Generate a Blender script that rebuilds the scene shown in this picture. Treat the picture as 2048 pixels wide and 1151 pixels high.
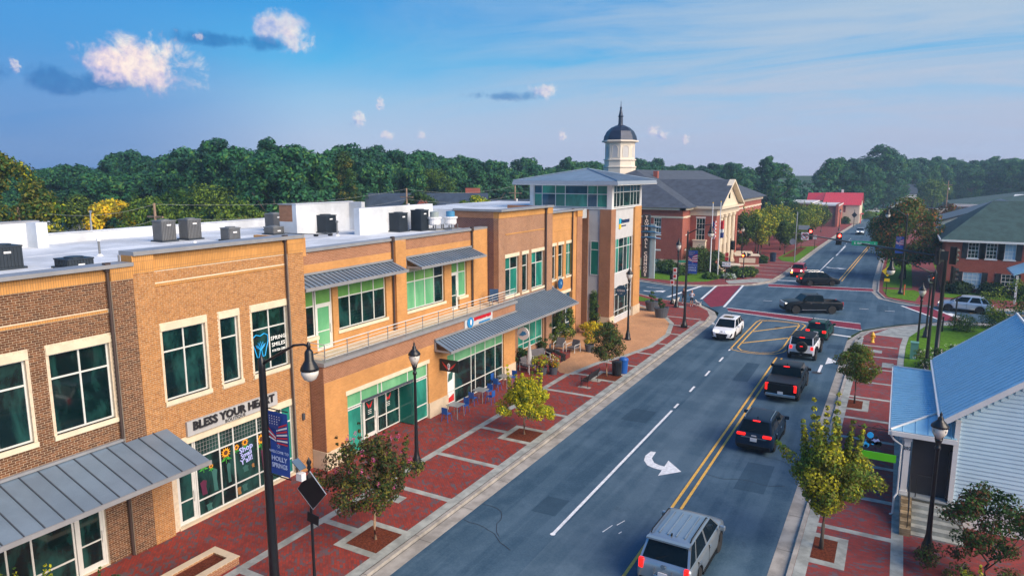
import bpy, bmesh, math, random
from mathutils import Vector, Matrix, noise, Quaternion
PI = math.pi
R = math.radians
for o in list(bpy.data.objects): bpy.data.objects.remove(o)
sc = bpy.context.scene
COL = sc.collection
rnd = random.Random(7)

# ------------------------------------------------------------------ camera
CAMH = 14.0
cam_d = bpy.data.cameras.new('camera'); cam = bpy.data.objects.new('camera', cam_d); COL.objects.link(cam)
cam_d.sensor_width = 36.0; cam_d.lens = 1385.0/2048*36.0
cam_d.clip_start = 0.3; cam_d.clip_end = 6000
PITCH = 9.368; YAW = 29.184
cam.location = (0, 0, CAMH); cam.rotation_euler = (R(90-PITCH), 0, R(YAW))
sc.camera = cam
_rot = cam.rotation_euler.to_matrix()
def ray(px, py): return _rot @ Vector((px-1024, 575.5-py, -1385))
def away(px, dist):
    """ground point at a bearing (given as a picture column) and a distance in metres"""
    d = ray(px, 347); d.z = 0; d.normalize(); return d.x*dist, d.y*dist

# ------------------------------------------------------------------ render / exposure
sc.render.engine = 'CYCLES'
sc.view_settings.view_transform = 'Standard'; sc.view_settings.look = 'None'
sc.view_settings.gamma = 1; sc.view_settings.use_curve_mapping = False
sc.view_settings.exposure = 0.95

# ------------------------------------------------------------------ node helper
class NT:
    def __init__(s, tree): s.t = tree; s.n = tree.nodes; s.l = tree.links
    def node(s, typ, **kw):
        n = s.n.new(typ)
        for k, v in kw.items():
            if k.startswith('i_'):
                key = k[2:]; key = int(key) if key.isdigit() else key
                s.set(n.inputs[key], v)
            else: setattr(n, k, v)
        return n
    def set(s, inp, v):
        if isinstance(v, bpy.types.NodeSocket): s.l.new(v, inp)
        else: inp.default_value = v
    def math(s, op, a, b=0.0, c=0.0, clamp=False):
        n = s.n.new('ShaderNodeMath'); n.operation = op; n.use_clamp = clamp
        s.set(n.inputs[0], a); s.set(n.inputs[1], b)
        if op in ('MULTIPLY_ADD', 'SMOOTH_MIN'): s.set(n.inputs[2], c)
        return n.outputs[0]
    def dot(s, a, v):
        n = s.n.new('ShaderNodeVectorMath'); n.operation = 'DOT_PRODUCT'
        s.set(n.inputs[0], a); s.set(n.inputs[1], v); return n.outputs['Value']
    def smooth(s, x, a, b):
        n = s.n.new('ShaderNodeMapRange'); n.interpolation_type = 'SMOOTHSTEP'
        s.set(n.inputs[0], x); n.inputs[1].default_value = a; n.inputs[2].default_value = b
        return n.outputs[0]
    def mix(s, f, a, b, blend='MIX'):
        n = s.n.new('ShaderNodeMix'); n.data_type = 'RGBA'; n.blend_type = blend
        s.set(n.inputs[0], f); s.set(n.inputs[6], a); s.set(n.inputs[7], b); return n.outputs[2]
    def noise(s, vec, scale, detail=3, rough=.5, dist=0):
        n = s.n.new('ShaderNodeTexNoise'); n.inputs['Scale'].default_value = scale
        n.inputs['Detail'].default_value = detail; n.inputs['Roughness'].default_value = rough
        n.inputs['Distortion'].default_value = dist
        if vec is not None: s.l.new(vec, n.inputs['Vector'])
        return n.outputs[0]
    def ramp(s, f, stops):
        n = s.n.new('ShaderNodeValToRGB'); e = n.color_ramp.elements
        while len(e) < len(stops): e.new(.5)
        for el, (p, c) in zip(e, stops): el.position = p; el.color = (*c, 1) if len(c) == 3 else c
        s.set(n.inputs[0], f); return n.outputs[0]
def lin(r, g, b):
    f = lambda c: (c/255/12.92) if c/255 <= .04045 else ((c/255+.055)/1.055)**2.4
    return (f(r), f(g), f(b))

# ------------------------------------------------------------------ world: Nishita sky with thin high cloud and a few cumulus
SUN_EL = 33.0
SUN_DIR = Vector((math.cos(R(SUN_EL))*0.985, math.cos(R(SUN_EL))*-0.17, math.sin(R(SUN_EL)))).normalized()
world = bpy.data.worlds.new('World'); sc.world = world; world.use_nodes = True
w = NT(world.node_tree); w.n.clear()
SKY_STRENGTH = 0.1
sky = w.node('ShaderNodeTexSky', sky_type='NISHITA', sun_disc=False)
sky.sun_elevation = R(SUN_EL); sky.sun_rotation = math.atan2(SUN_DIR.x, SUN_DIR.y)
sky.air_density = 1.3; sky.dust_density = 1.0; sky.ozone_density = 3.0
tc = w.node('ShaderNodeTexCoord'); D = tc.outputs['Generated']
sep = w.node('ShaderNodeSeparateXYZ'); w.l.new(D, sep.inputs[0])
z = sep.outputs[2]
K = 10.0   # the clouds and air share the sky texture's physical scale
def sc3(c, k=K): return (c[0]*k, c[1]*k, c[2]*k, 1)
air = w.ramp(z, [(0.0, lin(180,190,220)), (.05, lin(168,190,223)), (.10, lin(138,186,225)), (.15, lin(62,170,226)), (.21, lin(0,148,220)), (.6, lin(14,125,205)), (1, lin(14,110,195))])
# the sky is a deeper blue towards the side turned from the sun
west = w.smooth(w.dot(D, tuple(Vector((-.93, .36, 0)).normalized())), .90, 1.0)
airdeep = w.ramp(z, [(0.0, lin(40,118,190)), (.08, lin(36,122,198)), (.2, lin(0,134,212)), (.6, lin(14,120,200)), (1, lin(14,110,195))])
air = w.mix(w.math('MULTIPLY', west, .85), air, airdeep)
airk = w.mix(1.0, air, (K*.55, K*.55, K*.55, 1), 'MULTIPLY')
base = w.mix(.94, sky.outputs[0], airk)
# cirrus: noise on a flat layer far overhead
inv = w.math('DIVIDE', 1.0, w.math('ADD', w.math('MAXIMUM', z, 0.0), .12))
vx = w.math('MULTIPLY', sep.outputs[0], inv); vy = w.math('MULTIPLY', sep.outputs[1], inv)
cv = w.node('ShaderNodeCombineXYZ'); w.l.new(vx, cv.inputs[0]); w.l.new(vy, cv.inputs[1])
mp = w.node('ShaderNodeMapping'); w.l.new(cv.outputs[0], mp.inputs[0])
mp.inputs['Rotation'].default_value = (0, 0, R(-62)); mp.inputs['Scale'].default_value = (.38, 1.0, 1)
c1 = w.noise(mp.outputs[0], 1.3, 8, .64, 1.6)
c2 = w.noise(cv.outputs[0], .5, 2, .5, .3)
cir = w.smooth(w.math('MULTIPLY_ADD', c2, .6, w.math('MULTIPLY', c1, .7)), .38, .78)
north = w.smooth(w.dot(D, tuple(Vector((.35, .94, .1)).normalized())), .35, .95)
cir = w.math('MULTIPLY', cir, w.math('MULTIPLY_ADD', north, .82, .08))
cirk = w.ramp(z, [(0, lin(172,180,208)), (.12, lin(180,192,212)), (.3, lin(172,198,214)), (1, lin(150,180,205))])
base = w.mix(cir, base, w.mix(1.0, cirk, (K*.56, K*.56, K*.56, 1), 'MULTIPLY'))
# cumulus: (bearing column, elevation row, half width, half height)
def cumulus(col, row, hw, hh, bright, edge=.55):
    global base
    c = ray(col, row).normalized(); right = Vector((c.y, -c.x, 0)).normalized(); up = right.cross(c).normalized()
    nz = w.noise(D, max(26, 1100/hw), 6, .64, .3); nz2 = w.noise(D, max(60, 1800/hw), 4, .6)
    u = w.math('MULTIPLY', w.dot(D, tuple(right)), 1385/hw)
    v = w.math('MULTIPLY', w.dot(D, tuple(up)), 1385/hh)
    f = w.math('GREATER_THAN', w.dot(D, tuple(c)), .3)
    d = w.math('SQRT', w.math('ADD', w.math('MULTIPLY', u, u), w.math('MULTIPLY', v, v)))
    d = w.math('SUBTRACT', d, w.math('MULTIPLY', w.math('SUBTRACT', nz, .45), 3.6))
    m = w.math('SUBTRACT', 1.0, w.smooth(d, .25, 1.25))
    m = w.math('MULTIPLY', m, f)
    sh = w.math('ADD', w.math('MULTIPLY', v, .18), w.math('MULTIPLY', w.math('SUBTRACT', nz2, .5), 2.2))
    sh = w.math('ADD', sh, w.math('MULTIPLY', u, .22))
    if bright > 0:
        col_ = w.ramp(w.math('ADD', sh, .55, clamp=True), [(0, lin(120,150,205)), (.3, lin(200,192,220)), (.7, lin(248,228,222)), (1, lin(255,243,228))])
        k = .56
    else:
        col_ = w.ramp(w.math('ADD', sh, .55, clamp=True), [(0, lin(10,92,170)), (1, lin(50,130,195))]); k = .5
    base = w.mix(w.math('MULTIPLY', m, (.95 if bright > .9 else .62 if hw > 15 else .5) if bright > 0 else .6), base, w.mix(1.0, col_, (K*k, K*k, K*k, 1), 'MULTIPLY'))
cumulus(150, 160, 105, 17, 0); cumulus(470, 82, 80, 11, 0); cumulus(1010, 193, 55, 8, 0)
for c in [(283,132,74,34,1.05), (222,125,30,22,.95), (553,52,44,20,.72), (585,84,24,16,.7), (1086,183,20,13,.8), (717,241,10,12,.75), (760,208,7,11,.75),
          (1306,262,9,11,.75), (1325,269,9,9,.72), (1124,272,7,10,.6), (1371,279,7,8,.6), (773,270,11,9,.55), (30,132,6,10,.7), (398,74,8,6,.7), (842,271,7,9,.55)]:
    cumulus(*c)
bg = w.node('ShaderNodeBackground'); bg.inputs[1].default_value = SKY_STRENGTH
w.l.new(base, bg.inputs[0]); wo = w.node('ShaderNodeOutputWorld'); w.l.new(bg.outputs[0], wo.inputs[0])

# ------------------------------------------------------------------ sun, low and veiled
sd = bpy.data.lights.new('sun', 'SUN'); sun = bpy.data.objects.new('sun', sd); COL.objects.link(sun)
sd.energy = 3.3; sd.angle = R(50); sd.color = (1.0, .82, .63)
sun.rotation_euler = (-SUN_DIR).to_track_quat('-Z', 'Y').to_euler(); sun.location = (60, 0, 60)

# ------------------------------------------------------------------ materials
MATS = {}
def mat(name, col, rough=.6, metal=0.0, var=.12, scale=2.0, bump=0.0, bscale=30.0, emit=None, spec=.5, coat=0.0, var2=None, detail=4):
    if name in MATS: return MATS[name]
    m = bpy.data.materials.new(name); m.use_nodes = True; n = NT(m.node_tree); b = n.n['Principled BSDF']
    b.inputs['Roughness'].default_value = rough; b.inputs['Metallic'].default_value = metal
    b.inputs['Specular IOR Level'].default_value = spec
    if coat: b.inputs['Coat Weight'].default_value = coat; b.inputs['Coat Roughness'].default_value = .05
    t = n.node('ShaderNodeTexCoord').outputs['Object']
    if var > 0:
        f = n.noise(t, scale, detail, .6)
        c1 = tuple(max(0, c*(1-var)) for c in col); c2 = var2 or tuple(min(1, c*(1+var)) for c in col)
        n.l.new(n.mix(n.smooth(f, .3, .7), (*c1, 1), (*c2, 1)), b.inputs['Base Color'])
    else: b.inputs['Base Color'].default_value = (*col, 1)
    if bump:
        bn = n.node('ShaderNodeBump'); bn.inputs['Strength'].default_value = bump; bn.inputs['Distance'].default_value = .02
        n.l.new(n.noise(t, bscale, 3), bn.inputs['Height']); n.l.new(bn.outputs[0], b.inputs['Normal'])
    if emit:
        b.inputs['Emission Color'].default_value = (*emit[0], 1); b.inputs['Emission Strength'].default_value = emit[1]
    MATS[name] = m; return m
def asphaltmat(name, col, dark):
    m = bpy.data.materials.new(name); m.use_nodes = True; n = NT(m.node_tree); b = n.n['Principled BSDF']
    b.inputs['Roughness'].default_value = .88; b.inputs['Specular IOR Level'].default_value = .25
    t = n.node('ShaderNodeTexCoord').outputs['Object']
    mp = n.node('ShaderNodeMapping'); mp.inputs['Scale'].default_value = (1.1, .05, 1); n.l.new(t, mp.inputs[0])
    a = n.smooth(n.noise(mp.outputs[0], 1.0, 4, .6), .42, .58)          # long wheel-worn streaks
    c = n.smooth(n.noise(t, .35, 9, .7), .42, .60); d = n.smooth(n.noise(t, 14, 4, .7), .35, .7)
    e = n.smooth(n.noise(t, 1.1, 6, .75, .6), .60, .72)                 # oil and tar stains
    k = n.math('ADD', n.math('MULTIPLY', a, .34), n.math('ADD', n.math('MULTIPLY', c, .36), n.math('MULTIPLY', d, .30)))
    o = n.mix(k, (*dark, 1), (*col, 1)); o = n.mix(n.math('MULTIPLY', e, .32), o, (.018,.036,.055,1))
    n.l.new(o, b.inputs['Base Color'])
    bn = n.node('ShaderNodeBump'); bn.inputs['Strength'].default_value = .4; bn.inputs['Distance'].default_value = .01
    n.l.new(n.noise(t, 90, 3), bn.inputs['Height']); n.l.new(bn.outputs[0], b.inputs['Normal']); MATS[name] = m; return m
def brickmat(name, c1, c2, mortar, bw=.203, bh=.077, mw=.008, bias=0.0, flat=False, rot=0, patch=None, rough=.85, off=.5, sq=1):
    m = bpy.data.materials.new(name); m.use_nodes = True; n = NT(m.node_tree); b = n.n['Principled BSDF']
    b.inputs['Roughness'].default_value = rough; b.inputs['Specular IOR Level'].default_value = .25
    t = n.node('ShaderNodeTexCoord').outputs['Object']
    s = n.node('ShaderNodeSeparateXYZ'); n.l.new(t, s.inputs[0]); cb = n.node('ShaderNodeCombineXYZ')
    if flat:
        mp = n.node('ShaderNodeMapping'); mp.inputs['Rotation'].default_value = (0, 0, rot); n.l.new(t, mp.inputs[0]); vec = mp.outputs[0]
    else:
        n.l.new(n.math('ADD', s.outputs[0], s.outputs[1]), cb.inputs[0]); n.l.new(s.outputs[2], cb.inputs[1]); vec = cb.outputs[0]
    br = n.node('ShaderNodeTexBrick'); br.offset = off; br.squash = sq; n.l.new(vec, br.inputs[0])
    br.inputs['Scale'].default_value = 1; br.inputs['Brick Width'].default_value = bw; br.inputs['Row Height'].default_value = bh
    br.inputs['Mortar Size'].default_value = mw; br.inputs['Bias'].default_value = bias; br.inputs['Mortar Smooth'].default_value = .1
    br.inputs['Color1'].default_value = (*c1, 1); br.inputs['Color2'].default_value = (*c2, 1); br.inputs['Mortar'].default_value = (*mortar, 1)
    f = n.noise(t, .7, 7, .7); k = n.math('MULTIPLY_ADD', f, .8, .6)
    kk = n.node('ShaderNodeCombineXYZ')
    for i in range(3): n.l.new(k, kk.inputs[i])
    out = n.mix(1.0, br.outputs[0], kk.outputs[0], 'MULTIPLY')
    if patch:   # scattered darker pavers
        br2 = n.node('ShaderNodeTexBrick'); br2.offset = off; n.l.new(vec, br2.inputs[0])
        br2.inputs['Scale'].default_value = 1; br2.inputs['Brick Width'].default_value = bw; br2.inputs['Row Height'].default_value = bh
        br2.inputs['Mortar Size'].default_value = 0; br2.inputs['Color1'].default_value = (0, 0, 0, 1); br2.inputs['Color2'].default_value = (1, 1, 1, 1)
        sel = n.math('MULTIPLY', n.smooth(br2.outputs[0], .45, .75), n.smooth(n.noise(t, 1.6, 4, .7), .44, .58))
        out = n.mix(n.math('MULTIPLY', sel, .88), out, (*patch, 1))
    n.l.new(out, b.inputs['Base Color'])
    bn = n.node('ShaderNodeBump'); bn.inputs['Strength'].default_value = .35; bn.inputs['Distance'].default_value = .01; bn.invert = True
    n.l.new(br.outputs['Fac'], bn.inputs['Height']); n.l.new(bn.outputs[0], b.inputs['Normal'])
    MATS[name] = m; return m
def leafmat(name, col, hv=.5, tr=.25, shade=.8):
    m = bpy.data.materials.new(name); m.use_nodes = True; n = NT(m.node_tree); b = n.n['Principled BSDF']
    b.inputs['Roughness'].default_value = .65; b.inputs['Specular IOR Level'].default_value = .2
    t = n.node('ShaderNodeTexCoord').outputs['Object']; oi = n.node('ShaderNodeObjectInfo').outputs['Random']
    f = n.noise(t, .45, 3, .6); g = n.noise(t, 4.0, 2, .6)
    k = n.math('ADD', n.math('MULTIPLY', n.math('SUBTRACT', f, .5), 1.6*hv), n.math('MULTIPLY', n.math('SUBTRACT', g, .5), 1.0*hv))
    k = n.math('ADD', k, n.math('MULTIPLY', n.math('SUBTRACT', oi, .5), .5))
    k = n.math('ADD', k, 1.0); k = n.math('MAXIMUM', k, .35)
    kk = n.node('ShaderNodeCombineXYZ')
    for i in range(3): n.l.new(k, kk.inputs[i])
    c = n.mix(1.0, (*col, 1), kk.outputs[0], 'MULTIPLY')
    hs = n.node('ShaderNodeHueSaturation'); n.l.new(c, hs.inputs['Color']); n.l.new(n.math('MULTIPLY_ADD', oi, -.05, .525), hs.inputs['Hue'])
    n.l.new(hs.outputs[0], b.inputs['Base Color'])
    if tr:
        td = n.node('ShaderNodeBsdfTranslucent'); n.l.new(hs.outputs[0], td.inputs[0])
        mx = n.node('ShaderNodeMixShader'); mx.inputs[0].default_value = tr; n.l.new(b.outputs[0], mx.inputs[1]); n.l.new(td.outputs[0], mx.inputs[2])
        n.l.new(mx.outputs[0], n.n['Material Output'].inputs[0])
    MATS[name] = m; return m
def glassmat(name, dark, light, rough=.04, sc_=.7):
    """tinted opaque glass: dark room shapes and paler reflections painted into the colour"""
    m = bpy.data.materials.new(name); m.use_nodes = True; n = NT(m.node_tree); b = n.n['Principled BSDF']
    b.inputs['Roughness'].default_value = rough; b.inputs['IOR'].default_value = 1.5; b.inputs['Specular IOR Level'].default_value = .55
    t = n.node('ShaderNodeTexCoord').outputs['Object']
    mp = n.node('ShaderNodeMapping'); mp.inputs['Scale'].default_value = (1, 1, .45); n.l.new(t, mp.inputs[0])
    f = n.noise(mp.outputs[0], sc_, 4, .6, .4)
    n.l.new(n.mix(n.smooth(f, .42, .7), (*dark, 1), (*light, 1)), b.inputs['Base Color'])
    MATS[name] = m; return m

# ------------------------------------------------------------------ mesh builder
class MB:
    def __init__(s): s.v = []; s.f = []; s.m = []
    def add(s, vs, fs, m=0):
        o = len(s.v); s.v += [tuple(v) for v in vs]; s.f += [tuple(i+o for i in f) for f in fs]; s.m += [m]*len(fs); return s
    def box(s, x0, x1, y0, y1, z0, z1, m=0):
        return s.add([(x0,y0,z0),(x1,y0,z0),(x1,y1,z0),(x0,y1,z0),(x0,y0,z1),(x1,y0,z1),(x1,y1,z1),(x0,y1,z1)],
                     [(0,3,2,1),(4,5,6,7),(0,1,5,4),(1,2,6,5),(2,3,7,6),(3,0,4,7)], m)
    def obox(s, c, size, mtx, m=0):
        a, b, d = size[0]/2, size[1]/2, size[2]/2
        vs = [Vector(c) + mtx @ Vector(p) for p in [(-a,-b,-d),(a,-b,-d),(a,b,-d),(-a,b,-d),(-a,-b,d),(a,-b,d),(a,b,d),(-a,b,d)]]
        return s.add(vs, [(0,3,2,1),(4,5,6,7),(0,1,5,4),(1,2,6,5),(2,3,7,6),(3,0,4,7)], m)
    def hexa(s, p, m=0):   # 8 points, bottom ring then top ring
        return s.add(p, [(0,3,2,1),(4,5,6,7),(0,1,5,4),(1,2,6,5),(2,3,7,6),(3,0,4,7)], m)
    def poly(s, pts, m=0): return s.add(pts, [tuple(range(len(pts)))], m)
    def extr(s, pts, vec, m=0, m2=None):
        n = len(pts); vec = Vector(vec); p2 = [Vector(p)+vec for p in pts]
        s.add(list(pts)+p2, [tuple(range(n))[::-1], tuple(range(n, 2*n))], m)
        return s.add(list(pts)+p2, [(i, (i+1) % n, n+(i+1) % n, n+i) for i in range(n)], m if m2 is None else m2)
    def cyl(s, p0, p1, r0, r1=None, n=10, m=0, cap=True):
        r1 = r0 if r1 is None else r1; p0 = Vector(p0); p1 = Vector(p1); d = (p1-p0)
        q = d.to_track_quat('Z', 'Y').to_matrix(); vs = []
        for p, r in ((p0, r0), (p1, r1)):
            for i in range(n):
                a = 2*PI*i/n; vs.append(p + q @ Vector((math.cos(a)*r, math.sin(a)*r, 0)))
        fs = [(i, (i+1) % n, n+(i+1) % n, n+i) for i in range(n)]
        if cap: fs += [tuple(range(n))[::-1], tuple(range(n, 2*n))]
        return s.add(vs, fs, m)
    def tube(s, path, r, n=8, m=0):
        path = [Vector(p) for p in path]; rs = r if isinstance(r, (list, tuple)) else [r]*len(path); vs = []
        for k, p in enumerate(path):
            t = (path[min(k+1, len(path)-1)]-path[max(k-1, 0)]); q = t.to_track_quat('Z', 'Y').to_matrix()
            for i in range(n):
                a = 2*PI*i/n; vs.append(p + q @ Vector((math.cos(a)*rs[k], math.sin(a)*rs[k], 0)))
        fs = []
        for k in range(len(path)-1):
            fs += [(k*n+i, k*n+(i+1) % n, (k+1)*n+(i+1) % n, (k+1)*n+i) for i in range(n)]
        fs += [tuple(range(n))[::-1], tuple(range((len(path)-1)*n, len(path)*n))]
        return s.add(vs, fs, m)
    def lathe(s, c, prof, n=16, m=0, sx=1, sy=1):
        c = Vector(c); vs = []; k = len(prof)
        for r, z in prof:
            for i in range(n):
                a = 2*PI*(i+.5)/n; vs.append(c+Vector((math.cos(a)*r*sx, math.sin(a)*r*sy, z)))
        fs = [(j*n+i, j*n+(i+1) % n, (j+1)*n+(i+1) % n, (j+1)*n+i) for j in range(k-1) for i in range(n)]
        if prof[0][0] > 1e-4: fs.append(tuple(range(n))[::-1])
        if prof[-1][0] > 1e-4: fs.append(tuple(range((k-1)*n, k*n)))
        return s.add(vs, fs, m)
    def mesh(s, name, mats, smooth=False):
        me = bpy.data.meshes.new(name); me.from_pydata(s.v, [], s.f)
        for mm in mats: me.materials.append(mm)
        if len(mats) > 1: me.polygons.foreach_set('material_index', s.m)
        if smooth: me.polygons.foreach_set('use_smooth', [True]*len(me.polygons))
        me.update(); return me
def link(name, data, parent=None, world=True):
    o = bpy.data.objects.new(name, data); COL.objects.link(o)
    if parent is not None:
        o.parent = parent
        if world: o.location = -wpos(parent)
    return o
def wpos(o):
    v = Vector(o.location); p = o.parent
    while p is not None: v = v + Vector(p.location); p = p.parent
    return v
def part(name, mb, mats, parent=None, world=True, smooth=False, label=None, kind=None):
    if not isinstance(mats, (list, tuple)): mats = [mats]
    o = link(name, mb.mesh(name, mats, smooth), parent, world)
    if label: o['label'] = label
    if kind: o['kind'] = kind
    return o
def tag(o, label, cat, group=None):
    o['label'] = label; o['category'] = cat
    if group: o['group'] = group
    return o
def thing(name, label, cat, loc=(0,0,0), rz=0, group=None):
    o = bpy.data.objects.new(name, None); COL.objects.link(o); o.location = loc; o.rotation_euler = (0, 0, rz); o.empty_display_size = .3
    return tag(o, label, cat, group)
def struct(name, mb, mats, smooth=False):
    o = part(name, mb, mats, None, smooth=smooth); o['kind'] = 'structure'; return o
def dup(root, loc, rz=None, label=None, group=None, parent=None):
    c = root.copy(); COL.objects.link(c); c.parent = parent
    c.location = loc if loc is not None else root.location
    if rz is not None: c.rotation_euler = (0, 0, rz)
    if label: c['label'] = label
    if group: c['group'] = group
    for ch in root.children: dup(ch, None, None, None, None, c)
    return c
def bevel(o, w_=.02, seg=2):
    m = o.modifiers.new('bevel', 'BEVEL'); m.width = w_; m.segments = seg; m.limit_method = 'ANGLE'; m.angle_limit = R(35); return o
_tm = {}
def textmesh(s, size, ext=.01, bold=0.0, align='CENTER', spacing=1.0):
    cu = bpy.data.curves.new('t', 'FONT'); cu.body = s; cu.size = size; cu.extrude = ext; cu.align_x = align; cu.align_y = 'CENTER'
    cu.offset = bold; cu.space_character = spacing; cu.resolution_u = 2
    o = bpy.data.objects.new('t', cu); COL.objects.link(o); bpy.context.view_layer.update()
    me = bpy.data.meshes.new_from_object(o.evaluated_get(bpy.context.evaluated_depsgraph_get()))
    bpy.data.objects.remove(o); bpy.data.curves.remove(cu); return me
def text(name, s, size, m, loc, facing, parent, ext=.01, bold=0.0, align='CENTER', spacing=1.0, roll=0, sx=1.0):
    """facing: 'x' reads from +x (left to right along +y), 'y' reads from -y (left to right along +x)"""
    me = textmesh(s, size, ext, bold, align, spacing); me.name = name; me.materials.clear(); me.materials.append(m)
    X, Y = (Vector((0, 1, 0)), Vector((0, 0, 1))) if facing == 'x' else ((Vector((1, 0, 0)), Vector((0, 0, 1))) if facing == 'y' else (Vector((1,0,0)), Vector((0,1,0))))
    if isinstance(facing, tuple): X, Y = Vector(facing[0]), Vector(facing[1])
    if roll: X, Y = X*math.cos(roll)+Y*math.sin(roll), Y*math.cos(roll)-X*math.sin(roll)
    Z = X.cross(Y); M_ = Matrix((X*sx, Y, Z)).transposed().to_4x4(); me.transform(Matrix.Translation(loc) @ M_)
    return link(name, me, parent)
def clockring(pts, up=True):
    a = sum(pts[i][0]*pts[(i+1) % len(pts)][1]-pts[(i+1) % len(pts)][0]*pts[i][1] for i in range(len(pts)))
    return pts if (a > 0) == up else pts[::-1]
def slab(mb, pts, z0, z1, m=0):
    pts = clockring(pts); mb.extr([(p[0], p[1], z0) for p in pts], (0, 0, z1-z0), m); return mb
# ================================================================== GROUND, ROADS, PAVEMENTS
M_asph = asphaltmat('asphalt', (.080,.140,.198), (.024,.064,.108))
M_asph2 = asphaltmat('asphalt_worn', (.104,.164,.218), (.044,.090,.136))
M_crack = mat('sealed_crack', (.02,.025,.035), .8, var=.1)
M_conc = mat('concrete', (.33,.31,.28), .85, var=.28, scale=1.2, bump=.2, bscale=40, spec=.25, detail=6)
M_band = mat('band_concrete', (.31,.33,.31), .8, var=.26, scale=1.5, bump=.15, bscale=40, spec=.25)
M_joint = mat('joint', (.05,.045,.04), .9, var=0)
M_white = mat('road_white', (.72,.74,.76), .7, var=.16, scale=6, detail=6)
M_yel = mat('road_yellow', (.75,.42,.07), .7, var=.16, scale=6, detail=6)
M_cross = mat('crosswalk_red', (.20,.022,.045), .85, var=.16, scale=1.3, bump=.2, bscale=30, spec=.25, detail=6)
M_grass = mat('grass', (.085,.19,.012), .95, var=.3, scale=3, bump=.5, bscale=50, spec=.1)
M_field = mat('ground', (.035,.065,.02), .95, var=.3, scale=.2, spec=.1)
M_mulch = mat('mulch', (.13,.035,.018), .95, var=.4, scale=14, bump=.8, bscale=60, spec=.1)
M_pave = brickmat('paver_red', (.30,.040,.026), (.18,.032,.027), (.10,.045,.04), .2, .1, .006, flat=True, rot=R(45), patch=(.10,.085,.10))
M_pave2 = brickmat('paver_red_running', (.28,.042,.036), (.18,.036,.036), (.11,.055,.055), .2, .1, .006, flat=True, patch=(.11,.09,.11))
M_tan = brickmat('paver_tan', (.56,.30,.15), (.48,.25,.125), (.33,.2,.12), .2, .1, .006, flat=True, rot=R(45))
ZR = -.12
def rs(x, y): return (x*1.0086, y*1.0086)
g = MB(); g.poly([(-3000,-600,-.3),(3000,-600,-.3),(3000,5000,-.3),(-3000,5000,-.3)]); struct('ground', g, [M_field])
g = MB()
road = [(-14.95,-12),(-3.1,-12),(-3.1,66),(-2.2,69.5),(-.8,71.6),(.8,73.8),(5,77.6),(12,79.5),(70,88),(70,101),(12,87.5),(5,85.2),(2.6,85.4),(.6,86.6),(-1.1,88.6),(-2,93),(-2.3,104),
        (-2.2,160),(-1.5,225),(6,330),(40,460),(30,470),(-8,335),(-10.6,225),(-12.2,175),(-12.95,146),(-13.3,120),(-13.4,104),(-13.9,95),(-15.5,91.3),(-19.8,88),(-24.8,86),(-29.5,88),(-60,108),(-58,96),(-34,83),(-26.4,78.2),(-23,75.9),(-21,75.4),(-18.6,75.2),(-16.8,73),(-15.4,70.9),(-14.95,68)]
slab(g, [rs(*p) for p in road], ZR-.1, ZR); struct('road', g, [M_asph])
g = MB()
g.poly([(*rs(x,y), ZR+.004) for x, y in [(-10.8,-12),(-7.6,-12),(-7.6,68),(-10.8,68)]])      # the older, paler turn lane
struct('worn_asphalt', g, [M_asph2])
g = MB(); rc = random.Random(3)
for i in range(26):
    x = rc.uniform(-14, -4); y = rc.uniform(18, 150); pts = [(x, y)]
    a = rc.uniform(0, 2*PI)
    for k in range(rc.randint(6, 16)):
        a += rc.uniform(-.6, .6); x += math.cos(a)*.35; y += math.sin(a)*.35; pts.append((x, y))
    for (xa, ya), (xb, yb) in zip(pts, pts[1:]):
        if not (-14.8 < xb < -3.3): break
        dx, dy = xb-xa, yb-ya; L = math.hypot(dx, dy); nx, ny = -dy/L*.012, dx/L*.012
        g.poly([(*rs(xa-nx, ya-ny), ZR+.010), (*rs(xb-nx, yb-ny), ZR+.010), (*rs(xb+nx, yb+ny), ZR+.010), (*rs(xa+nx, ya+ny), ZR+.010)][::-1] if 0 else [(*rs(xa-nx, ya-ny), ZR+.010), (*rs(xb-nx, yb-ny), ZR+.010), (*rs(xb+nx, yb+ny), ZR+.010), (*rs(xa+nx, ya+ny), ZR+.010)])
struct('asphalt_cracks', g, [M_crack])
g = MB()
for x, y, a, b in ((-5.6,30.5,1.3,3.4),(-13.2,36.5,1.5,2.2),(-9.2,47.5,1.0,5.2),(-4.4,60.3,1.2,1.6),(-12.9,72.0,2.4,1.5),(-7.0,84.0,4.5,1.1),(-1.4,79.5,1.1,4.0),(-12.6,24.2,1.1,1.6)):
    g.poly([(*rs(p, q_), ZR+.006) for p, q_ in ((x,y),(x+a,y+.05),(x+a-.04,y+b),(x+.03,y+b-.06))])
struct('asphalt_patches', g, [asphaltmat('asphalt_patch', (.042,.088,.135), (.020,.052,.088))])
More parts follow.
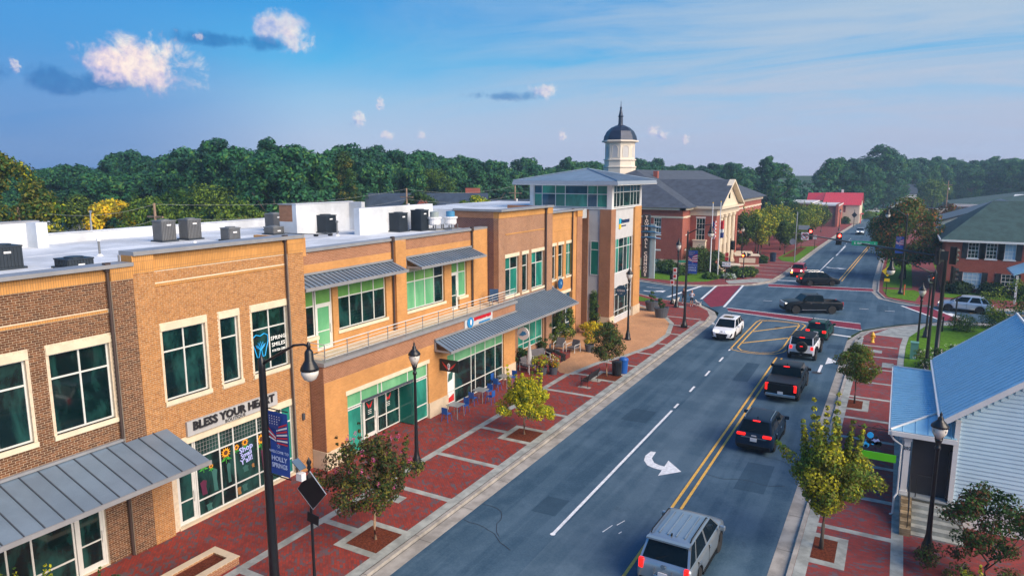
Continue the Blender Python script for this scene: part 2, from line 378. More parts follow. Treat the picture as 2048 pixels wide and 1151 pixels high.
# --- painted markings: each sheet a little above the last
def stripe(mb, pts, w_, z_=ZR+.013):
    for (xa, ya), (xb, yb) in zip(pts, pts[1:]):
        xa, ya = rs(xa, ya); xb, yb = rs(xb, yb)
        dx, dy = xb-xa, yb-ya; L = math.hypot(dx, dy) or 1; nx, ny = -dy/L*w_/2, dx/L*w_/2; ex, ey = dx/L*w_*.25*0, dy/L*w_*.25*0
        mb.poly([(xa+nx-ex, ya+ny-ey, z_), (xa-nx-ex, ya-ny-ey, z_), (xb-nx+ex, yb-ny+ey, z_), (xb+nx+ex, yb+ny+ey, z_)])
def arc(cx, cy, rx, ry, a0, a1, n=12): return [(cx+math.cos(R(a0+(a1-a0)*i/n))*rx, cy+math.sin(R(a0+(a1-a0)*i/n))*ry) for i in range(n+1)]
g = MB()
stripe(g, [(-10.95,22.9),(-11.02,39.4)], .14); stripe(g, [(-11.02,39.9),(-11.03,40.8)], .14)
for a_, b_ in ((43.5,44.8),(47.6,49.0),(51.9,53.3)): stripe(g, [(-11.05, a_),(-11.08, b_)], .14)
stripe(g, [(-11.15,55.6),(-11.1,56.6)], .14)
g.poly([(*rs(-10.95+.11*math.cos(2*PI*k/10), 22.9+.11*math.sin(2*PI*k/10)), ZR+.0135) for k in range(10)])
stripe(g, [(-15.3,73.95),(-9,72.95),(-2.45,72.0)], .2); stripe(g, [(-14.75,72.1),(-9,70.7),(-2.2,69.0)], .2)     # near crosswalk edges
stripe(g, [(-14.3,92.95),(-2.2,95.3)], .2); stripe(g, [(-13.8,90.7),(-2,92.9)], .2)                              # far crosswalk edges
stripe(g, [(-18.9,77.7),(-19.6,88.2)], .25); stripe(g, [(-15.6,74.15),(-16.7,90.2)], .25)                          # west crosswalk edges
stripe(g, [(.9,84.2),(4.4,77.3)], .25); stripe(g, [(3.4,85.1),(6.3,78.1)], .25)                                  # east crosswalk edges
stripe(g, [(-13.5,96.8),(-9.9,97.4)], .4); stripe(g, [(-6.6,66.4),(-2.9,65.6)], .4); stripe(g, [(-22.6,77.2),(-21.2,87.0)], .4)
stripe(g, [(6.6,78.5),(5.1,81.9)], .5)
stripe(g, [(-9.75,100.2),(-9.3,128)], .15); stripe(g, [(-9.1,132),(-8.9,150)], .3)
for k in range(10): stripe(g, [(-9.1,131+k*4.0),(-9.05,132.2+k*4.0)], .16)
for x in (-12.6,-10.2,-7.8,-5.4,-3,-.6): stripe(g, [(x,80.2),(x+.9,80.3)], .12)
stripe(g, [(-27,82.9),(-24.8,82.7)], .15)
def arrow_turn(mb, x, y, s, flip=1, rot=0.0):
    c, sn = math.cos(rot), math.sin(rot)
    def T(p): px, py = p[0]*s*flip, p[1]*s; return rs(x+px*c-py*sn, y+px*sn+py*c)
    o = [(-.95+.34*0,1.15)]+[(-.95+1.3*(1-math.cos(R(t))), 1.15-1.5*math.sin(R(t))-.0) for t in range(0, 91, 15)]
    i = [(-.62,1.2)]+[(-.62+.97*(1-math.cos(R(t))), 1.2-1.2*math.sin(R(t))) for t in range(0, 91, 15)]
    for a, b, c2, d in zip(o, o[1:], i[1:], i): mb.poly([(*T(p), ZR+.013) for p in (a, b, c2, d)])
    mb.poly([(*T(p), ZR+.013) for p in ((.32,-.92),(1.5,-.2),(.32,.5))])
ao = [(-10.17,32.76),(-9.91,32.8),(-9.86,31.95),(-9.58,31.47),(-9.28,31.32),(-8.83,31.27),(-9.05,32.07),(-8.13,31.1),(-8.97,30.13),(-8.95,30.8),(-9.41,30.86),(-9.78,31.02),(-10.11,31.5),(-10.24,32.1)]
for a_, b_, c_, d_ in ((0,1,2,13),(13,2,3,12),(12,3,4,11),(11,4,5,10),(10,5,9,9)): g.poly([(*rs(*ao[k]), ZR+.013) for k in ((a_,b_,c_,d_) if c_ != d_ else (a_,b_,c_))][::-1])
g.poly([(*rs(*ao[k]), ZR+.013) for k in (6,7,8)][::-1]); g.poly([(*rs(*ao[k]), ZR+.0135) for k in (5,6,8,9)][::-1])
arrow_turn(g, -7.9, 113.5, 1.1, 1, R(20)); arrow_turn(g, -11.8, 107, 1.0, -1); arrow_turn(g, -25, 80.2, 1.0, 1, R(60))
for k, (a, b) in enumerate([((-4.2,52.5),(-4.2,54.6))]): stripe(g, [a, b], .18)
g.poly([(*rs(x,y), ZR+.013) for x, y in [(-4.0,55.0),(-3.25,56.1),(-4.0,57.2)]])
for a in [(-9.3,24.0,-9.15,24.7),(-9.0,24.8,-8.85,25.3),(-8.7,24.2,-8.65,24.4)]: stripe(g, [(a[0],a[1]),(a[2],a[3])], .04)
struct('white_road_markings', g, [M_white])
g = MB()
stripe(g, [(-7.52,19.6),(-7.45,40),(-7.45,55.3)], .12); stripe(g, [(-7.12,23.8),(-7.1,40),(-7.08,55.3)], .12)
stripe(g, [(-6.45,99.8),(-4.75,160)], .14); stripe(g, [(-6.05,99.9),(-4.4,160)], .14)
stripe(g, [(-8.9,19.2),(-8.85,20.3)], .12)
outer = [(-11.15,56.2),(-11.2,62),(-11.2,68.0),(-11.0,69.2)]+[(-10.6,69.3),(-9.5,69.6),(-8.4,69.6),(-7.3,69.3),(-6.9,68.6),(-7.05,66),(-7.1,62),(-7.1,58.4),(-7.25,57.2)]+[(-7.7,56.35),(-8.6,55.75),(-9.6,55.6),(-10.4,55.8),(-11.15,56.2)]
inner = [(-10.75,57.1),(-10.8,62),(-10.8,68.6),(-10.4,69.0),(-9.5,69.25),(-8.5,69.25),(-7.6,68.95),(-7.4,68.3),(-7.5,64),(-7.5,58.6),(-7.65,57.4),(-8.0,56.65),(-8.8,56.1),(-9.6,56.0),(-10.3,56.25),(-10.75,57.1)]
stripe(g, outer, .12); stripe(g, inner, .12); stripe(g, [(-10.75,63.6),(-7.45,68.2)], .2); stripe(g, [(-10.75,58.7),(-7.55,62.6)], .2)
stripe(g, [(6.9,83.2),(14,84.8)], .12); stripe(g, [(6.95,82.9),(14,84.5)], .12)
struct('yellow_road_markings', g, [M_yel])
g = MB()
for q in ([(-15.2,73.75),(-9,72.85),(-2.5,71.9),(-2.25,69.2),(-9,70.9),(-14.7,72.3)], [(-14.1,92.75),(-2.25,95.1),(-2.05,93.1),(-13.75,90.95)],
          [(-18.6,77.4),(-19.4,88.0),(-16.95,89.9),(-15.85,74.9),(-16.8,73.4)], [(1.1,83.9),(3.3,84.9),(6.1,78.2),(4.5,77.4)]):
    g.poly([(*rs(*p), ZR+.008) for p in clockring(q)])
struct('red_crosswalks', g, [M_cross])
# --- kerbs and gutters
def ribbon(mb, pts, o0, o1, z0, z1, m=0):
    """strip between two offsets (positive = right of travel)"""
    def off(d):
        out = []
        for i, p in enumerate(pts):
            a = pts[max(i-1, 0)]; b = pts[min(i+1, len(pts)-1)]; dx, dy = b[0]-a[0], b[1]-a[1]; L = math.hypot(dx, dy)
            out.append((p[0]+dy/L*d, p[1]-dx/L*d))
        return out
    A, B = off(o0), off(o1)
    for i in range(len(pts)-1):
        a, b, c, d = A[i], A[i+1], B[i+1], B[i]
        p = clockring([a, b, c, d])
        mb.hexa([(*q, z0) for q in p]+[(*q, z1) for q in p], m)
kl = [(-15.65,-12),(-15.65,20),(-15.65,40),(-15.65,54),(-15.6,60),(-15.62,66),(-15.9,69),(-16.7,71.4),(-18.2,73.6)]
kl2 = [(-18.2,73.6),(-19.2,74.6),(-21,74.9),(-23,75.4),(-26.6,77.8),(-34,82.6),(-58,95.5)]
kr = [(-2.35,-12),(-2.35,64.5),(-1.5,68.6),(-.1,71.0),(1.6,73.2)]
kr2 = [(1.6,73.2),(5.3,77.0),(12,78.9),(70,87.4)]
kn = [(-60,108.6),(-29.5,88.6),(-24.8,86.6),(-20,88.7),(-16,92),(-14.5,95.4),(-14,104),(-13.9,120),(-13.5,146),(-12.8,175),(-11.2,225),(-8.6,335)]
ke = [(70,101.6),(12,88.2),(5,85.8),(2.6,86),(.9,87.2),(-.7,88.9),(-1.5,93.2),(-1.7,104),(-1.6,160),(-.9,225),(6.6,330)]
gm = MB()
for k, sgn in ((kl+kl2[1:], 1), (kr+kr2[1:], -1), (kn, 1), (ke, -1)):
    ribbon(gm, k, .0 if 1 else 0, .78*sgn, ZR-.05, ZR+.006)
struct('gutter', gm, [M_conc])
gk = MB()
for k, sgn in ((kl+kl2[1:], 1), (kr+kr2[1:], -1), (kn, 1), (ke, -1)):
    ribbon(gk, k, 0, .17*sgn, ZR-.05, .004)
struct('kerb', gk, [M_conc])
gj = MB()
y = 8.0
while y < 66:
    gj.box(-15.66,-14.9,y,y+.018,ZR,ZR+.0085); gj.box(-15.67,-15.45,y,y+.018,.0,.0065)
    gj.box(-3.1,-2.34,y,y+.018,ZR,ZR+.0085); y += 3.05
gj.box(-15.68,-15.655,-10,60,.0,.006); gj.box(-15.44,-15.42,-10,60,ZR,ZR+.009)
struct('concrete_joints', gj, [M_joint])
# --- left pavement
LW = [(-60,-12),(-15.65,-12)] + kl[1:] + kl2[1:] + [(-60,95)]
gs = MB(); slab(gs, LW, -.28, 0.0); struct('pavement', gs, [M_pave, M_pave])
gb = MB(); cl = .004
gb.box(-16.12,-15.66,-12,66,-.05,cl)
gb.box(-19.87,-19.5,-12,43.6,-.05,cl)
for y in (3.4,7.3,11.2,15.2,19.35,23.3,27.3,31.5,35.35,39.5,43.75,47.6,51.5,55.2,59.2,62.9,66.6):
    x0 = -19.5 if y < 44 else {47.6:-18.7,51.5:-17.7,55.2:-17.0,59.2:-17.1,62.9:-22,66.6:-26}[y]
    skip = any(abs(y-t) < 1.05 for t in (6.8, 19.2, 31.6, 44.1))
    gb.box(x0, -17.8 if skip else -16.12, y-.16, y+.16, -.05, cl)
for ty in (6.8,19.2,31.6,44.1):
    gb.box(-17.95,-17.6,ty-1.1,ty+1.1,-.05,cl+.002); gb.box(-17.6,-16.12,ty+.78,ty+1.1,-.05,cl+.002); gb.box(-17.6,-16.12,ty-1.1,ty-.78,-.05,cl+.002)
pat = [(-19.7,43.4),(-19.15,47.1),(-18.1,49.9),(-17.25,53.9),(-17.3,58.8),(-18.3,63.4),(-20.2,66.9),(-23.1,70.1),(-27,72.5)]
ribbon(gb, pat, 0, .42, -.05, cl+.002)
gb.box(-18.5,-17.9,22.0,22.6,-.05,cl+.003)
gb.box(-20.4,-19.7,66.9,67.5,-.05,.012); gb.box(-20.0,-19.2,71.5,72.6,-.05,.012); gb.box(-22.4,-21,70.0,71,-.05,.01)
struct('pavement_bands', gb, [M_band])
gt = MB(); slab(gt, [(p[0], p[1]) for p in pat]+[(-30,72.5),(-30,49),(-24.3,49),(-22.4,49.8),(-21.4,47.5),(-21.4,44.6),(-20.3,43.4)], -.05, .004); struct('tan_paving', gt, [M_tan])
gm = MB()
for ty in (6.8,19.2,31.6,44.1): gm.box(-17.6,-16.12,ty-.78,ty+.78,-.05,.012)
struct('tree_pit_mulch', gm, [M_mulch])
gm = MB(); slab(gm, [(-22.3,73.6),(-24.7,73.2),(-30,74.5),(-30,78.6),(-27.4,77.4),(-24.4,75.2)], -.05, .02); struct('grass_verge', gm, [M_grass])
# --- right pavement
RW = [(-2.35,-12),(-2.35,64.5),(-1.5,68.6),(-.1,71.0),(1.6,73.2),(5.3,77.0),(12,78.9),(70,87.4),(70,-12)]
gs = MB(); slab(gs, RW, -.28, 0.0); struct('pavement_right', gs, [M_pave2])
gb = MB(); gb.box(-2.34,-1.92,-12,66,-.05,cl)
for y in (8.8,12.8,16.8,20.8,24.4,28.85,32.3,36.2,39.9,43.3,47.7,51.5,55.3,59.2,63):
    gb.box(-1.92,.68,y-.16,y+.16,-.05,cl)
gb.box(.68,1.1,-12,58.5,-.05,cl+.002)
ribbon(gb, [(1.1,58.5),(1.25,64),(1.5,68),(2.9,74)], -.42, 0, -.05, cl+.002)
for ty in (26.9, 46.0, 8.0):
    gb.box(-1.1,-.75,ty-1.2,ty+1.2,-.05,cl+.002); gb.box(-1.92,-1.1,ty+.85,ty+1.2,-.05,cl+.002); gb.box(-1.92,-1.1,ty-1.2,ty-.85,-.05,cl+.002)
slab(gb, [(-1.3,67.5),(1.4,67.3),(2.9,74),(1.6,73.1),(-.1,70.9)], -.05, cl+.003)
slab(gb, [(1.6,73.1),(2.9,74),(9,77.6),(70,86.4),(70,87.3),(12,78.8),(5.3,76.9)], -.05, cl+.001)
gb.box(-.3,.45,56.2,57.6,-.05,.012); gb.box(-1.2,-.4,60.6,61.6,-.05,.012)
struct('pavement_bands_right', gb, [M_band])
gm = MB()
for ty in (26.9, 46.0, 8.0): gm.box(-1.92,-1.1,ty-.85,ty+.85,-.05,.012)
struct('tree_pit_mulch_right', gm, [M_mulch])
gm = MB(); slab(gm, [(1.1,42.5),(1.12,58.5),(1.27,64),(1.52,68),(2.95,74),(9.1,77.3),(70,86),(70,42.5)], -.05, .02); struct('lawn', gm, [M_grass])
# --- far corners
gs = MB(); slab(gs, [(-60,108.6),(-29.5,88.6),(-24.8,86.6),(-20,88.7),(-16,92),(-14.5,95.4),(-14,104),(-13.9,120),(-13.5,146),(-12.8,175),(-11.2,225),(-8.6,335),(-30,335),(-60,200)], -.28, 0); struct('pavement_north', gs, [M_pave2])
gb = MB()
for y in (97.5,101.5,105.5,109.5,113.5,118,123,150,155,161,170): gb.box(-20.5,-14.3,y-.15,y+.15,-.05,cl)
slab(gb, [(-18.6,90.6),(-15.0,94.2),(-14.2,97.2),(-16,97.4),(-19.6,93)], -.05, cl+.002)
struct('pavement_bands_north', gb, [M_band])
gm = MB(); slab(gm, [(-13.95,117.7),(-16.3,119.2),(-17.5,123.4),(-16.6,144),(-13.6,147)], -.05, .03)
slab(gm, [(-45,91),(-23.5,89.6),(-21.5,91.2),(-20,97),(-20.5,101),(-24,103),(-45,97.3)], -.05, .02)
slab(gm, [(-11.5,236),(-20,250),(-14,320),(4,320),(-7.4,262)], -.05, .06)
struct('grass_verge_north', gm, [M_grass])
gm = MB(); slab(gm, [(-17.0,124.5),(-15.2,126),(-15.2,143),(-16.4,142.5)], -.02, .045); struct('mulch_bed', gm, [M_mulch])
gs = MB(); slab(gs, [(70,101.6),(12,88.2),(5,85.8),(2.6,86),(.9,87.2),(-.7,88.9),(-1.5,93.2),(-1.7,104),(-1.6,160),(-.9,225),(6.6,330),(70,330)], -.28, 0); struct('pavement_east', gs, [M_pave2])
gm = MB(); slab(gm, [(-.5,89.6),(2.2,88.0),(2.9,94.6),(2.2,96.4),(-1.2,95.6)], -.05, .02); slab(gm, [(-1.2,97.2),(2.0,98),(2.3,150),(-1.3,150)], -.05, .02); slab(gm, [(5.2,92.5),(70,104),(70,130),(5.2,130)], -.05, .015)
struct('grass_verge_east', gm, [M_grass])
gs = MB(); slab(gs, [(-.5,330),(60,330),(60,262),(-3,262)], -.2, .02); slab(gs, [(-9,330),(-8.6,262),(-12,262),(-40,300)], -.2, .01); struct('far_parking_lot', gs, [M_conc])

# ================================================================== WALL / WINDOW KIT
def ub(mb, ax, p, d0, d1, u0, u1, z0, z1, m=0):
    if ax == 'x': mb.box(p+d0, p+d1, u0, u1, z0, z1, m)
    elif ax == 'y': mb.box(u0, u1, p-d1, p-d0, z0, z1, m)
    elif ax == 'X': mb.box(p-d1, p-d0, u0, u1, z0, z1, m)      # faces -x
def wall(mb, ax, p, th, u0, u1, z0, z1, holes=(), m=0):
    us = sorted({u0, u1, *[h[0] for h in holes], *[h[1] for h in holes]}); us = [u for u in us if u0 <= u <= u1]
    for a, b in zip(us, us[1:]):
        hs = sorted([h for h in holes if h[0] <= a+1e-6 and h[1] >= b-1e-6], key=lambda h: h[2]); zc = z0
        for h in hs:
            if h[2] > zc+1e-6: ub(mb, ax, p, -th, 0, a, b, zc, h[2], m)
            zc = max(zc, h[3])
        if zc < z1-1e-6: ub(mb, ax, p, -th, 0, a, b, zc, z1, m)
M_frame = mat('aluminium_frame', (.62,.64,.62), .45, var=.05)
M_trimc = mat('cream_precast', (.66,.58,.43), .75, var=.08, scale=2, bump=.05)
M_gdark = glassmat('glass_dark', (.002,.010,.011), (.014,.068,.062), .05, 1.1)
M_gteal = glassmat('glass_teal', (.012,.16,.125), (.03,.33,.25), .12)
M_ggreen = glassmat('glass_green', (.12,.30,.08), (.20,.42,.13), .12)
M_glgt = glassmat('glass_pale_green', (.10,.34,.17), (.18,.46,.25), .12)
M_gblue = glassmat('glass_blue', (.01,.05,.09), (.03,.12,.2))
def window(par, ax, p, u0, u1, z0, z1, uc=(), zc=(), glass=None, fm=None, rec=.12, fw=.06, sill=True, lintel=True, sm=None, pick=None, name='window', depth=.05, lh=.25):
    """frame (with mullions) as the window part; panes, sill and lintel as its sub-parts"""
    glass = glass or M_gdark; fm = fm or M_frame; sm = sm or M_trimc
    f = MB(); a = -rec-depth; b = -rec
    ub(f, ax, p, a, b, u0, u0+fw, z0, z1); ub(f, ax, p, a, b, u1-fw, u1, z0, z1)
    ub(f, ax, p, a, b-.002, u0+fw, u1-fw, z0, z0+fw); ub(f, ax, p, a, b-.002, u0+fw, u1-fw, z1-fw, z1)
    for u in uc: ub(f, ax, p, a, b, u-fw/2, u+fw/2, z0+fw, z1-fw)
    for z_ in zc: ub(f, ax, p, a, b-.004, u0+fw, u1-fw, z_-fw/2, z_+fw/2)
    fo = part(name, f, fm, par)
    us = [u0+fw*.5, *uc, u1-fw*.5]; zs = [z0+fw*.5, *zc, z1-fw*.5]
    for i, (ua, ub_) in enumerate(zip(us, us[1:])):
        for j, (za, zb) in enumerate(zip(zs, zs[1:])):
            q = MB(); ub(q, ax, p, a+.008, a+.02, ua, ub_, za, zb)
            part('pane', q, pick(i, j) if pick else glass, fo)
    if sill: q = MB(); ub(q, ax, p, -rec, .07, u0-.1, u1+.1, z0-.17, z0); part('sill', q, sm, fo)
    if lintel: q = MB(); ub(q, ax, p, -rec, .035, u0-.08, u1+.08, z1, z1+lh); part('lintel', q, sm, fo)
    return fo

# ================================================================== THE LONG BRICK COMMERCIAL BUILDING
B_dark = brickmat('brick_dark_cream', (.10,.044,.02), (.15,.066,.03), (.55,.46,.34), mw=.012)
B_mort = mat('mortar_cream', (.62,.52,.39), .95, var=.12, scale=8)
B_mix = brickmat('brick_tan_cream', (.33,.165,.065), (.42,.21,.085), (.62,.5,.35), mw=.011)
B_tan = brickmat('brick_tan', (.47,.225,.075), (.53,.265,.09), (.5,.28,.12), mw=.006)
B_sold = brickmat('brick_soldier', (.50,.25,.075), (.57,.29,.09), (.27,.15,.07), .077, .32, mw=.007, off=0)
B_brown = brickmat('brick_brown', (.26,.115,.06), (.33,.15,.08), (.42,.27,.18), mw=.007)
B_D = brickmat('brick_reddish', (.24,.105,.055), (.31,.14,.07), (.46,.34,.24), mw=.009)
B_Dside = brickmat('brick_reddish_shaded', (.085,.030,.026), (.12,.045,.036), (.28,.2,.18), mw=.01)  # same block as B_D, side wall's shade painted into a darker brick colour
M_lime = mat('limestone', (.60,.50,.36), .8, var=.1, scale=1.5, bump=.1)
M_cap = mat('grey_metal_coping', (.30,.31,.33), .5, metal=.3, var=.08)
M_roofw = mat('white_roof_membrane', (.54,.58,.63), .7, var=.2, scale=.45, detail=6)
M_seam = mat('standing_seam_grey', (.19,.26,.34), .42, metal=.35, var=.10, scale=.8)
M_seamd = mat('seam_dark', (.075,.09,.115), .5, metal=.35, var=.05)
M_pipe = mat('downpipe_bronze', (.07,.05,.045), .5, metal=.3, var=.05)
bld = thing('commercial_building', 'long tan and brown brick shop building with white flat roof and corner glass tower', 'building', (-24, 30, 0))
P = bld
W = MB()   # mats: 0 dark 1 mix 2 tan 3 brown 4 D 5 Dside 6 mortar 7 soldier 8 lime 9 cap
WM = [B_dark, B_mix, B_tan, B_brown, B_D, B_Dside, B_mort, B_sold, M_lime, M_cap]
ZW0, ZW1, LH = 5.37, 8.13, .25
hA = [(11.85,13.85,ZW0,ZW1), (9.2,11.15,ZW0,ZW1), (5.8,7.8,ZW0,ZW1), (4,13.15,.02,2.95)]
wall(W, 'x', -24.05, .5, 2, 14.0, 0, 10.3, hA, 6)
hB = [(15.85,17.72,ZW0,ZW1), (18.42,19.3,ZW0,ZW1), (20.02,21.98,ZW0,ZW1), (15.95,21.98,.02,3.42)]
wall(W, 'x', -24.0, .5, 15.62, 22.0, 0, 10.45, hB, 6)
W.box(-24.4,-23.84,14.0,14.8,0,10.3,6); W.box(-24.4,-23.83,14.8,15.62,0,10.45,6); W.box(-24.5,-23.79,22.0,22.92,0,10.45,6)
W.box(-24.5,-24.0,2,14.0,10.3,10.75,7); W.box(-24.45,-23.81,14.0,14.8,10.3,10.75,7)
W.box(-24.5,-23.97,15.62,22.0,10.45,11.1,7); W.box(-24.45,-23.8,14.8,15.62,10.45,11.1,7); W.box(-24.5,-23.76,22.0,22.92,10.45,11.1,7)
W.box(-24.3,-24.015,2,13.9,9.2,9.29,7); W.box(-24.3,-23.965,15.62,22.0,9.86,9.95,7)
W.box(-24.6,-23.75,2,14.83,10.75,10.88,9); W.box(-24.6,-23.72,14.83,23.0,11.1,11.25,9)
W.box(-24.6,-24.55,14.78,14.83,10.88,11.1,9)
wall(W, 'y', 22.92, .2, -27, -23.8, 10.25, 11.1, (), 2)
# C upper
hC = [(24.0,25.95,5.15,8.3), (26.35,30.2,5.98,8.3), (32.05,35.95,5.98,8.3), (36.75,38.55,5.15,8.3)]
wall(W, 'x', -25.0, .4, 22.92, 41.08, 5.0, 9.62, hC, 2)
W.box(-25.4,-24.995,22.92,41.08,9.62,10.25,3); W.box(-25.5,-24.88,22.95,41.06,10.25,10.4,9)
W.box(-25.1,-24.86,30.95,31.9,5.1,10.25,2); W.box(-25.1,-24.86,39.2,41.0,5.1,10.25,2)
W.box(-25.2,-22.95,23.02,41.4,4.9,5.1,8)
# bay
hS = [(24.5,31.2,.02,3.3), (33.1,39.9,.02,3.3)]
wall(W, 'x', -22.92, .35, 23.0, 41.5, 0.9, 4.3, hS, 2)
W.box(-23.27,-22.915,23.0,41.5,4.3,5.12,3)
for a, b in ((23.0,24.5),(31.2,33.1),(39.9,41.5)): W.box(-23.3,-22.86,a,b,0,.9,8)
W.box(-24.1,-22.93,22.975,23.25,.9,5.115,3); W.box(-24.1,-22.88,22.94,23.2,0,.9,8)
W.box(-24.1,-22.93,41.25,41.5,.9,5.12,2)
W.box(-23.35,-22.78,22.9,41.6,5.12,5.3,9); W.box(-24.3,-23.35,22.9,23.3,5.12,5.3,9)
# D
hD = [(42.0,43.95,ZW0,ZW1), (44.5,45.42,ZW0,ZW1), (46.0,48.05,ZW0,ZW1), (43.9,48.0,.9,3.3)]
wall(W, 'x', -24.0, .4, 41.08, 48.2, 0, 10.95, hD, 4); W.box(-24.4,-23.8,48.2,49.16,0,10.95,4)
W.box(-24.4,-23.97,41.08,48.2,10.95,11.42,7); W.box(-24.4,-23.77,48.2,49.16,10.95,11.42,7); W.box(-24.3,-23.97,42,48.1,9.75,9.83,7)
W.box(-27.6,-24.4,41.08,41.4,5,10.95,5); W.box(-27.6,-24.4,41.06,41.4,10.95,11.42,3); W.box(-27.7,-23.7,40.98,41.5,11.42,11.56,9); W.box(-24.45,-23.7,41.5,49.24,11.42,11.57,9)
W.box(-27.8,-24.4,49.0,49.16,10,11.5,3)
# E
hE = [(50.35,51.5,ZW0,ZW1), (51.95,52.95,ZW0,ZW1), (53.5,55.0,ZW0,ZW1), (49.9,55.0,.5,3.9)]
wall(W, 'x', -24.6, .4, 49.16, 55.3, 0, 10.3, hE, 2); W.box(-25,-24.4,55.3,56.4,0,10.3,3)
W.box(-25,-24.57,49.16,55.3,10.3,10.85,7); W.box(-25,-24.37,55.3,56.4,10.3,10.85,7); W.box(-25.1,-24.3,49.2,56.5,10.85,11.0,9); W.box(-24.9,-24.575,49.3,55.2,9.3,9.38,7)
W.box(-31,-25,56.2,56.4,0,10.85,3)
W.box(-25.0,-24.45,54.6,55.3,0,10.3,2)
part('wall', W, WM, P)
# real bricks on the nearest walls
def bricks_on(x, u0, u1, z0, z1, holes, ms):
    out = []; r = random.Random(int(u0*10)); row = 0; z_ = z0
    while z_+.068 <= z1+1e-3:
        u = u0-(.1065 if row % 2 else 0)
        while u < u1:
            a, b = max(u, u0), min(u+.203, u1)
            if b-a > .04:
                segs = [(a, b)]
                for h in holes:
                    if z_+.068 > h[2]-1e-3 and z_ < h[3]:
                        ns = []
                        for (s0, s1) in segs:
                            if s1 <= h[0] or s0 >= h[1]: ns.append((s0, s1)); continue
                            if s0 < h[0]: ns.append((s0, h[0]))
                            if s1 > h[1]: ns.append((h[1], s1))
                        segs = ns
                for s0, s1 in segs:
                    if s1-s0 > .02: out.append((x, s0, s1, z_, ms[r.choice((0,0,0,1,1,2))], r.uniform(.005,.009)))
            u += .2145
        z_ += .0785; row += 1
    return out
hol = lambda hs: [(h[0]-.1, h[1]+.1, h[2]-.19, h[3]+.27) if h[2] > 3 else (h[0], h[1], h[2], h[3]+.27) for h in hs]
bk = [mat('brick_umber', (.13,.058,.028), .85, var=.25, scale=6, spec=.2), mat('brick_chestnut', (.175,.08,.038), .85, var=.25, scale=6, spec=.2), mat('brick_walnut', (.10,.048,.026), .85, var=.2, scale=6, spec=.2),
      mat('brick_honey', (.375,.175,.058), .85, var=.2, scale=6, spec=.2), mat('brick_amber', (.40,.19,.065), .85, var=.2, scale=6, spec=.2), mat('brick_copper', (.335,.15,.05), .85, var=.2, scale=6, spec=.2)]
allb = bricks_on(-24.05, 7.0, 14.0, 4.0, 10.29, hol(hA)+[(0,15,9.19,9.3)], (0,1,2)) + bricks_on(-23.84, 14.0, 14.8, 0.0, 10.29, [], (0,1,2)) \
     + bricks_on(-23.83, 14.8, 15.62, 0.0, 10.44, [], (3,4,5)) + bricks_on(-24.0, 15.62, 22.0, 3.42, 10.44, hol(hB)+[(15,23,9.85,9.96)], (3,4,5)) + bricks_on(-23.79, 22.0, 22.92, 0, 10.44, [], (3,4,5)) \
     + bricks_on(-24.05, 13.15, 14.0, 0.0, 3.9, [], (0,1,2))
vis = [b for b in allb if b[1] > 11.2 and b[3] > 8.4 and b[1] < 14.7 and b[2]-b[1] > .15]
vis.sort(key=lambda b: b[1]**2+(14-b[3])**2); near = vis[:290]; ns = set(id(b) for b in near)
rest = MB()
for b in allb:
    if id(b) in ns: continue
    x, s0, s1, z_, m_, d_ = b; a = x+.0005; c = x+d_
    rest.add([(a,s0,z_),(a,s1,z_),(a,s1,z_+.068),(a,s0,z_+.068),(c,s0,z_),(c,s1,z_),(c,s1,z_+.068),(c,s0,z_+.068)], [(4,5,6,7),(0,1,5,4),(1,2,6,5),(2,3,7,6),(3,0,4,7)], m_)
part('brick_courses', rest, bk, P, kind='stuff')
bm_ = {}
for b in near:
    x, s0, s1, z_, m_, d_ = b; L = round(s1-s0, 3); k = (L, m_)
    if k not in bm_: q = MB(); q.box(0, .007, 0, L, 0, .068); bm_[k] = q.mesh('brick', [bk[m_]])
    o = bpy.data.objects.new('brick', bm_[k]); COL.objects.link(o); o.parent = P; o.location = Vector((x+.0005, s0, z_))-Vector(P.location)
# pipes
for x, y, z0, z1 in ((-23.93,13.96,0,10.75),(-23.9,22.0,0,11.1),(-24.9,30.75,5.1,10.3),(-24.9,39.1,5.1,10.3),(-23.85,48.15,4.9,11.4),(-24.48,54.55,4,10.85)):
    q = MB(); q.cyl((x,y,z0),(x,y,z1),.055,n=8); q.box(x-.09,x+.09,y-.1,y+.1,z1-.1,z1+.2); part('downpipe', q, M_pipe, P)
# upper windows
def gp(i, j): return M_gdark
for a, b in ((5.8,7.8),(9.2,11.15),(11.85,13.85)): window(P, 'x', -24.05, a, b, ZW0, ZW1, [(a+b)/2], [ZW1-.85])
window(P, 'x', -24.0, 15.85, 17.72, ZW0, ZW1, [16.8], [ZW1-.85]); window(P, 'x', -24.0, 18.42, 19.3, ZW0, ZW1, [], [ZW1-.85])
wt = window(P, 'x', -24.0, 20.02, 21.98, ZW0, ZW1, [21.0], [ZW1-.85])
window(P, 'x', -25.0, 26.35, 30.2, 5.98, 8.3, [27.3,28.28,29.25], [7.65], pick=lambda i, j: M_ggreen if j == 1 else M_gdark)
window(P, 'x', -25.0, 32.05, 35.95, 5.98, 8.3, [33.0,34.0,34.95], [7.65], pick=lambda i, j: (M_gdark if i == 3 else (M_ggreen if j else M_glgt)))
window(P, 'x', -25.0, 24.0, 24.75, 5.98, 8.3, [], [7.5], pick=lambda i, j: M_ggreen if j else M_gdark, lintel=False)
q = MB(); ub(q, 'x', -25.0, -.3, 0, 24.0, 24.75, 5.1, 5.81); part('wall', q, B_tan, P)
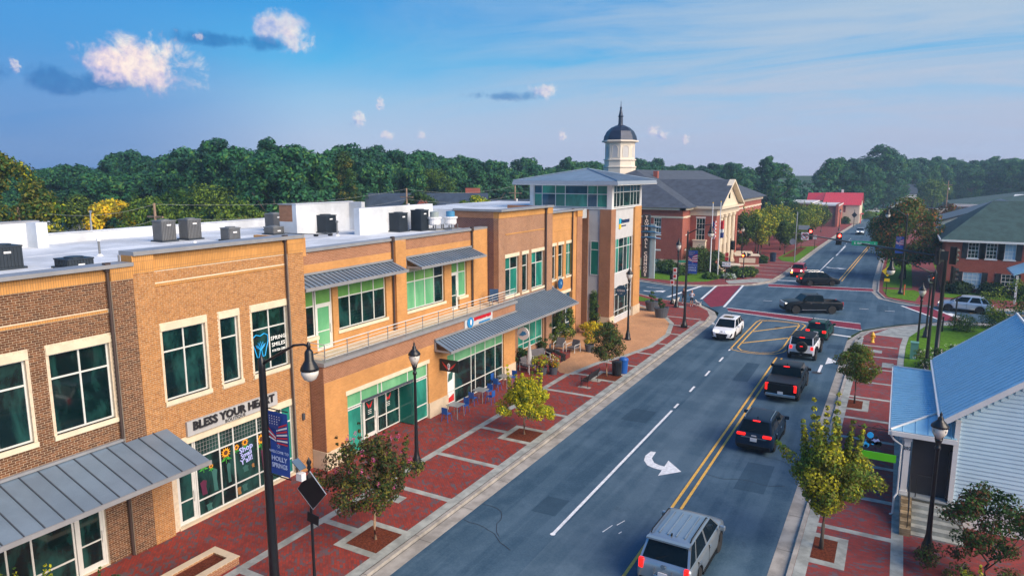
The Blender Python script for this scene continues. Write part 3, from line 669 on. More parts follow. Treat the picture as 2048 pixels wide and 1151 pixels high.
def door(par, ax, p, u0, u1, z0, z1, ztr, glass, gtop, name='door', fm=None):
    f = MB(); fm = fm or M_frame
    ub(f, ax, p, -.2, -.1, u0, u0+.07, z0, z1); ub(f, ax, p, -.2, -.1, u1-.07, u1, z0, z1); ub(f, ax, p, -.2, -.102, u0+.07, u1-.07, z1-.06, z1)
    ub(f, ax, p, -.2, -.102, u0+.07, u1-.07, ztr-.05, ztr+.05); ub(f, ax, p, -.18, -.12, u0+.07, u0+.17, z0, ztr-.05); ub(f, ax, p, -.18, -.12, u1-.17, u1-.07, z0, ztr-.05)
    ub(f, ax, p, -.18, -.122, u0+.17, u1-.17, z0, z0+.22); ub(f, ax, p, -.18, -.122, u0+.17, u1-.17, ztr-.15, ztr-.05); ub(f, ax, p, -.18, -.122, u0+.17, u1-.17, z0+1.0, z0+1.05)
    fo = part(name, f, fm, par)
    q = MB(); ub(q, ax, p, -.165, -.15, u0+.1, u1-.1, z0+.1, ztr-.06); part('pane', q, glass, fo)
    if z1-ztr > .15: q = MB(); ub(q, ax, p, -.165, -.15, u0+.05, u1-.05, ztr, z1-.03); part('transom_pane', q, gtop, fo)
    q = MB(); ub(q, ax, p, -.11, -.06, u1-.15, u1-.12, z0+.9, z0+1.35); part('handle', q, M_frame, fo)
    return fo
door(P, 'x', -25.0, 24.8, 25.95, 5.1, 8.3, 7.5, M_glgt, M_ggreen)
door(P, 'x', -25.0, 36.75, 37.6, 5.1, 8.3, 7.6, M_gdark, M_ggreen)
window(P, 'x', -25.0, 37.65, 38.55, 5.98, 8.3, [], [7.6], pick=lambda i, j: M_ggreen if j else M_glgt, lintel=False)
q = MB(); ub(q, 'x', -25.0, -.3, 0, 37.65, 38.55, 5.1, 5.81); part('wall', q, B_tan, P)
for a, b in ((42.0,43.95),(46.0,48.05)): window(P, 'x', -24.0, a, b, ZW0, ZW1, [(a+b)/2-.1], [ZW1-.85], glass=M_gteal if a > 44 else M_gdark, pick=(lambda i, j: M_gteal if (i+j) % 2 else M_gdark))
window(P, 'x', -24.0, 44.5, 45.42, ZW0, ZW1, [], [ZW1-.85])
for a, b, c in ((50.35,51.5,[]),(51.95,52.95,[]),(53.5,55.0,[54.2])): window(P, 'x', -24.6, a, b, ZW0, ZW1, c, [ZW1-.85], pick=(lambda i, j: M_gteal) if a > 53 else None)
# storefront A (under the long canopy)
q = MB(); ub(q, 'x', -24.05, -.1, .02, 7.0, 13.2, 2.95, 3.2); part('lintel', q, M_trimc, P)
window(P, 'x', -24.05, 4, 12.1, .02, 2.95, [5.2,6.4,7.6,8.8,10.0,10.75], [.75,2.35], rec=.14, sill=False, lintel=False)
door(P, 'x', -24.05, 12.12, 13.15, .02, 2.95, 2.5, M_gdark, M_gdark)
# boutique storefront
q = MB(); ub(q, 'x', -24.0, -.1, .03, 15.85, 22.1, 3.42, 3.68); part('lintel', q, M_trimc, P)
door(P, 'x', -24.0, 15.97, 16.85, .02, 3.42, 2.6, M_gdark, M_gdark)
M_grid = glassmat('glass_gridded', (.008,.03,.028), (.02,.07,.06))
bw_ = window(P, 'x', -24.0, 16.87, 21.98, .1, 3.42, [18.05,18.75,20.0,20.65,21.4], [.8,2.65], rec=.1, sill=False, lintel=False, pick=lambda i, j: (M_gteal if (i == 5) else (M_grid if j == 2 else M_gdark)))
q = MB()
for a, b in ((16.9,18.03),(18.07,18.73),(18.77,19.98),(20.02,20.63),(20.67,21.38)):
    n_ = max(2, int((b-a)/.14))
    for k in range(1, n_): ub(q, 'x', -24.0, -.135, -.128, a+(b-a)*k/n_-.006, a+(b-a)*k/n_+.006, 2.7, 3.36)
    for k in range(1, 4): ub(q, 'x', -24.0, -.135, -.127, a, b, 2.7+k*.165-.006, 2.7+k*.165+.006)
part('muntin_grid', q, M_cap, bw_)
q = MB(); ub(q, 'x', -24.0, -.1, .06, 15.9, 22.0, 0, .1); part('threshold', q, M_lime, P)
# window stickers: sunflowers and the "Shop Small Y'all!" lettering
M_sy = mat('sticker_yellow', (.85,.36,.02), .5, var=.2, scale=20); M_sb = mat('sticker_brown', (.10,.035,.01), .6, var=.2); M_sg = mat('sticker_green', (.04,.30,.03), .6, var=.2)
M_neon = mat('sticker_lilac', (.45,.5,.95), .5, var=0)
for (y, z_, r) in ((17.25,2.28,.2),(17.6,2.05,.12),(18.35,2.36,.25),(18.9,2.4,.15),(19.35,2.48,.19),(20.22,2.32,.27),(20.95,2.3,.2),(21.2,2.42,.14)):
    X = -24.125; st = MB()
    for k in range(12):
        a = 2*PI*k/12; c, s_ = math.cos(a), math.sin(a)
        st.poly([(X, y+c*r*.35-s_*r*.16, z_+s_*r*.35+c*r*.16), (X, y+c*r*1.05, z_+s_*r*1.05), (X, y+c*r*.35+s_*r*.16, z_+s_*r*.35-c*r*.16)], 0)
    st.poly([(X+.002, y+math.cos(2*PI*k/12)*r*.66, z_+math.sin(2*PI*k/12)*r*.66) for k in range(12)], 0)
    st.poly([(X+.004, y+math.cos(2*PI*k/12)*r*.42, z_+math.sin(2*PI*k/12)*r*.42) for k in range(12)], 1)
    for k in range(2):
        dy = (-.6, .6)[k]*r; st.poly([(X, y, z_-r*.7), (X, y+dy, z_-r*.95), (X, y+dy*1.9, z_-r*1.4), (X, y+dy*.5, z_-r*1.35)], 2)
    st.poly([(X, y-.012, z_-r*.8), (X, y+.012, z_-r*.8), (X, y+.012, z_-r*1.9), (X, y-.012, z_-r*1.9)], 2)
    part('sunflower_sticker', st, [M_sy, M_sb, M_sg], bw_)
for s_, zz, sz in (('Shop', 2.2, .36), ('Small', 1.93, .28), ("Y'all!", 1.66, .34)):
    text('window_lettering', s_, sz, M_neon, (-24.12, 19.38, zz), 'x', bw_, ext=.003, bold=.008, roll=R(8))
# shop interior goods seen behind the glass
M_magenta = mat('garment_magenta', (.09,.008,.04), .8); M_teal2 = mat('garment_teal', (.025,.11,.10), .8); M_or = mat('garment_orange', (.3,.14,.04), .8)
for (y, z0, z1, wd, m_) in ((17.2,.95,1.6,.32,0),(17.75,.9,1.9,.26,1),(18.45,1.0,1.9,.2,1),(19.2,.3,.62,.3,1),(19.3,1.15,1.45,.34,1),(19.7,1.2,1.4,.16,2),(20.3,.9,1.9,.26,0),(21.0,.95,1.8,.3,0),(17.4,.2,.5,.3,1),(18.9,.25,.6,.22,2)):
    st = MB(); st.poly([(-24.126, y-wd/2*.5, z0), (-24.126, y+wd/2, z0), (-24.126, y+wd/2*.7, (z0+z1)/2), (-24.126, y+wd/2, z1*.95), (-24.126, y, z1), (-24.126, y-wd/2, z1*.95), (-24.126, y-wd/2*.7, (z0+z1)/2)]); part('display_garment', st, [M_magenta, M_teal2, M_or][m_], bw_)
# dental office window graphic
M_cyan = mat('sticker_cyan', (.02,.45,.95), .5, var=0); M_wh = mat('sticker_white', (.75,.8,.8), .5, var=0)
tooth = []
for k in range(33):
    t = k/32; 
ty, tz = 20.5, 6.55
cp = [(0,.42),(.22,.5),(.4,.4),(.42,.12),(.3,-.2),(.22,-.5),(.1,-.52),(.04,-.22),(0,-.16),(-.04,-.22),(-.1,-.52),(-.22,-.5),(-.3,-.2),(-.42,.12),(-.4,.4),(-.22,.5),(0,.42)]
q = MB(); q.tube([(-24.12, ty+a, tz+b) for a, b in cp], .022, 5)
for a in (-50,-25,0,25,50):
    c, s_ = math.sin(R(a)), math.cos(R(a)); q.tube([(-24.12, ty, tz-.22), (-24.12, ty+c*.22-s_*.06, tz-.2+s_*.22), (-24.12, ty+c*.34, tz-.2+s_*.38), (-24.12, ty+c*.22+s_*.06, tz-.2+s_*.22), (-24.12, ty, tz-.22)], .012, 4)
part('tooth_logo', q, M_cyan, wt)
for s_, zz, sz in (('SPRING', 6.72, .24), ('SMILES', 6.42, .24), ('919-753-1280', 6.15, .15)):
    text('window_lettering', s_, sz, M_wh, (-24.12, 21.5, zz), 'x', wt, ext=.003, bold=.006 if sz > .2 else .004, spacing=1.1 if sz > .2 else .9)
# bay storefront 1 (recessed doors)
q = MB(); ub(q, 'x', -22.92, -.1, .03, 24.4, 31.3, 3.3, 3.52); part('lintel', q, M_trimc, P)
window(P, 'x', -22.92, 24.5, 31.2, 2.55, 3.3, [25.6,26.9,27.2,29.4,30.1], [], rec=.1, sill=False, lintel=False, glass=M_glgt)
window(P, 'x', -22.92, 24.5, 25.6, .1, 2.5, [], [], rec=.1, sill=False, lintel=False, glass=M_gteal, name='side_light')
window(P, 'x', -22.92, 29.9, 31.2, .1, 2.5, [], [.95], rec=.1, sill=False, lintel=False, glass=M_gteal, name='side_light')
door(P, 'x', -23.9, 25.65, 26.75, .02, 2.6, 2.5, M_gdark, M_gdark); door(P, 'x', -23.9, 26.8, 27.9, .02, 2.6, 2.5, M_gdark, M_gdark)
window(P, 'x', -23.9, 27.95, 29.85, .05, 2.6, [28.7], [.9], rec=.1, sill=False, lintel=False, name='side_light')
for y in (29.86,25.58): q = MB(); q.box(-24.05,-23.0,y,y+.04,.05,2.55); part('return_glazing', q, M_gteal, P)
q = MB(); q.box(-24.3,-24.1,23.3,41.2,0,4.9); q.box(-24.1,-23.02,25.6,29.9,2.56,2.7); part('inner_wall', q, M_seamd, P)
M_redst = mat('sticker_red', (.6,.03,.03), .5, var=0)
st = MB()
for y in (26.2, 27.35, 28.9):
    for sgn in (-1, 1): st.poly([(-24.02, y, 1.75), (-24.02, y+sgn*.26, 2.0), (-24.02, y+sgn*.16, 1.75), (-24.02, y+sgn*.06, 1.6)][::sgn], 0)
    for k in range(3): st.poly([(-24.02, y-.14, 1.5-k*.1), (-24.02, y+.14, 1.5-k*.1), (-24.02, y+.14, 1.53-k*.1), (-24.02, y-.14, 1.53-k*.1)], 1)
part('door_stickers', st, [M_redst, M_wh], P)
# bay storefront 2
window(P, 'x', -22.92, 33.1, 39.9, .05, 3.3, [34.0,35.9,36.4,37.6,38.9], [.95,2.65], rec=.1, sill=False, lintel=False,
       pick=lambda i, j: (M_glgt if j == 2 else (M_wh if (i == 0 and j < 2) else M_gdark)))
st = MB(); st.poly([(-23.01,33.25,.3),(-23.01,33.9,.3),(-23.01,33.9,.75),(-23.01,33.25,.55)], 0); st.poly([(-23.01,33.3,1.6),(-23.01,33.75,1.7),(-23.01,33.85,2.2),(-23.01,33.4,2.1)], 1)
part('window_poster', st, [M_redst, M_teal2], P)
# D / E ground floor glazing
window(P, 'x', -24.0, 43.9, 48.0, .9, 3.3, [44.9,45.9,46.95], [1.35], rec=.1, lintel=False, sill=False, glass=M_gteal)
window(P, 'x', -24.6, 49.9, 55.0, .5, 3.9, [51.1,52.5,53.8], [1.2,3.1], rec=.1, lintel=True, sill=True, pick=lambda i, j: M_gblue if i > 2 else M_gdark)
# canopies: a part each, with every seam its own rib
def canopy(y0, y1, xb, zb, xe, ze, seams, name='canopy', step=.41, xb2=None, zb2=None, ysplit=None):
    f = MB(); sl = (zb-ze)/(xe-xb)
    segs = [(y0, y1, xb, zb)] if ysplit is None else [(y0, ysplit, xb, zb), (ysplit, y1, xb2, zb2)]
    for a, b, x_, z_ in segs:
        f.hexa([(x_,a,z_-.05),(xe,a,ze-.05),(xe,b,ze-.05),(x_,b,z_-.05),(x_,a,z_),(xe,a,ze),(xe,b,ze),(x_,b,z_)], 0)
        f.box(x_, x_+.12, a, b, z_+.005, z_+.1, 1)
    f.box(xe-.01, xe+.05, y0-.03, y1+.03, ze-.14, ze+.015, 1)
    for yy, x_, z_ in ((y0, segs[0][2], segs[0][3]), (y1-.06, segs[-1][2], segs[-1][3])):
        f.hexa([(x_,yy,ze-.12),(xe,yy,ze-.12),(xe,yy+.06,ze-.12),(x_,yy+.06,ze-.12),(x_,yy,ze-.02),(xe,yy,ze-.02),(xe,yy+.06,ze-.02),(x_,yy+.06,ze-.02)], 1)
        f.box(x_, x_+.1, yy, yy+.06, ze-.02, z_-.05, 1)
    c = part(name, f, [M_seam, M_cap], P)
    n_ = int((y1-y0)/step); sm_ = {}
    for k in range(1, n_):
        yy = y0+(y1-y0)*k/n_; x_, z_ = (xb, zb) if (ysplit is None or yy < ysplit) else (xb2, zb2)
        key = (x_, z_)
        if key not in sm_:
            q = MB(); q.hexa([(0,-.018,.001),(xe-x_,-.018,ze-z_+.001),(xe-x_,.018,ze-z_+.001),(0,.018,.001),(0,-.012,.045),(xe-x_,-.012,ze-z_+.045),(xe-x_,.012,ze-z_+.045),(0,.012,.045)]); sm_[key] = q.mesh('seam', [M_seamd])
        o = bpy.data.objects.new('seam', sm_[key]); COL.objects.link(o); o.parent = c; o.location = Vector((x_, yy, z_))
    return c
canopy(2.0, 15.6, -24.0, 4.45, -21.4, 3.62, True, step=.56)
canopy(23.05, 30.72, -25.0, 9.12, -23.85, 8.7, True, step=.31)
canopy(31.95, 39.05, -25.0, 9.14, -23.8, 8.7, True, step=.31)
canopy(31.8, 49.7, -22.9, 4.5, -21.75, 3.98, True, step=.31, xb2=-24.0, zb2=5.0, ysplit=41.55)
# balcony railing
q = MB(); pm = None
rl = part('railing', (lambda m: (m.tube([(-24.2,23.08,6.15),(-22.88,23.08,6.15),(-22.88,41.4,6.15)], .025, 6), m)[1])(MB()), M_frame, P)
for z_ in (5.45,5.62,5.8,5.97):
    m = MB(); m.tube([(-24.2,23.08,z_),(-22.88,23.08,z_)], .013, 5); m.tube([(-22.88,23.08,z_),(-22.88,41.4,z_)], .013, 5); part('rail', m, M_frame, rl)
pq = MB(); pq.cyl((0,0,5.3),(0,0,6.15), .024, n=6); pmesh = pq.mesh('post', [mat('post_grey', (.22,.23,.25), .5, metal=.4, var=0)])
for y in [23.08+k*1.525 for k in range(13)]:
    o = bpy.data.objects.new('post', pmesh); COL.objects.link(o); o.parent = rl; o.location = Vector((-22.88, y, 0))
o = bpy.data.objects.new('post', pmesh); COL.objects.link(o); o.parent = rl; o.location = Vector((-24.2, 23.08, 0))
# tower
T = MB(); TM = [B_brown, M_lime, mat('grey_panel', (.50,.51,.53), .6, var=.05), mat('white_metal', (.66,.68,.70), .5, var=.04), B_tan, M_cap, mat('fascia_blue_grey', (.22,.26,.32), .5, var=.05)]
T.box(-23.8,-22.7,59,60.15,.9,10.8,0); T.box(-23.85,-22.65,58.95,60.2,0,.9,1)
T.box(-31,-24.95,59.0,59.4,0,10.75,0)
T.box(-24.97,-23.78,59.12,59.4,0,10.8,2)
wall(T, 'x', -22.85, .3, 60.15, 65.3, 0, 10.8, [(60.2,65.25,4.75,8.0),(60.2,65.25,.55,3.4)], 2)
T.box(-24.2,-22.66,65.3,67.2,.9,10.85,4); T.box(-24.3,-22.6,65.25,67.3,0,.9,1)
T.box(-31,-24.2,66.9,67.2,0,10.8,0); T.box(-31.05,-30.8,59.0,67.2,0,10.8,0)
T.box(-31,-22.68,58.98,67.22,10.8,10.9,3)
for a in ((-31,-30.6,59.0,59.3),(-23.15,-22.68,59.0,59.5),(-23.0,-22.7,66.9,67.2),(-31,-30.7,66.9,67.2)): T.box(*a,10.9,13.0,3)
T.box(-31.9,-21.5,57.2,68.2,12.98,13.05,3)
T.hexa([(-31.95,57.15,13.05),(-21.45,57.15,13.05),(-21.45,68.25,13.05),(-31.95,68.25,13.05),(-31.85,57.25,13.35),(-21.55,57.25,13.35),(-21.55,68.15,13.35),(-31.85,68.15,13.35)], 6)
part('tower_frame', T, TM, P)
ap = (-26.7,62.7,14.45); c4 = [(-31.85,57.25,13.355),(-21.55,57.25,13.355),(-21.55,68.15,13.355),(-31.85,68.15,13.355)]
T = MB(); [T.poly([c4[i], c4[(i+1) % 4], ap]) for i in range(4)]
rf = part('tower_roof', T, M_seam, P)
q = MB()
for i in range(4):
    a, b = Vector(c4[i]), Vector(c4[(i+1) % 4]); A = Vector(ap)
    for k in range(1, 22):
        t = k/22; p0 = a.lerp(b, t); s_ = min(t, 1-t)*2
        mid = (a+b)/2; p1 = p0+(A-mid)*s_
        q.tube([p0+Vector((0,0,.01)), p1+Vector((0,0,.012))], .018, 4)
    q.tube([a+Vector((0,0,.02)), A+Vector((0,0,.03))], .06, 4)
part('seam', q, M_seam, rf)
window(P, 'y', 59.1, -30.6, -23.15, 10.95, 12.95, [-29.6,-28.4,-27.3,-25.0,-24.0] if 0 else [-29.75,-28.35,-27.35,-25.1,-24.15], [12.15], rec=.02, sill=False, lintel=False, glass=M_gteal, fm=TM[3], pick=lambda i, j: [M_gteal, M_gblue, M_gteal][(i+j) % 3])
window(P, 'x', -22.75, 59.5, 66.9, 10.95, 12.95, [60.4,61.3,62.2,64.1,65.0,65.9], [12.3], rec=.02, sill=False, lintel=False, fm=TM[3], pick=lambda i, j: M_gblue if j else M_gdark)
window(P, 'x', -22.85, 60.2, 65.25, 4.75, 8.0, [60.9,61.6,62.9,63.9,64.6], [7.15], rec=.06, sill=False, lintel=False, fm=TM[3], pick=lambda i, j: M_gteal if i in (0,1,4) else M_gdark)
window(P, 'x', -22.85, 60.2, 65.25, .55, 3.4, [60.9,61.9,63.6,64.4], [1.1,2.7], rec=.06, sill=False, lintel=False, fm=TM[3])
window(P, 'y', 59.12, -24.7, -23.85, 4.75, 7.9, [], [7.1], rec=-.07, sill=False, lintel=False, glass=M_gteal, fm=TM[3])
window(P, 'y', 59.12, -24.7, -23.85, 0.1, 3.0, [], [2.4], rec=-.07, sill=False, lintel=False, fm=TM[5])
# roof decks and parapets
T = MB(); RM = [M_roofw, M_cap, B_brown]
T.box(-40.6,-24.5,2,23.0,10.0,10.2,0); T.box(-40.6,-25.3,23.0,41.1,10.0,10.2,0); T.box(-40.6,-24.4,41.35,49.1,10.0,10.9,0); T.box(-40.6,-25.05,49.1,58.9,10.0,10.85,0); T.box(-40.6,-31,58.9,70,10.0,10.9,0)
T.box(-41,-40.6,19.8,36,9,10.72,0); T.box(-41.05,-40.55,19.8,36,10.72,10.76,0)
T.box(-40.2,-39.75,2,19.2,10.2,11.5,0); T.box(-39.75,-38.8,19.2,19.75,10.2,11.5,0); T.box(-40.3,-39.7,2,19.85,11.5,11.56,1)
T.box(-33.35,-33.0,31.4,36.2,10.2,12.1,0); T.box(-33.0,-31.9,36.2,36.55,10.2,12.1,0); T.box(-34.5,-33.35,31.4,31.7,11.0,12.05,2); T.box(-34.55,-33.32,31.35,31.75,12.05,12.12,1); T.box(-34.5,-33.35,31.4,31.7,10.2,11.0,0)
T.box(-33.4,-32.95,31.35,36.6,12.1,12.14,0)
T.box(-29.85,-29.5,36.5,41.08,10.2,11.86,0); T.box(-29.5,-27.7,41.1,41.35,10.2,11.5,0); T.box(-29.9,-29.45,33.2,36.5,10.2,11.86,0)
T.box(-40.6,-31.9,36.4,36.55,10.2,11.1,0)
T.box(-41,-25.3,1.5,2.0,0,10.9,2); T.box(-41,-40.6,2,70,0,10.0,2); T.box(-41,-31,69.6,70,0,10.9,2)
part('roof', T, RM, P)
T = MB()
for y in (8,13,18,24,27,31.5): T.box(-38.5,-24.6,y,y+.03,10.2,10.206)
for x in (-30,-35): T.box(x,x+.03,2.1,41,10.2,10.207)
part('roof_seams', T, mat('roof_seam', (.62,.65,.7), .7, var=0), P)
T = MB()   # balcony table/furniture not included here; wall lights
for y in (14.4, 22.4): T.box(-23.79,-23.68,y-.06,y+.06,2.6,2.9)
part('wall_light', T, M_seamd, P)

# ================================================================== HAZE
hz = MB(); hz.box(-420, 420, -25, 480, -1.3, 27.5)
hm = bpy.data.materials.new('haze'); hm.use_nodes = True; hn = NT(hm.node_tree); hn.n.remove(hn.n['Principled BSDF'])
hv = hn.node('ShaderNodeVolumePrincipled'); hv.inputs['Color'].default_value = (.5, .75, 1, 1); hv.inputs['Density'].default_value = .0005; hv.inputs['Anisotropy'].default_value = .1
hn.l.new(hv.outputs[0], hn.n['Material Output'].inputs['Volume'])
ho = part('haze', hz, hm); ho['kind'] = 'stuff'; ho['label'] = 'thin blue evening haze over the whole town'; ho['category'] = 'haze'
# ================================================================== TOWN HALL (brick, portico, cupola)
B_red = brickmat('brick_red', (.26,.060,.042), (.33,.082,.055), (.38,.22,.18), mw=.006)
M_shing = mat('shingle_slate', (.050,.064,.090), .9, var=.25, scale=1.2, bump=.6, bscale=14, detail=8)
M_cream = mat('painted_cream', (.66,.58,.45), .6, var=.04)
M_copper = mat('dome_slate', (.022,.032,.06), .4, metal=.4, var=.2, scale=1)
th = thing('town_hall', 'red brick town hall with cream columned portico, slate roof and white domed cupola', 'building', (-33, 110, 0))
q = MB(); TMs = [B_red, M_cream, M_lime, M_shing]
wall(q, 'y', 97.5, .3, -48, -26.8, 1.8, 8.9, [(-31.0,-29.9,5.35,7.7),(-31.1,-29.9,.9,3.0) if 0 else (-31.0,-29.9,5.35,7.7),(-38,-36.9,5.35,7.7),(-34.4,-33.3,5.35,7.7)], 0)
q.box(-48,-26.75,97.45,97.8,0,1.0,2); wall(q, 'y', 97.46, .3, -48, -26.75, 1.0, 1.8, [(-31.0,-29.9,.9,3.0)], 2)
q.box(-48,-26.74,97.44,97.6,7.75,8.0,1)
q.box(-27.1,-26.8,97.8,101.5,1.8,8.9,0); q.box(-27.1,-26.74,97.8,101.5,0,1.8,2); q.box(-26.9,-26.74,97.8,101.5,7.75,8.0,1)
q.box(-27.1,-26.8,116.5,160,0,8.9,0); q.box(-27,-26.7,116.6,160,7.3,7.6,1); q.box(-26.9,-26.5,116.6,160.3,8.6,9.1,1)
wall(q, 'y', 101.5, .4, -26.8, -23.0, 0, 8.0, [(-25.9,-24.6,.2,3.3),(-25.9,-24.6,4.4,7.6)], 0)
q.box(-26.8,-22.95,101.45,116.6,8.0,9.0,1)
q.box(-23.5,-23.0,101.9,103.6,0,8.0,0); q.box(-23.5,-23.0,115.0,116.5,0,8.0,0); q.box(-24.6,-24.3,101.9,116.5,0,8.0,1); q.box(-26.8,-23,116.2,116.5,0,8,0)
q.box(-24.3,-23.3,103.6,115.0,3.4,4.3,1); q.box(-24.3,-21.8,101.6,116.4,0,.35,2)
q.box(-48.5,-26.3,96.9,97.44,8.9,9.25,1); q.box(-27.1,-26.2,96.9,101.2,8.9,9.25,1); q.box(-26.2,-22.4,100.9,101.4,9.0,9.35,1)
q.box(-48,-47.7,97.8,160,0,8.9,0); q.box(-48,-26.8,159.7,160,0,8.9,0)
part('wall', q, TMs, th)
for y in (104.4,107.3,110.2,113.1):
    q = MB(); q.lathe((-23.15,y+.4,.35), [(.42,0),(.42,.25),(.34,.35),(.30,7.1),(.4,7.3),(.45,7.65)], 14); part('column', q, M_cream, th, smooth=False)
# roofs
q = MB()
def hip(mb, x0, x1, y0, y1, z0, ya, yb, zr, xr=None, m=0):
    xr = (x0+x1)/2 if xr is None else xr
    a, b = (xr, ya, zr), (xr, yb, zr)
    mb.poly([(x0,y0,z0),(x1,y0,z0),a], m); mb.poly([(x1,y0,z0),(x1,y1,z0),b,a], m); mb.poly([(x1,y1,z0),(x0,y1,z0),b], m); mb.poly([(x0,y1,z0),(x0,y0,z0),a,b], m)
    mb.poly([(x0,y0,z0),(x0,y1,z0),(x1,y1,z0),(x1,y0,z0)], m)
hip(q, -48.8, -25.7, 96.6, 160.4, 9.26, 107.2, 149, 14.6)
mr = part('roof', q, M_shing, th)
q = MB(); q.poly([(-22.2,101.0,9.37),(-22.2,108.9,13.12),(-35,108.9,13.12),(-27,101.0,9.37)]); q.poly([(-22.2,108.9,13.12),(-22.2,116.9,9.37),(-27,116.9,9.37),(-35,108.9,13.12)])
part('portico_roof', q, M_shing, th)
q = MB(); q.hexa([(-23.2,101.6,9.0),(-22.95,101.6,9.0),(-22.95,116.3,9.0),(-23.2,116.3,9.0),(-23.2,108.85,12.7),(-22.95,108.85,12.7),(-22.95,108.95,12.7),(-23.2,108.95,12.7)])
pd_ = part('pediment', q, M_cream, th)
q = MB()
for s0, s1 in (((101.0,9.05),(108.95,12.85)),((116.9,9.05),(108.95,12.85))):
    q.hexa([(-23.0,s0[0],s0[1]),(-22.15,s0[0],s0[1]),(-22.15,s1[0],s1[1]),(-23.0,s1[0],s1[1]),(-23.0,s0[0],s0[1]+.3),(-22.15,s0[0],s0[1]+.3),(-22.15,s1[0],s1[1]+.3),(-23.0,s1[0],s1[1]+.3)])
part('raking_cornice', q, M_cream, pd_)
q = MB(); q.box(-23.0,-22.25,101.0,116.9,8.95,9.2); part('cornice', q, M_cream, pd_)
q = MB(); q.box(-22.95,-22.88,108.5,109.4,10.3,11.3); q.cyl((-22.95,108.95,11.3),(-22.88,108.95,11.3),.45,n=12); part('gable_vent', q, M_gdark, pd_)
# windows
M_wwood = mat('white_wood', (.72,.72,.70), .6, var=.04)
def sash(par, ax, p, u0, u1, z0, z1, nu=3, nz=4, glass=None, sill=True, lh=.22):
    us = [u0+(u1-u0)*k/nu for k in range(1, nu)]; zs = [z0+(z1-z0)*k/nz for k in range(1, nz)]
    f = MB(); fw = .07; a, b = -.1, -.04
    ub(f, ax, p, a, b, u0, u0+fw, z0, z1); ub(f, ax, p, a, b, u1-fw, u1, z0, z1); ub(f, ax, p, a, b-.002, u0+fw, u1-fw, z0, z0+fw); ub(f, ax, p, a, b-.002, u0+fw, u1-fw, z1-fw, z1)
    for u in us: ub(f, ax, p, a+.02, b-.02, u-.02, u+.02, z0+fw, z1-fw)
    for z_ in zs: ub(f, ax, p, a+.02, b-.022, u0+fw, u1-fw, z_-.02, z_+.02)
    ub(f, ax, p, a+.02, b, u0+fw, u1-fw, (z0+z1)/2-.035, (z0+z1)/2+.035)
    if sill: ub(f, ax, p, -.1, .08, u0-.08, u1+.08, z0-.14, z0)
    if lh: ub(f, ax, p, -.1, .03, u0-.06, u1+.06, z1, z1+lh)
    fo = part('window', f, M_wwood, par); g_ = MB(); ub(g_, ax, p, a, a+.02, u0+.02, u1-.02, z0+.02, z1-.02); part('pane', g_, glass or M_gdark, fo); return fo
for u in (-31.0,-34.4,-38): sash(th, 'y', 97.5, u, u+1.1, 5.35, 7.7, 3, 4)
sash(th, 'y', 97.5, -31.0, -29.9, .9, 3.0, 4, 4, M_gteal)
f = sash(th, 'x', -26.8, 99.2, 100.3, 5.35, 7.7, 2, 6); sash(th, 'x', -26.8, 99.2, 100.3, .9, 3.0, 2, 4)
sash(th, 'y', 101.5, -25.9, -24.6, .2, 3.3, 3, 4, sill=False); sash(th, 'y', 101.5, -25.9, -24.6, 4.4, 7.6, 3, 4, sill=False)
q = MB(); q.box(-26.1,-24.3,100.8,101.45,3.35,4.35); q.box(-26.2,-24.2,100.7,101.45,4.35,4.5); part('balcony', q, M_cream, th)
for y in [119+3.4*k for k in range(12)]: sash(th, 'x', -26.8, y, y+1.2, 4.8, 7.2, 3, 4); 
for y in [119+3.4*k for k in range(12)]: sash(th, 'x', -26.8, y, y+1.2, .9, 3.0, 3, 4)
M_cup = mat('painted_warm_white', (.70,.63,.53), .6, var=.03)
# cupola
q = MB(); c = (-41.1,110,0)
q.lathe(c, [(2.62,12.6),(2.62,14.9),(2.75,15.0),(2.75,15.15),(2.5,15.2),(2.5,16.1),(2.68,16.15),(2.68,16.3),(2.42,16.35),(2.42,18.9),(2.5,19.0)], 8)
cup = part('cupola', q, M_cup, th)
q = MB(); q.lathe(c, [(2.5,18.95),(3.0,19.1),(3.0,19.3),(2.6,19.4)], 8); part('cornice', q, M_cup, cup)
q = MB(); q.lathe(c, [(2.75,19.36),(2.62,20.0),(2.2,20.8),(1.5,21.4),(.7,21.75),(.55,21.8)], 8); part('dome', q, M_copper, cup)
q = MB(); q.lathe(c, [(.5,21.75),(.38,22.0),(.34,23.1),(.5,23.2),(.36,23.3),(.14,24.4),(.2,24.55),(.1,24.7),(.05,24.9),(.03,25.6),(0,25.7)], 10); part('finial', q, M_copper, cup)
for k in range(8):
    a = 2*PI*k/8; nrm = Vector((math.cos(a), math.sin(a), 0)); tn = Vector((-nrm.y, nrm.x, 0)); r = 2.42*math.cos(PI/8)
    pts = [(-.52,16.6),(-.52,18.0)]+[(-.52*math.cos(t), 18.0+.52*math.sin(t)) for t in (R(22),R(45),R(67),R(90),R(113),R(135),R(158))]+[(.52,18.0),(.52,16.6)]
    q = MB(); q.tube([Vector(c)+nrm*(r+.02)+tn*x+Vector((0,0,z_)) for x, z_ in pts], .05, 4); part('arch_moulding', q, M_cup, cup)
    q = MB(); q.extr([Vector(c)+nrm*(r+.004)+tn*x*.93+Vector((0,0,z_)) for x, z_ in pts], nrm*.02); part('louvre_panel', q, mat('louvre_grey', (.5,.5,.5), .6, var=.03), cup)
for x, y, zz, r in ((-34.7,109.5,13.9,.35),(-30.8,128,12.2,.3)): q = MB(); q.box(x-r,x+r,y-r,y+r,zz-1.6,zz+.5); part('chimney', q, B_red, th)

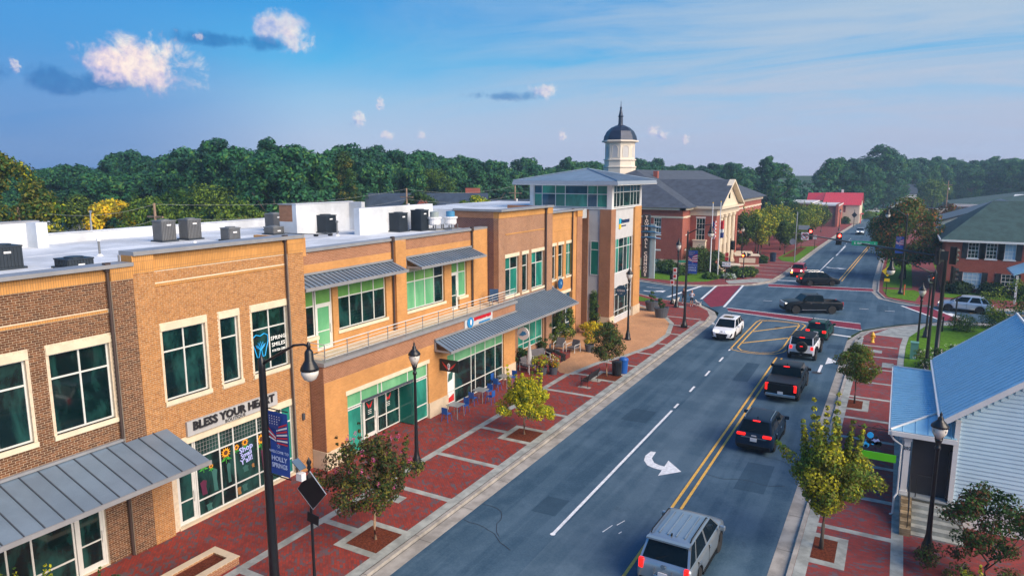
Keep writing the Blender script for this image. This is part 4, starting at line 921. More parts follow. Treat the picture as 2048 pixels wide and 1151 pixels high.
# low walls, planters and entrance furniture at the town hall corner
def mwall(name, lab, loc, sx, sy, h, rz=0, panel=True, group=None):
    t = thing(name, lab, 'wall', loc, rz, group)
    q = MB(); q.box(-sx/2,sx/2,-sy/2,sy/2,.25,h,0); q.box(-sx/2-.1,sx/2+.1,-sy/2-.1,sy/2+.1,0,.25,1); part('base', q, [B_red, M_cream], t, world=False)
    q = MB(); q.box(-sx/2-.15,sx/2+.15,-sy/2-.15,sy/2+.15,h,h+.22); bevel(part('cap', q, M_cream, t, world=False), .05)
    if panel: q = MB(); q.box(-sx/2+.5,sx/2-.5,-sy/2-.03,-sy/2,.5,h-.25); q.box(sx/2,sx/2+.03,-sy/2+.3,sy/2-.3,.5,h-.25); part('name_panel', q, M_cream, t, world=False)
mwall('entrance_wall', 'low brick entrance wall with cream cap and blank cream panel facing the street', (-20.2,110.5,0), 3.4, 1.6, 1.5, R(18))
mwall('garden_wall', 'small brick pier with heavy cream cap behind the clipped hedge', (-20.0,99.2,0), 1.8, 1.5, 1.3, R(12))
mwall('terrace_wall', 'stepped cream capped brick terrace wall beside the portico', (-22.4,116.5,0), 3.6, 2.4, 1.2, R(14), panel=False)

# ================================================================== RED ROOFED HOUSE, FAR BRICK SHOP, BRICK HOUSE ON THE RIGHT
M_redroof = mat('red_metal_roof', (.55,.035,.05), .5, var=.06)
hr = thing('red_roofed_house', 'cream walled house with a bright red roof at the far end of the street', 'building', (-15, 224, 0))
q = MB(); q.box(-19.6,-10.1,218.5,233,0,5.3); q.extr([(-10.1,218.5,5.3),(-10.1,233,5.3),(-10.1,225.7,8.2)], (-.3,0,0)); q.box(-22.5,-10.12,223.5,232,0,5.3); part('wall', q, M_cream, hr)
q = MB(); q.poly([(-19.8,217.9,5.25),(-9.7,217.9,5.25),(-9.7,225.7,8.5),(-19.8,225.7,8.5)]); q.poly([(-9.7,233.6,5.25),(-19.8,233.6,5.25),(-19.8,225.7,8.5),(-9.7,225.7,8.5)])
q.poly([(-24.6,223,5.8),(-19.9,221.0,6.3),(-19.9,225.8,8.45),(-24.6,226.8,8.3)]); q.poly([(-24.6,223,5.8),(-24.6,232,5.5),(-19.9,232,5.5),(-19.9,223,5.8)])
rr_ = part('roof', q, M_redroof, hr)
q = MB()
for x in [-19.4+.6*k for k in range(17)]: q.tube([(x,217.95,5.28),(x,225.7,8.53)], .03, 4)
part('seam', q, M_redroof, rr_); q = MB(); q.box(-15.6,-15,226,226.6,8,9.4); part('chimney', q, M_wwood, hr)
wd = sash(hr, 'y', 218.5, -15.4, -14.2, 3.2, 5.0, 2, 2, M_gblue, lh=0)
for u in (-16.0,-14.2): q = MB(); ub(q, 'y', 218.5, -.02, .06, u, u+.55, 3.2, 5.0); part('shutter', q, mat('shutter_red', (.2,.05,.05), .6), hr)
q = MB(); q.box(-9.9,-9.75,221,223,0,2.5); q.box(-9.9,-9.2,220.4,223.6,2.6,2.8); part('side_porch', q, M_redroof, hr)
bs = thing('brick_shop', 'low dark brick flat roofed shop with arched windows behind the street trees', 'building', (-28, 215, 0))
q = MB(); BM = [brickmat('brick_plum', (.17,.05,.05), (.22,.065,.06), (.35,.25,.23), mw=.006), M_wwood, M_capd := mat('cap_pale', (.55,.56,.58), .6, var=.04), B_red]
q.box(-46,-15,203,222,0,5.5,0); q.box(-27.5,-21,202.4,203,0,6.0,0); q.box(-15,-14.4,202.6,222,0,5.9,3)
q.box(-46.2,-27.5,202.8,222,5.5,5.9,2); q.box(-27.7,-20.8,202.2,222,6.0,6.35,2); q.box(-20.8,-14.3,202.7,222,5.5,5.85,2)
part('wall', q, BM, bs)
for u in (-40,-33,-18.5): 
    f = sash(bs, 'y', 203.0, u, u+2.0, 1.6, 4.2, 3, 3, M_gblue, lh=.3); q = MB(); ub(q, 'y', 203.0, .0, .06, u-.1, u+2.1, 4.5, 4.75); part('arch', q, BM[3], f)
f = sash(bs, 'y', 202.4, -26, -22.4, 1.6, 3.9, 6, 2, M_gblue, lh=.35)
q = MB(); q.extr([(-27,202.3,4.7),(-21.4,202.3,4.7),(-22.4,202.3,5.1),(-24.2,202.3,5.35),(-26,202.3,5.1)], (0,-.5,0)); part('awning', q, M_seamd, bs)
M_dkroof = mat('shingle_green_black', (.030,.068,.066), .9, var=.25, scale=1.2, bump=.6, bscale=14, detail=8)
M_shut = mat('shutter_black', (.012,.014,.018), .6, var=.1)
bh = thing('brick_house', 'two storey red brick house with dark hip roof and black shutters on the right corner', 'building', (10, 104, 0))
q = MB(); wh = [(7.35,8.45,4.1,5.95),(9.15,10.25,4.1,5.95),(10.95,12.05,4.1,5.95),(7.1,9.0,.6,2.4),(10.9,12.2,.6,2.4),(14.5,15.6,4.1,5.95),(14.5,15.6,.6,2.4)]
wall(q, 'y', 98.0, .3, 5.1, 24, 0, 6.0, wh, 0); q.box(5.1,5.4,98.3,116,0,6.0,0); q.box(5.1,24,115.7,116,0,6,0); part('wall', q, brickmat('brick_brickhouse', (.30,.062,.036), (.36,.08,.045), (.4,.22,.17), mw=.006), bh)
q = MB(); hip(q, 4.6, 24.6, 97.4, 116.6, 6.12, 106.9, 107.1, 10.6, 14.6) if 0 else None
q.poly([(4.5,97.3,6.2),(24.7,97.3,6.2),(20,107,10.6),(10.2,107,10.6)]); q.poly([(4.5,97.3,6.2),(10.2,107,10.6),(4.5,116.7,6.2)]); q.poly([(4.5,116.7,6.2),(10.2,107,10.6),(20,107,10.6),(24.7,116.7,6.2)]); q.poly([(24.7,97.3,6.2),(24.7,116.7,6.2),(20,107,10.6)])
part('roof', q, M_dkroof, bh)
q = MB(); q.box(4.45,24.75,97.2,97.35,6.0,6.22); q.box(4.4,4.55,97.2,116.8,6.0,6.22); part('gutter', q, M_wwood, bh)
for i, h in enumerate(wh):
    sash(bh, 'y', 98.0, h[0], h[1], h[2], h[3], 4 if h[1]-h[0] > 1.5 else 3, 4, [None,None,mat('blind_white', (.35,.5,.6), .5, var=.05),MATS['blind_white'] if 'blind_white' in MATS else None,None,None,None][i] if i < 4 else None, lh=0)
    for u in (h[0]-.58, h[1]+.02): q = MB(); ub(q, 'y', 98.0, 0, .06, u, u+.56, h[2]-.05, h[3]+.05); part('shutter', q, M_shut, bh)
# white gabled house beyond and long roofs far right
hb = thing('white_gabled_house', 'pale blue-white gabled house with dark roof behind the brick house', 'building', (9, 130, 0))
q = MB(); q.box(5.6,14,128,142,0,6.5); q.extr([(5.6,127.9,6.5),(14,127.9,6.5),(14,127.9,9.2)], (0,.3,0)); part('wall', q, mat('siding_white', (.6,.63,.65), .6, var=.04), hb)
q = MB(); q.hexa([(5.3,127.6,6.5),(14.5,127.6,9.6),(14.5,142,9.6),(5.3,142,6.5),(5.3,127.6,6.75),(14.5,127.6,9.85),(14.5,142,9.85),(5.3,142,6.75)]); part('roof', q, M_seamd, hb)
wr = thing('long_warehouse', 'long low dark roofed building with pale skylight strips far right', 'building', (40, 262, 0))
q = MB(); q.box(14,80,250,275,0,4.6,0); q.box(13.6,30,249.6,250,4.2,4.9,1); part('wall', q, [mat('siding_blue', (.06,.09,.13), .7), M_wwood], wr)
q = MB(); hip(q, 13.5, 80, 249.5, 290, 4.65, 262, 275, 10, 45); part('roof', q, M_dkroof, wr)
for k in range(4): q = MB(); x = 28+k*6.0; q.hexa([(x,252,5.3),(x+2.5,252,5.3),(x+3.8,257,7.6),(x+1.6,257,7.6),(x,252,5.55),(x+2.5,252,5.55),(x+3.8,257,7.85),(x+1.6,257,7.85)]); part('skylight', q, MATS['siding_white'], wr)

# ================================================================== WHITE PORCH BUILDING, RIGHT FOREGROUND
M_sid = mat('siding_painted', (.56,.74,.82), .55, var=.05, scale=1)
M_mroof = mat('metal_roof_pale', (.30,.56,.72), .4, metal=.15, var=.06)
M_dark = mat('shade_door', (.03,.03,.035), .5, var=.1)
wbld = thing('white_porch_building', 'white clapboard building with pale metal gable roof and side porch, right foreground', 'building', (5, 36, 0))
q = MB(); q.box(2.65,9.0,31.5,41.3,0,4.4,0); q.extr([(2.65,31.5,4.4),(8.4,31.5,4.4),(5.5,31.5,6.75)], (0,9.8,0)); part('wall', q, M_sid, wbld)
# lap boards on the near gable wall: each board its own piece
bme = {}
for k in range(34):
    z_ = .95+k*.17; x0, x1 = 2.66, 8.34
    if z_ > 4.3: t = (z_-4.3)/2.35; x0 = 2.66+2.84*t; x1 = 8.34-2.84*t
    if x1-x0 < .2: break
    q = MB(); q.hexa([(x0,31.44,z_),(x1,31.44,z_),(x1,31.499,z_),(x0,31.499,z_),(x0,31.475,z_+.165),(x1,31.475,z_+.165),(x1,31.499,z_+.165),(x0,31.499,z_+.165)]); part('clapboard', q, M_sid, wbld)
q = MB(); q.box(2.6,8.45,31.4,31.47,0,.93); q.box(2.58,2.75,31.38,31.5,.93,4.4); part('corner_board', q, M_wwood, wbld)
q = MB(); q.hexa([(2.1,31.0,4.3),(5.45,31.0,7.0),(5.45,41.6,7.0),(2.1,41.6,4.3),(2.1,31.0,4.42),(5.45,31.0,7.12),(5.45,41.6,7.12),(2.1,41.6,4.42)]); q.hexa([(5.45,31.0,7.0),(8.9,31.0,4.3),(8.9,41.6,4.3),(5.45,41.6,7.0),(5.45,31.0,7.12),(8.9,31.0,4.42),(8.9,41.6,4.42),(5.45,41.6,7.12)])
rm = part('roof', q, M_mroof, wbld)
for k in range(1, 26):
    y = 31.0+k*.41; q = MB(); q.hexa([(2.1,y-.012,4.425),(5.42,y-.012,7.10),(5.42,y+.012,7.10),(2.1,y+.012,4.425),(2.1,y-.008,4.46),(5.42,y-.008,7.135),(5.42,y+.008,7.135),(2.1,y+.008,4.46)]); part('seam', q, M_mroof, rm)
q = MB(); q.hexa([(2.08,30.94,4.18),(5.45,30.94,6.88),(5.45,31.0,6.88),(2.08,31.0,4.18),(2.08,30.94,4.44),(5.45,30.94,7.14),(5.45,31.0,7.14),(2.08,31.0,4.44)]); q.hexa([(2.08,41.6,4.18),(5.45,41.6,6.88),(5.45,41.66,6.88),(2.08,41.66,4.18),(2.08,41.6,4.44),(5.45,41.6,7.16),(5.45,41.66,7.16),(2.08,41.66,4.44)]); q.tube([(5.45,30.9,7.15),(5.45,41.7,7.15)], .06, 6)
q.box(1.98,2.12,31,41.6,4.22,4.36); part('fascia', q, M_wwood, wbld)
# porch
zf = .9
q = MB(); q.box(.95,2.65,31.5,41.8,.1,zf-.06,1); q.box(.85,2.65,31.35,41.9,zf-.06,zf,0); part('porch_floor', q, [mat('porch_grey', (.30,.33,.34), .6), M_lime], wbld)
q = MB(); q.poly([(.35,31.3,3.62),(2.15,33.3,4.05),(2.15,40.2,4.05),(.35,42.1,3.62)][::-1]); q.poly([(.35,31.3,3.62),(2.68,31.3,3.62),(2.68,33.3,4.05),(2.15,33.3,4.05)]); q.poly([(.35,42.1,3.62),(2.15,40.2,4.05),(2.68,40.2,4.05),(2.68,42.1,3.62)])
q.poly([(2.15,33.3,4.05),(2.68,33.3,4.05),(2.68,40.2,4.05),(2.15,40.2,4.05)])
pr = part('porch_roof', q, M_mroof, wbld)
for k in range(1, 36):
    y = 31.3+k*.3; t0 = 0; x1 = 2.15
    if y < 33.3: x1 = .35+1.8*(y-31.3)/2.0
    if y > 40.2: x1 = .35+1.8*(42.1-y)/1.9
    if x1 < .45: continue
    z1 = 3.62+.43*(x1-.35)/1.8; q = MB(); q.hexa([(.35,y-.012,3.625),(x1,y-.012,z1+.005),(x1,y+.012,z1+.005),(.35,y+.012,3.625),(.35,y-.008,3.66),(x1,y-.008,z1+.04),(x1,y+.008,z1+.04),(.35,y+.008,3.66)]); part('seam', q, M_mroof, pr)
for x in (.8,1.25,1.7,2.15,2.5):
    y1 = min(33.3, 31.3+(x-.35)/1.8*2.0); z1 = 3.62+.43*(y1-31.3)/2; q = MB(); q.tube([(x,31.32,3.635),(x,y1,z1+.015)], .018, 4); part('seam', q, M_mroof, pr)
q = MB(); q.box(.28,.4,31.25,42.15,3.42,3.6); q.box(.4,2.7,31.22,31.34,3.42,3.6); q.box(.4,2.7,42.05,42.15,3.42,3.6); q.tube([(.35,31.3,3.65),(2.15,33.3,4.08)], .05, 6); q.tube([(.35,42.1,3.65),(2.15,40.2,4.08)], .05, 6)
q.box(.6,2.64,31.35,41.9,3.38,3.41); part('fascia', q, M_wwood, wbld)
for y in (31.55, 34.9, 38.3, 41.7): q = MB(); q.box(.9,1.12,y-.11,y+.11,zf,3.38); q.box(.86,1.16,y-.15,y+.15,3.22,3.38); q.box(.86,1.16,y-.15,y+.15,zf,zf+.15); part('porch_post', q, M_wwood, wbld)
text('house_number', '202', .2, M_dark, (1.01, 31.425, 2.9), 'y', wbld, ext=.008)
q = MB(); q.box(2.5,2.66,31.55,32.6,zf,3.0,0); q.box(1.2,2.6,31.8,31.85,zf,3.35,0); part('porch_door', q, M_dark, wbld)
q = MB(); q.tube([(.34,31.35,3.45),(.5,31.4,3.2),(.8,31.42,3.0),(.8,31.42,.9),(.7,31.3,.75),(.7,31.3,.05),(.6,31.2,.02)], .045, 6); part('downspout', q, M_wwood, wbld)
for k in range(5): q = MB(); q.box(1.35,3.1,31.35-.34*(k+1),31.35-.34*k-.01,0 if k == 4 else .0,zf-.17*(k+1)+.01); part('step', q, M_band, wbld)
q = MB()
for r_ in range(6):
    for k in range(5): q.box(.95,1.33,31.3-k*.36-.34,31.3-k*.36-.01,r_*.15,r_*.15+.14) if r_*.15 < zf-.15*k-.05 else None
part('stone_cheek_wall', q, mat('fieldstone', (.33,.24,.13), .85, var=.4, scale=3, bump=.4, bscale=12), wbld, kind='stuff')
q = MB(); 
q.tube([(1.2,31.2,.9),(1.2,31.2,1.9),(1.2,29.7,1.1),(1.2,29.7,.15)], .022, 6); q.tube([(1.2,31.2,1.4),(1.2,29.7,.6)], .015, 6); q.tube([(1.45,31.4,.9),(1.45,31.4,1.85),(2.2,31.4,1.85)], .02, 6)
part('handrail', q, M_shut, wbld)
# signs hung from the porch
sg = thing('hanging_sign', 'blue and white emblem sign hung from a scrolled black bracket at the porch corner', 'sign', (0.0, 31.4, 3.2))
q = MB(); q.tube([(.4,31.4,3.55),(-.85,31.4,3.55)], .022, 6); q.tube([(-.1,31.4,3.52),(-.25,31.4,3.42),(-.4,31.4,3.5)], .012, 5); q.tube([(-.3,31.4,3.58),(-.1,31.4,3.72),(.15,31.4,3.58)], .012, 5)
for x in (-.55,-.05): q.tube([(x,31.4,3.53),(x,31.4,3.25)], .006, 4)
part('bracket', q, M_shut, sg)
em = MB(); r = random.Random(5)
for k in range(11): a = r.uniform(0, 2*PI); d = r.uniform(0,.3); em.cyl((-.3+math.cos(a)*d*1.2,31.37,2.95+math.sin(a)*d),(-.3+math.cos(a)*d*1.2,31.42,2.95+math.sin(a)*d), r.uniform(.06,.15), n=9, m=k % 3)
part('emblem', em, [M_cyan, M_shut, mat('sign_paleblue', (.35,.45,.8), .5)], sg)
sg2 = thing('green_sign_board', 'bright green rectangular board hanging below the blue emblem sign', 'sign', (-.1, 31.4, 2.3))
q = MB(); q.box(-.75,.65,31.37,31.42,2.2,2.52); part('board', q, mat('sign_green', (.10,.55,.01), .5, var=.05), sg2)
q = MB(); q.tube([(-.6,31.395,2.52),(-.6,31.395,2.8)], .006, 4); q.tube([(.5,31.395,2.52),(.5,31.395,3.4)], .006, 4); part('chain', q, M_shut, sg2)

# ================================================================== STREET LAMPS
M_blk = mat('black_paint', (.008,.009,.012), .35, var=.1, spec=.5)
M_globe = mat('lamp_glass', (.62,.60,.56), .15, var=.08, scale=8)
M_blue = mat('banner_blue', (.012,.055,.28), .6, var=.1)
def post_lamp(lab, loc, h=6.2):
    t = thing('post_lamp', lab, 'street lamp', loc, 0, 'black post-top street lamps'); k = h/6.2
    q = MB(); q.lathe((0,0,0), [(.28,0),(.28,.12),(.22,.2),(.2,.5),(.15,.62),(.1,.9),(.075,2.5*k),(.065,4.6*k),(.1,4.65*k),(.1,4.75*k),(.06,4.8*k),(.12,5.0*k),(.14,5.1*k)], 12); part('post', q, M_blk, t, world=False, smooth=True)
    q = MB(); q.lathe((0,0,0), [(.12,5.1*k),(.24,5.35*k),(.26,5.5*k),(.22,5.62*k)], 12); part('globe', q, M_globe, t, world=False, smooth=True)
    q = MB(); q.lathe((0,0,0), [(.3,5.58*k),(.28,5.66*k),(.16,5.8*k),(.09,5.88*k),(.1,5.95*k),(.04,6.02*k),(.05,6.1*k),(0,6.22*k)], 12); part('lamp_cap', q, M_blk, t, world=False, smooth=True)
    q = MB()
    for i in range(4): a = PI/4+i*PI/2; q.tube([(math.cos(a)*.13,math.sin(a)*.13,5.1*k),(math.cos(a)*.27,math.sin(a)*.27,5.5*k)], .012, 4)
    part('cage', q, M_blk, t, world=False); return t
for loc, h, lab in (((-19.38,25.3,0),6.25,'black post lamp on the brick pavement beside the flowering pink tree'), ((-19.5,55.2,0),6.3,'black post lamp standing on the tan paving by the glass tower'),
    ((-20.0,71.6,0),7.4,'black post lamp at the kerb corner beside the pedestrian signals'), ((1.85,28.2,0),5.6,'large black post lamp in front of the white clapboard building, right foreground'),
    ((1.95,60.9,0),5.8,'left one of the twin black post lamps beside the lawn'), ((2.75,68.5,0),5.8,'right one of the twin black post lamps beside the lawn'),
    ((-21.5,113.3,0),6.0,'black post lamp nearest the portico columns'), ((-21.0,125,0),7.5,'tall black post lamp before the dark street trees'), ((-13.0,190,0),5.5,'distant black post lamp near the far silver car')):
    post_lamp(lab, loc, h)
def arm_lamp(lab, loc, h, arm, rz, banner=None, thick=.11):
    t = thing('arm_lamp', lab, 'street lamp', loc, rz, 'tall street lamps with curved arms')
    q = MB(); q.lathe((0,0,0), [(.3,0),(.3,.25),(.2,.4),(.16,.8),(thick+.02,1.2),(thick*.8,h-.3),(thick*.8,h),(.05,h+.08),(.02,h+.2)], 12); part('pole', q, M_blk, t, world=False, smooth=True)
    q = MB(); q.tube([(0,0,h-.15),(arm*.35,0,h+.25),(arm*.7,0,h+.65),(arm*.9,0,h+.73),(arm,0,h+.7)], [.05,.045,.04,.035,.035], 8); q.lathe((arm,0,h+.7), [(.05,-.12),(.07,0),(.05,.1),(0,.16)], 8); part('arm', q, M_blk, t, world=False, smooth=True)
    z0 = h+.62; q = MB(); q.lathe((arm,0,0), [(.06,z0),(.09,z0-.04),(.13,z0-.1),(.14,z0-.36),(.18,z0-.42),(.27,z0-.58),(.29,z0-.66)], 14); part('lamp_housing', q, M_blk, t, world=False, smooth=True)
    q = MB(); q.lathe((arm,0,0), [(.27,z0-.66),(.26,z0-.8),(.19,z0-.94),(.08,z0-1.01),(0,z0-1.02)], 14); part('globe', q, M_globe, t, world=False, smooth=True)
    if banner:
        z1, z2, wd_, w0 = banner
        for z_ in (z1+.03, z2-.03): q = MB(); q.tube([(0,0,z_),(w0+wd_+.1,0,z_)], .02, 5); part('banner_arm', q, M_blk, t, world=False)
    return t
def banner(lab, x, y, z1, z2, wd_, words=True):
    t = thing('street_banner', lab, 'banner', (x, y, (z1+z2)/2), 0, 'blue street banners with a flag')
    q = MB(); H = z1-z2; n = 8
    for k in range(n): 
        ya = y-.008+math.sin(k/n*PI)*.03; yb = y-.008+math.sin((k+1)/n*PI)*.03; za, zb = z1-H*k/n, z1-H*(k+1)/n
        q.hexa([(x,yb,zb),(x+wd_,yb,zb),(x+wd_,yb+.012,zb),(x,yb+.012,zb),(x,ya,za),(x+wd_,ya,za),(x+wd_,ya+.012,za),(x,ya+.012,za)])
    part('cloth', q, M_blue, t)
    f = MB(); Y = y-.03
    cx = x; zt = z1-.14*H
    for k in range(7):   # stripes fanning down to the right
        a0 = zt-.10*H-k*.026*H*1.5; 
        f.poly([(x+wd_*.42, Y, a0-.00*H), (x+wd_*1.0, Y, zt-.0*H-k*.055*H), (x+wd_*1.0, Y, zt-.0*H-k*.055*H-.03*H), (x+wd_*.42, Y, a0-.02*H)][::-1], k % 2)
    for k in range(4): f.poly([(x+.01, Y, zt-.12*H-k*.045*H), (x+wd_*.38, Y, zt-.24*H-k*.02*H), (x+wd_*.38, Y, zt-.26*H-k*.02*H), (x+.01, Y, zt-.145*H-k*.045*H)][::-1], k % 2)
    f.poly([(x+wd_*.02,Y-.004,z1-.03*H),(x+wd_*.75,Y-.004,z1-.06*H),(x+wd_*.5,Y-.004,zt-.14*H),(x+wd_*.04,Y-.004,zt-.1*H)], 2)
    r = random.Random(1)
    for i in range(4):
        for j in range(5): cx_ = x+wd_*(.1+.13*j); cz = z1-H*(.065+.04*i)-.0; f.poly([(cx_+.02*math.cos(a_), Y-.008, cz+.02*math.sin(a_)) for a_ in [2*PI*m/5 for m in range(5)]], 1) if j*.13+.1 < .68-.05*i else None
    part('flag_print', f, [mat('flag_red', (.55,.02,.03), .6, var=.05), mat('flag_white', (.7,.7,.7), .6, var=0), mat('flag_navy', (.02,.04,.2), .6, var=0)], t)
    Mt = mat('banner_text', (.42,.52,.75), .6, var=0)
    if words:
        text('lettering', 'WELCOME TO', H*.062, Mt, (x+wd_/2, Y, z1-.63*H), 'y', t, ext=.002); text('lettering', 'HOLLY', H*.105, Mt, (x+wd_/2, Y, z1-.74*H), 'y', t, ext=.002, bold=.004); text('lettering', 'SPRINGS', H*.105, Mt, (x+wd_/2, Y, z1-.85*H), 'y', t, ext=.002, bold=.004, sx=.82)
    q = MB()
    for k in range(5): a_ = 2*PI*k/5; q.poly([(x+wd_/2+math.cos(a_)*.03, Y, z1-.53*H+math.sin(a_)*.03), (x+wd_/2+math.cos(a_+.5)*.09, Y, z1-.53*H+math.sin(a_+.5)*.09), (x+wd_/2+math.cos(a_+1)*.04, Y, z1-.53*H+math.sin(a_+1)*.04)])
    part('emblem', q, Mt, t); return t
arm_lamp('nearest black arm lamp with a flag banner, beside the boutique front', (-17.42,14.8,0), 8.15, 2.1, 0, (6.55,4.35,.85,.1), .14)
banner('blue flag banner reading WELCOME TO HOLLY SPRINGS on the nearest lamp', -17.25, 14.8, 6.5, 4.38, .84)
arm_lamp('black arm lamp with a flag banner at the intersection corner', (-16.6,62.3,0), 8.8, 2.05, 0, (7.2,5.0,.85,.1), .1)
banner('blue flag banner on the lamp at the intersection in front of the town hall', -16.48, 62.3, 7.15, 5.05, .84)
arm_lamp('black arm lamp with a flag banner in front of the big tree beyond the crossing', (.75,92.5,0), 9.3, 2.0, PI, (6.8,4.75,.85,.1), .11)
banner('blue flag banner in front of the big autumn tree', -.2, 92.5, 6.75, 4.8, .84, words=False)
arm_lamp('black arm lamp rising from the flowering bushes on the right pavement', (2.44,55.6,0), 7.3, 2.7, PI, None, .10)
# ================================================================== VEHICLES
M_tyre = mat('tyre_rubber', (.012,.012,.013), .85, var=.1)
M_rim = mat('alloy', (.42,.44,.46), .3, metal=.85, var=.03)
M_cglass = mat('car_glass', (.003,.007,.011), .05, var=0, spec=.16)
M_cblack = mat('car_black_trim', (.008,.009,.011), .5, var=.05, spec=.15)
M_tail = mat('tail_lamp_lit', (.5,.01,.01), .3, var=0, emit=((1,.012,.006), .9)); M_tail2 = mat('tail_lamp', (.35,.01,.012), .25, var=0)
M_head = mat('head_lamp', (.7,.72,.75), .15, var=0, emit=((1,.93,.8), 1.2)); M_amber = mat('amber_lamp', (.8,.3,.02), .3, var=0, emit=((1,.45,.08), 4.0))
M_plate = mat('number_plate', (.6,.62,.66), .5, var=0); M_chrome = mat('chrome', (.55,.57,.6), .18, metal=.9, var=0)
def paint(name, c, metal=.3): return mat(name, c, .28, metal=metal, var=.03, coat=0 if max(c) < .06 else .15, spec=.1 if max(c) < .06 else .3)
_wheels = {}
def wheel_parts(r, w_, dark=False):
    k = (round(r, 3), w_, dark)
    if k not in _wheels:
        t = MB(); prof = [(r*.62,-w_/2),(r*.93,-w_/2),(r,-w_/2+.03),(r,w_/2-.03),(r*.93,w_/2),(r*.62,w_/2)]; t.lathe((0,0,0), prof, 24); tm = t.mesh('tyre', [M_tyre], False); tm.transform(Matrix.Rotation(PI/2, 4, 'Y'))
        q = MB(); q.lathe((0,0,0), [(r*.63,w_/2-.10),(r*.64,w_/2-.005),(r*.58,w_/2-.02),(r*.57,w_/2-.09),(0.001,w_/2-.09)], 20)
        for i in range(5):
            a = 2*PI*i/5; d = Vector((math.cos(a), math.sin(a), 0)); n_ = Vector((-d.y, d.x, 0))
            q.hexa([d*.03+n_*.05*-1+Vector((0,0,w_/2-.08)), d*r*.6+n_*-.035+Vector((0,0,w_/2-.08)), d*r*.6+n_*.035+Vector((0,0,w_/2-.08)), d*.03+n_*.05+Vector((0,0,w_/2-.08)),
                    d*.03+n_*-.045+Vector((0,0,w_/2-.02)), d*r*.6+n_*-.03+Vector((0,0,w_/2-.02)), d*r*.6+n_*.03+Vector((0,0,w_/2-.02)), d*.03+n_*.045+Vector((0,0,w_/2-.02))])
        q.lathe((0,0,0), [(.06,w_/2-.09),(.06,w_/2-.01),(0,w_/2-.005)], 10)
        rm = q.mesh('rim', [M_rim if not dark else M_cblack]); rm.transform(Matrix.Rotation(PI/2, 4, 'Y')); _wheels[k] = (tm, rm)
    return _wheels[k]
def vehicle(lab, cat, loc, heading, S, group='cars and trucks on the street', name=None):
    """S: L W H wheelbase r(wheel) gc(ground clearance) belt hood nose; cabin y stations as fractions; forward = +y"""
    t = thing(name or cat.replace(' ', '_'), lab, cat, (loc[0], loc[1], ZR), heading, group)
    L, Wd, H = S['L'], S['W'], S['H']; hw = Wd/2; gc = S.get('gc', .22); belt = S['belt']; hood = S['hood']; r = S['r']; pm = S['paint']; L2 = L/2
    fb = S.get('box', 0); ro = S.get('ro', .0); deck = S.get('deck', belt)
    cb, ct, rt, rb = S['cab']       # y of windscreen base, windscreen top, rear glass top, rear glass base
    nose = S.get('nose', .62); tail = S.get('tail', .6)
    st = [(-L2, .80+.1*fb, tail*.9), (-L2+.03, .93, deck-.12), (-L2+.12, .97, deck-.03), (-L2+.4, 1.0, deck), (min(rb, -L2+1.2), 1.0, deck), (0.0, 1.0, belt), (cb-.25, 1.0, belt), (cb+.05, 1.0, hood+.03), (L2-.75, .985, hood-.03), (L2-.35, .94, hood-.12), (L2-.12, .84+.06*fb, nose+.06), (L2, .66+.2*fb, nose-.06)]
    st = sorted(st, key=lambda s: s[0])
    vs = []; fs = []
    for y, wf, zt in st:
        w_ = hw*wf; e = .02
        ring = [(0,gc), (w_*.88,gc), (w_*.97,gc+.1), (w_,gc+.25), (w_*1.0,(gc+zt)/2+.05), (w_*.985,zt-.1), (w_*.93,zt-.02), (w_*.82,zt+.012), (0,zt+.03)]
        ring = ring + [(-x, z_) for x, z_ in ring[-2:0:-1]]
        vs += [(x, y, z_) for x, z_ in ring]
    nr = 16
    for i in range(len(st)-1): fs += [(i*nr+j, i*nr+(j+1) % nr, (i+1)*nr+(j+1) % nr, (i+1)*nr+j) for j in range(nr)]
    fs += [tuple(range(nr))[::-1], tuple(range((len(st)-1)*nr, len(st)*nr))]
    me = bpy.data.meshes.new('body'); me.from_pydata(vs, [], fs); me.materials.append(pm); me.materials.append(M_cblack); me.update()
    o = bpy.data.objects.new('body', me); COL.objects.link(o)
    o.modifiers.new('s', 'SUBSURF').levels = 1
    cut = bpy.data.meshes.new('c'); cm = MB(); wb = S['wb']/2; wo_ = S.get('wo', .0)
    for y in (-wb+wo_, wb+wo_): cm.cyl((-hw-.3,y,r+.01),(hw+.3,y,r+.01), r*1.17, n=28)
    if 'bed' in S: y0, y1, dz = S['bed']; cm.box(-hw+.13, hw-.13, y0, y1, deck-dz, deck+.5)
    cut = cm.mesh('c', [M_cblack]); co = bpy.data.objects.new('c', cut); COL.objects.link(co)
    b = o.modifiers.new('b', 'BOOLEAN'); b.object = co; b.operation = 'DIFFERENCE'; b.solver = 'EXACT'; b.material_mode = 'TRANSFER'
    bpy.context.view_layer.update(); me2 = bpy.data.meshes.new_from_object(o.evaluated_get(bpy.context.evaluated_depsgraph_get()))
    bpy.data.objects.remove(o); bpy.data.objects.remove(co)
    for p in me2.polygons:
        p.use_smooth = True
        if p.center.z < gc+.13: p.material_index = 1 if len(me2.materials) > 1 else 0
    me2.name = 'body'; body = link('body', me2, t, False)
    ms = me2; 
    # underbody and arch liners
    q = MB(); q.box(-hw+.28, hw-.28, -L2+.3, L2-.3, gc-.03, gc+.3); part('underbody', q, M_cblack, t, world=False)
    # cabin
    wbm = hw*.90; wtp = hw*S.get('tumble', .74); zr = H; zb_ = belt-.01
    A = [(-wbm,cb,zb_),(wbm,cb,zb_),(wbm,rb,zb_),(-wbm,rb,zb_)]; B = [(-wtp,ct,zr-.07),(wtp,ct,zr-.07),(wtp,rt,zr-.07),(-wtp,rt,zr-.07)]
    V = lambda p: Vector(p)
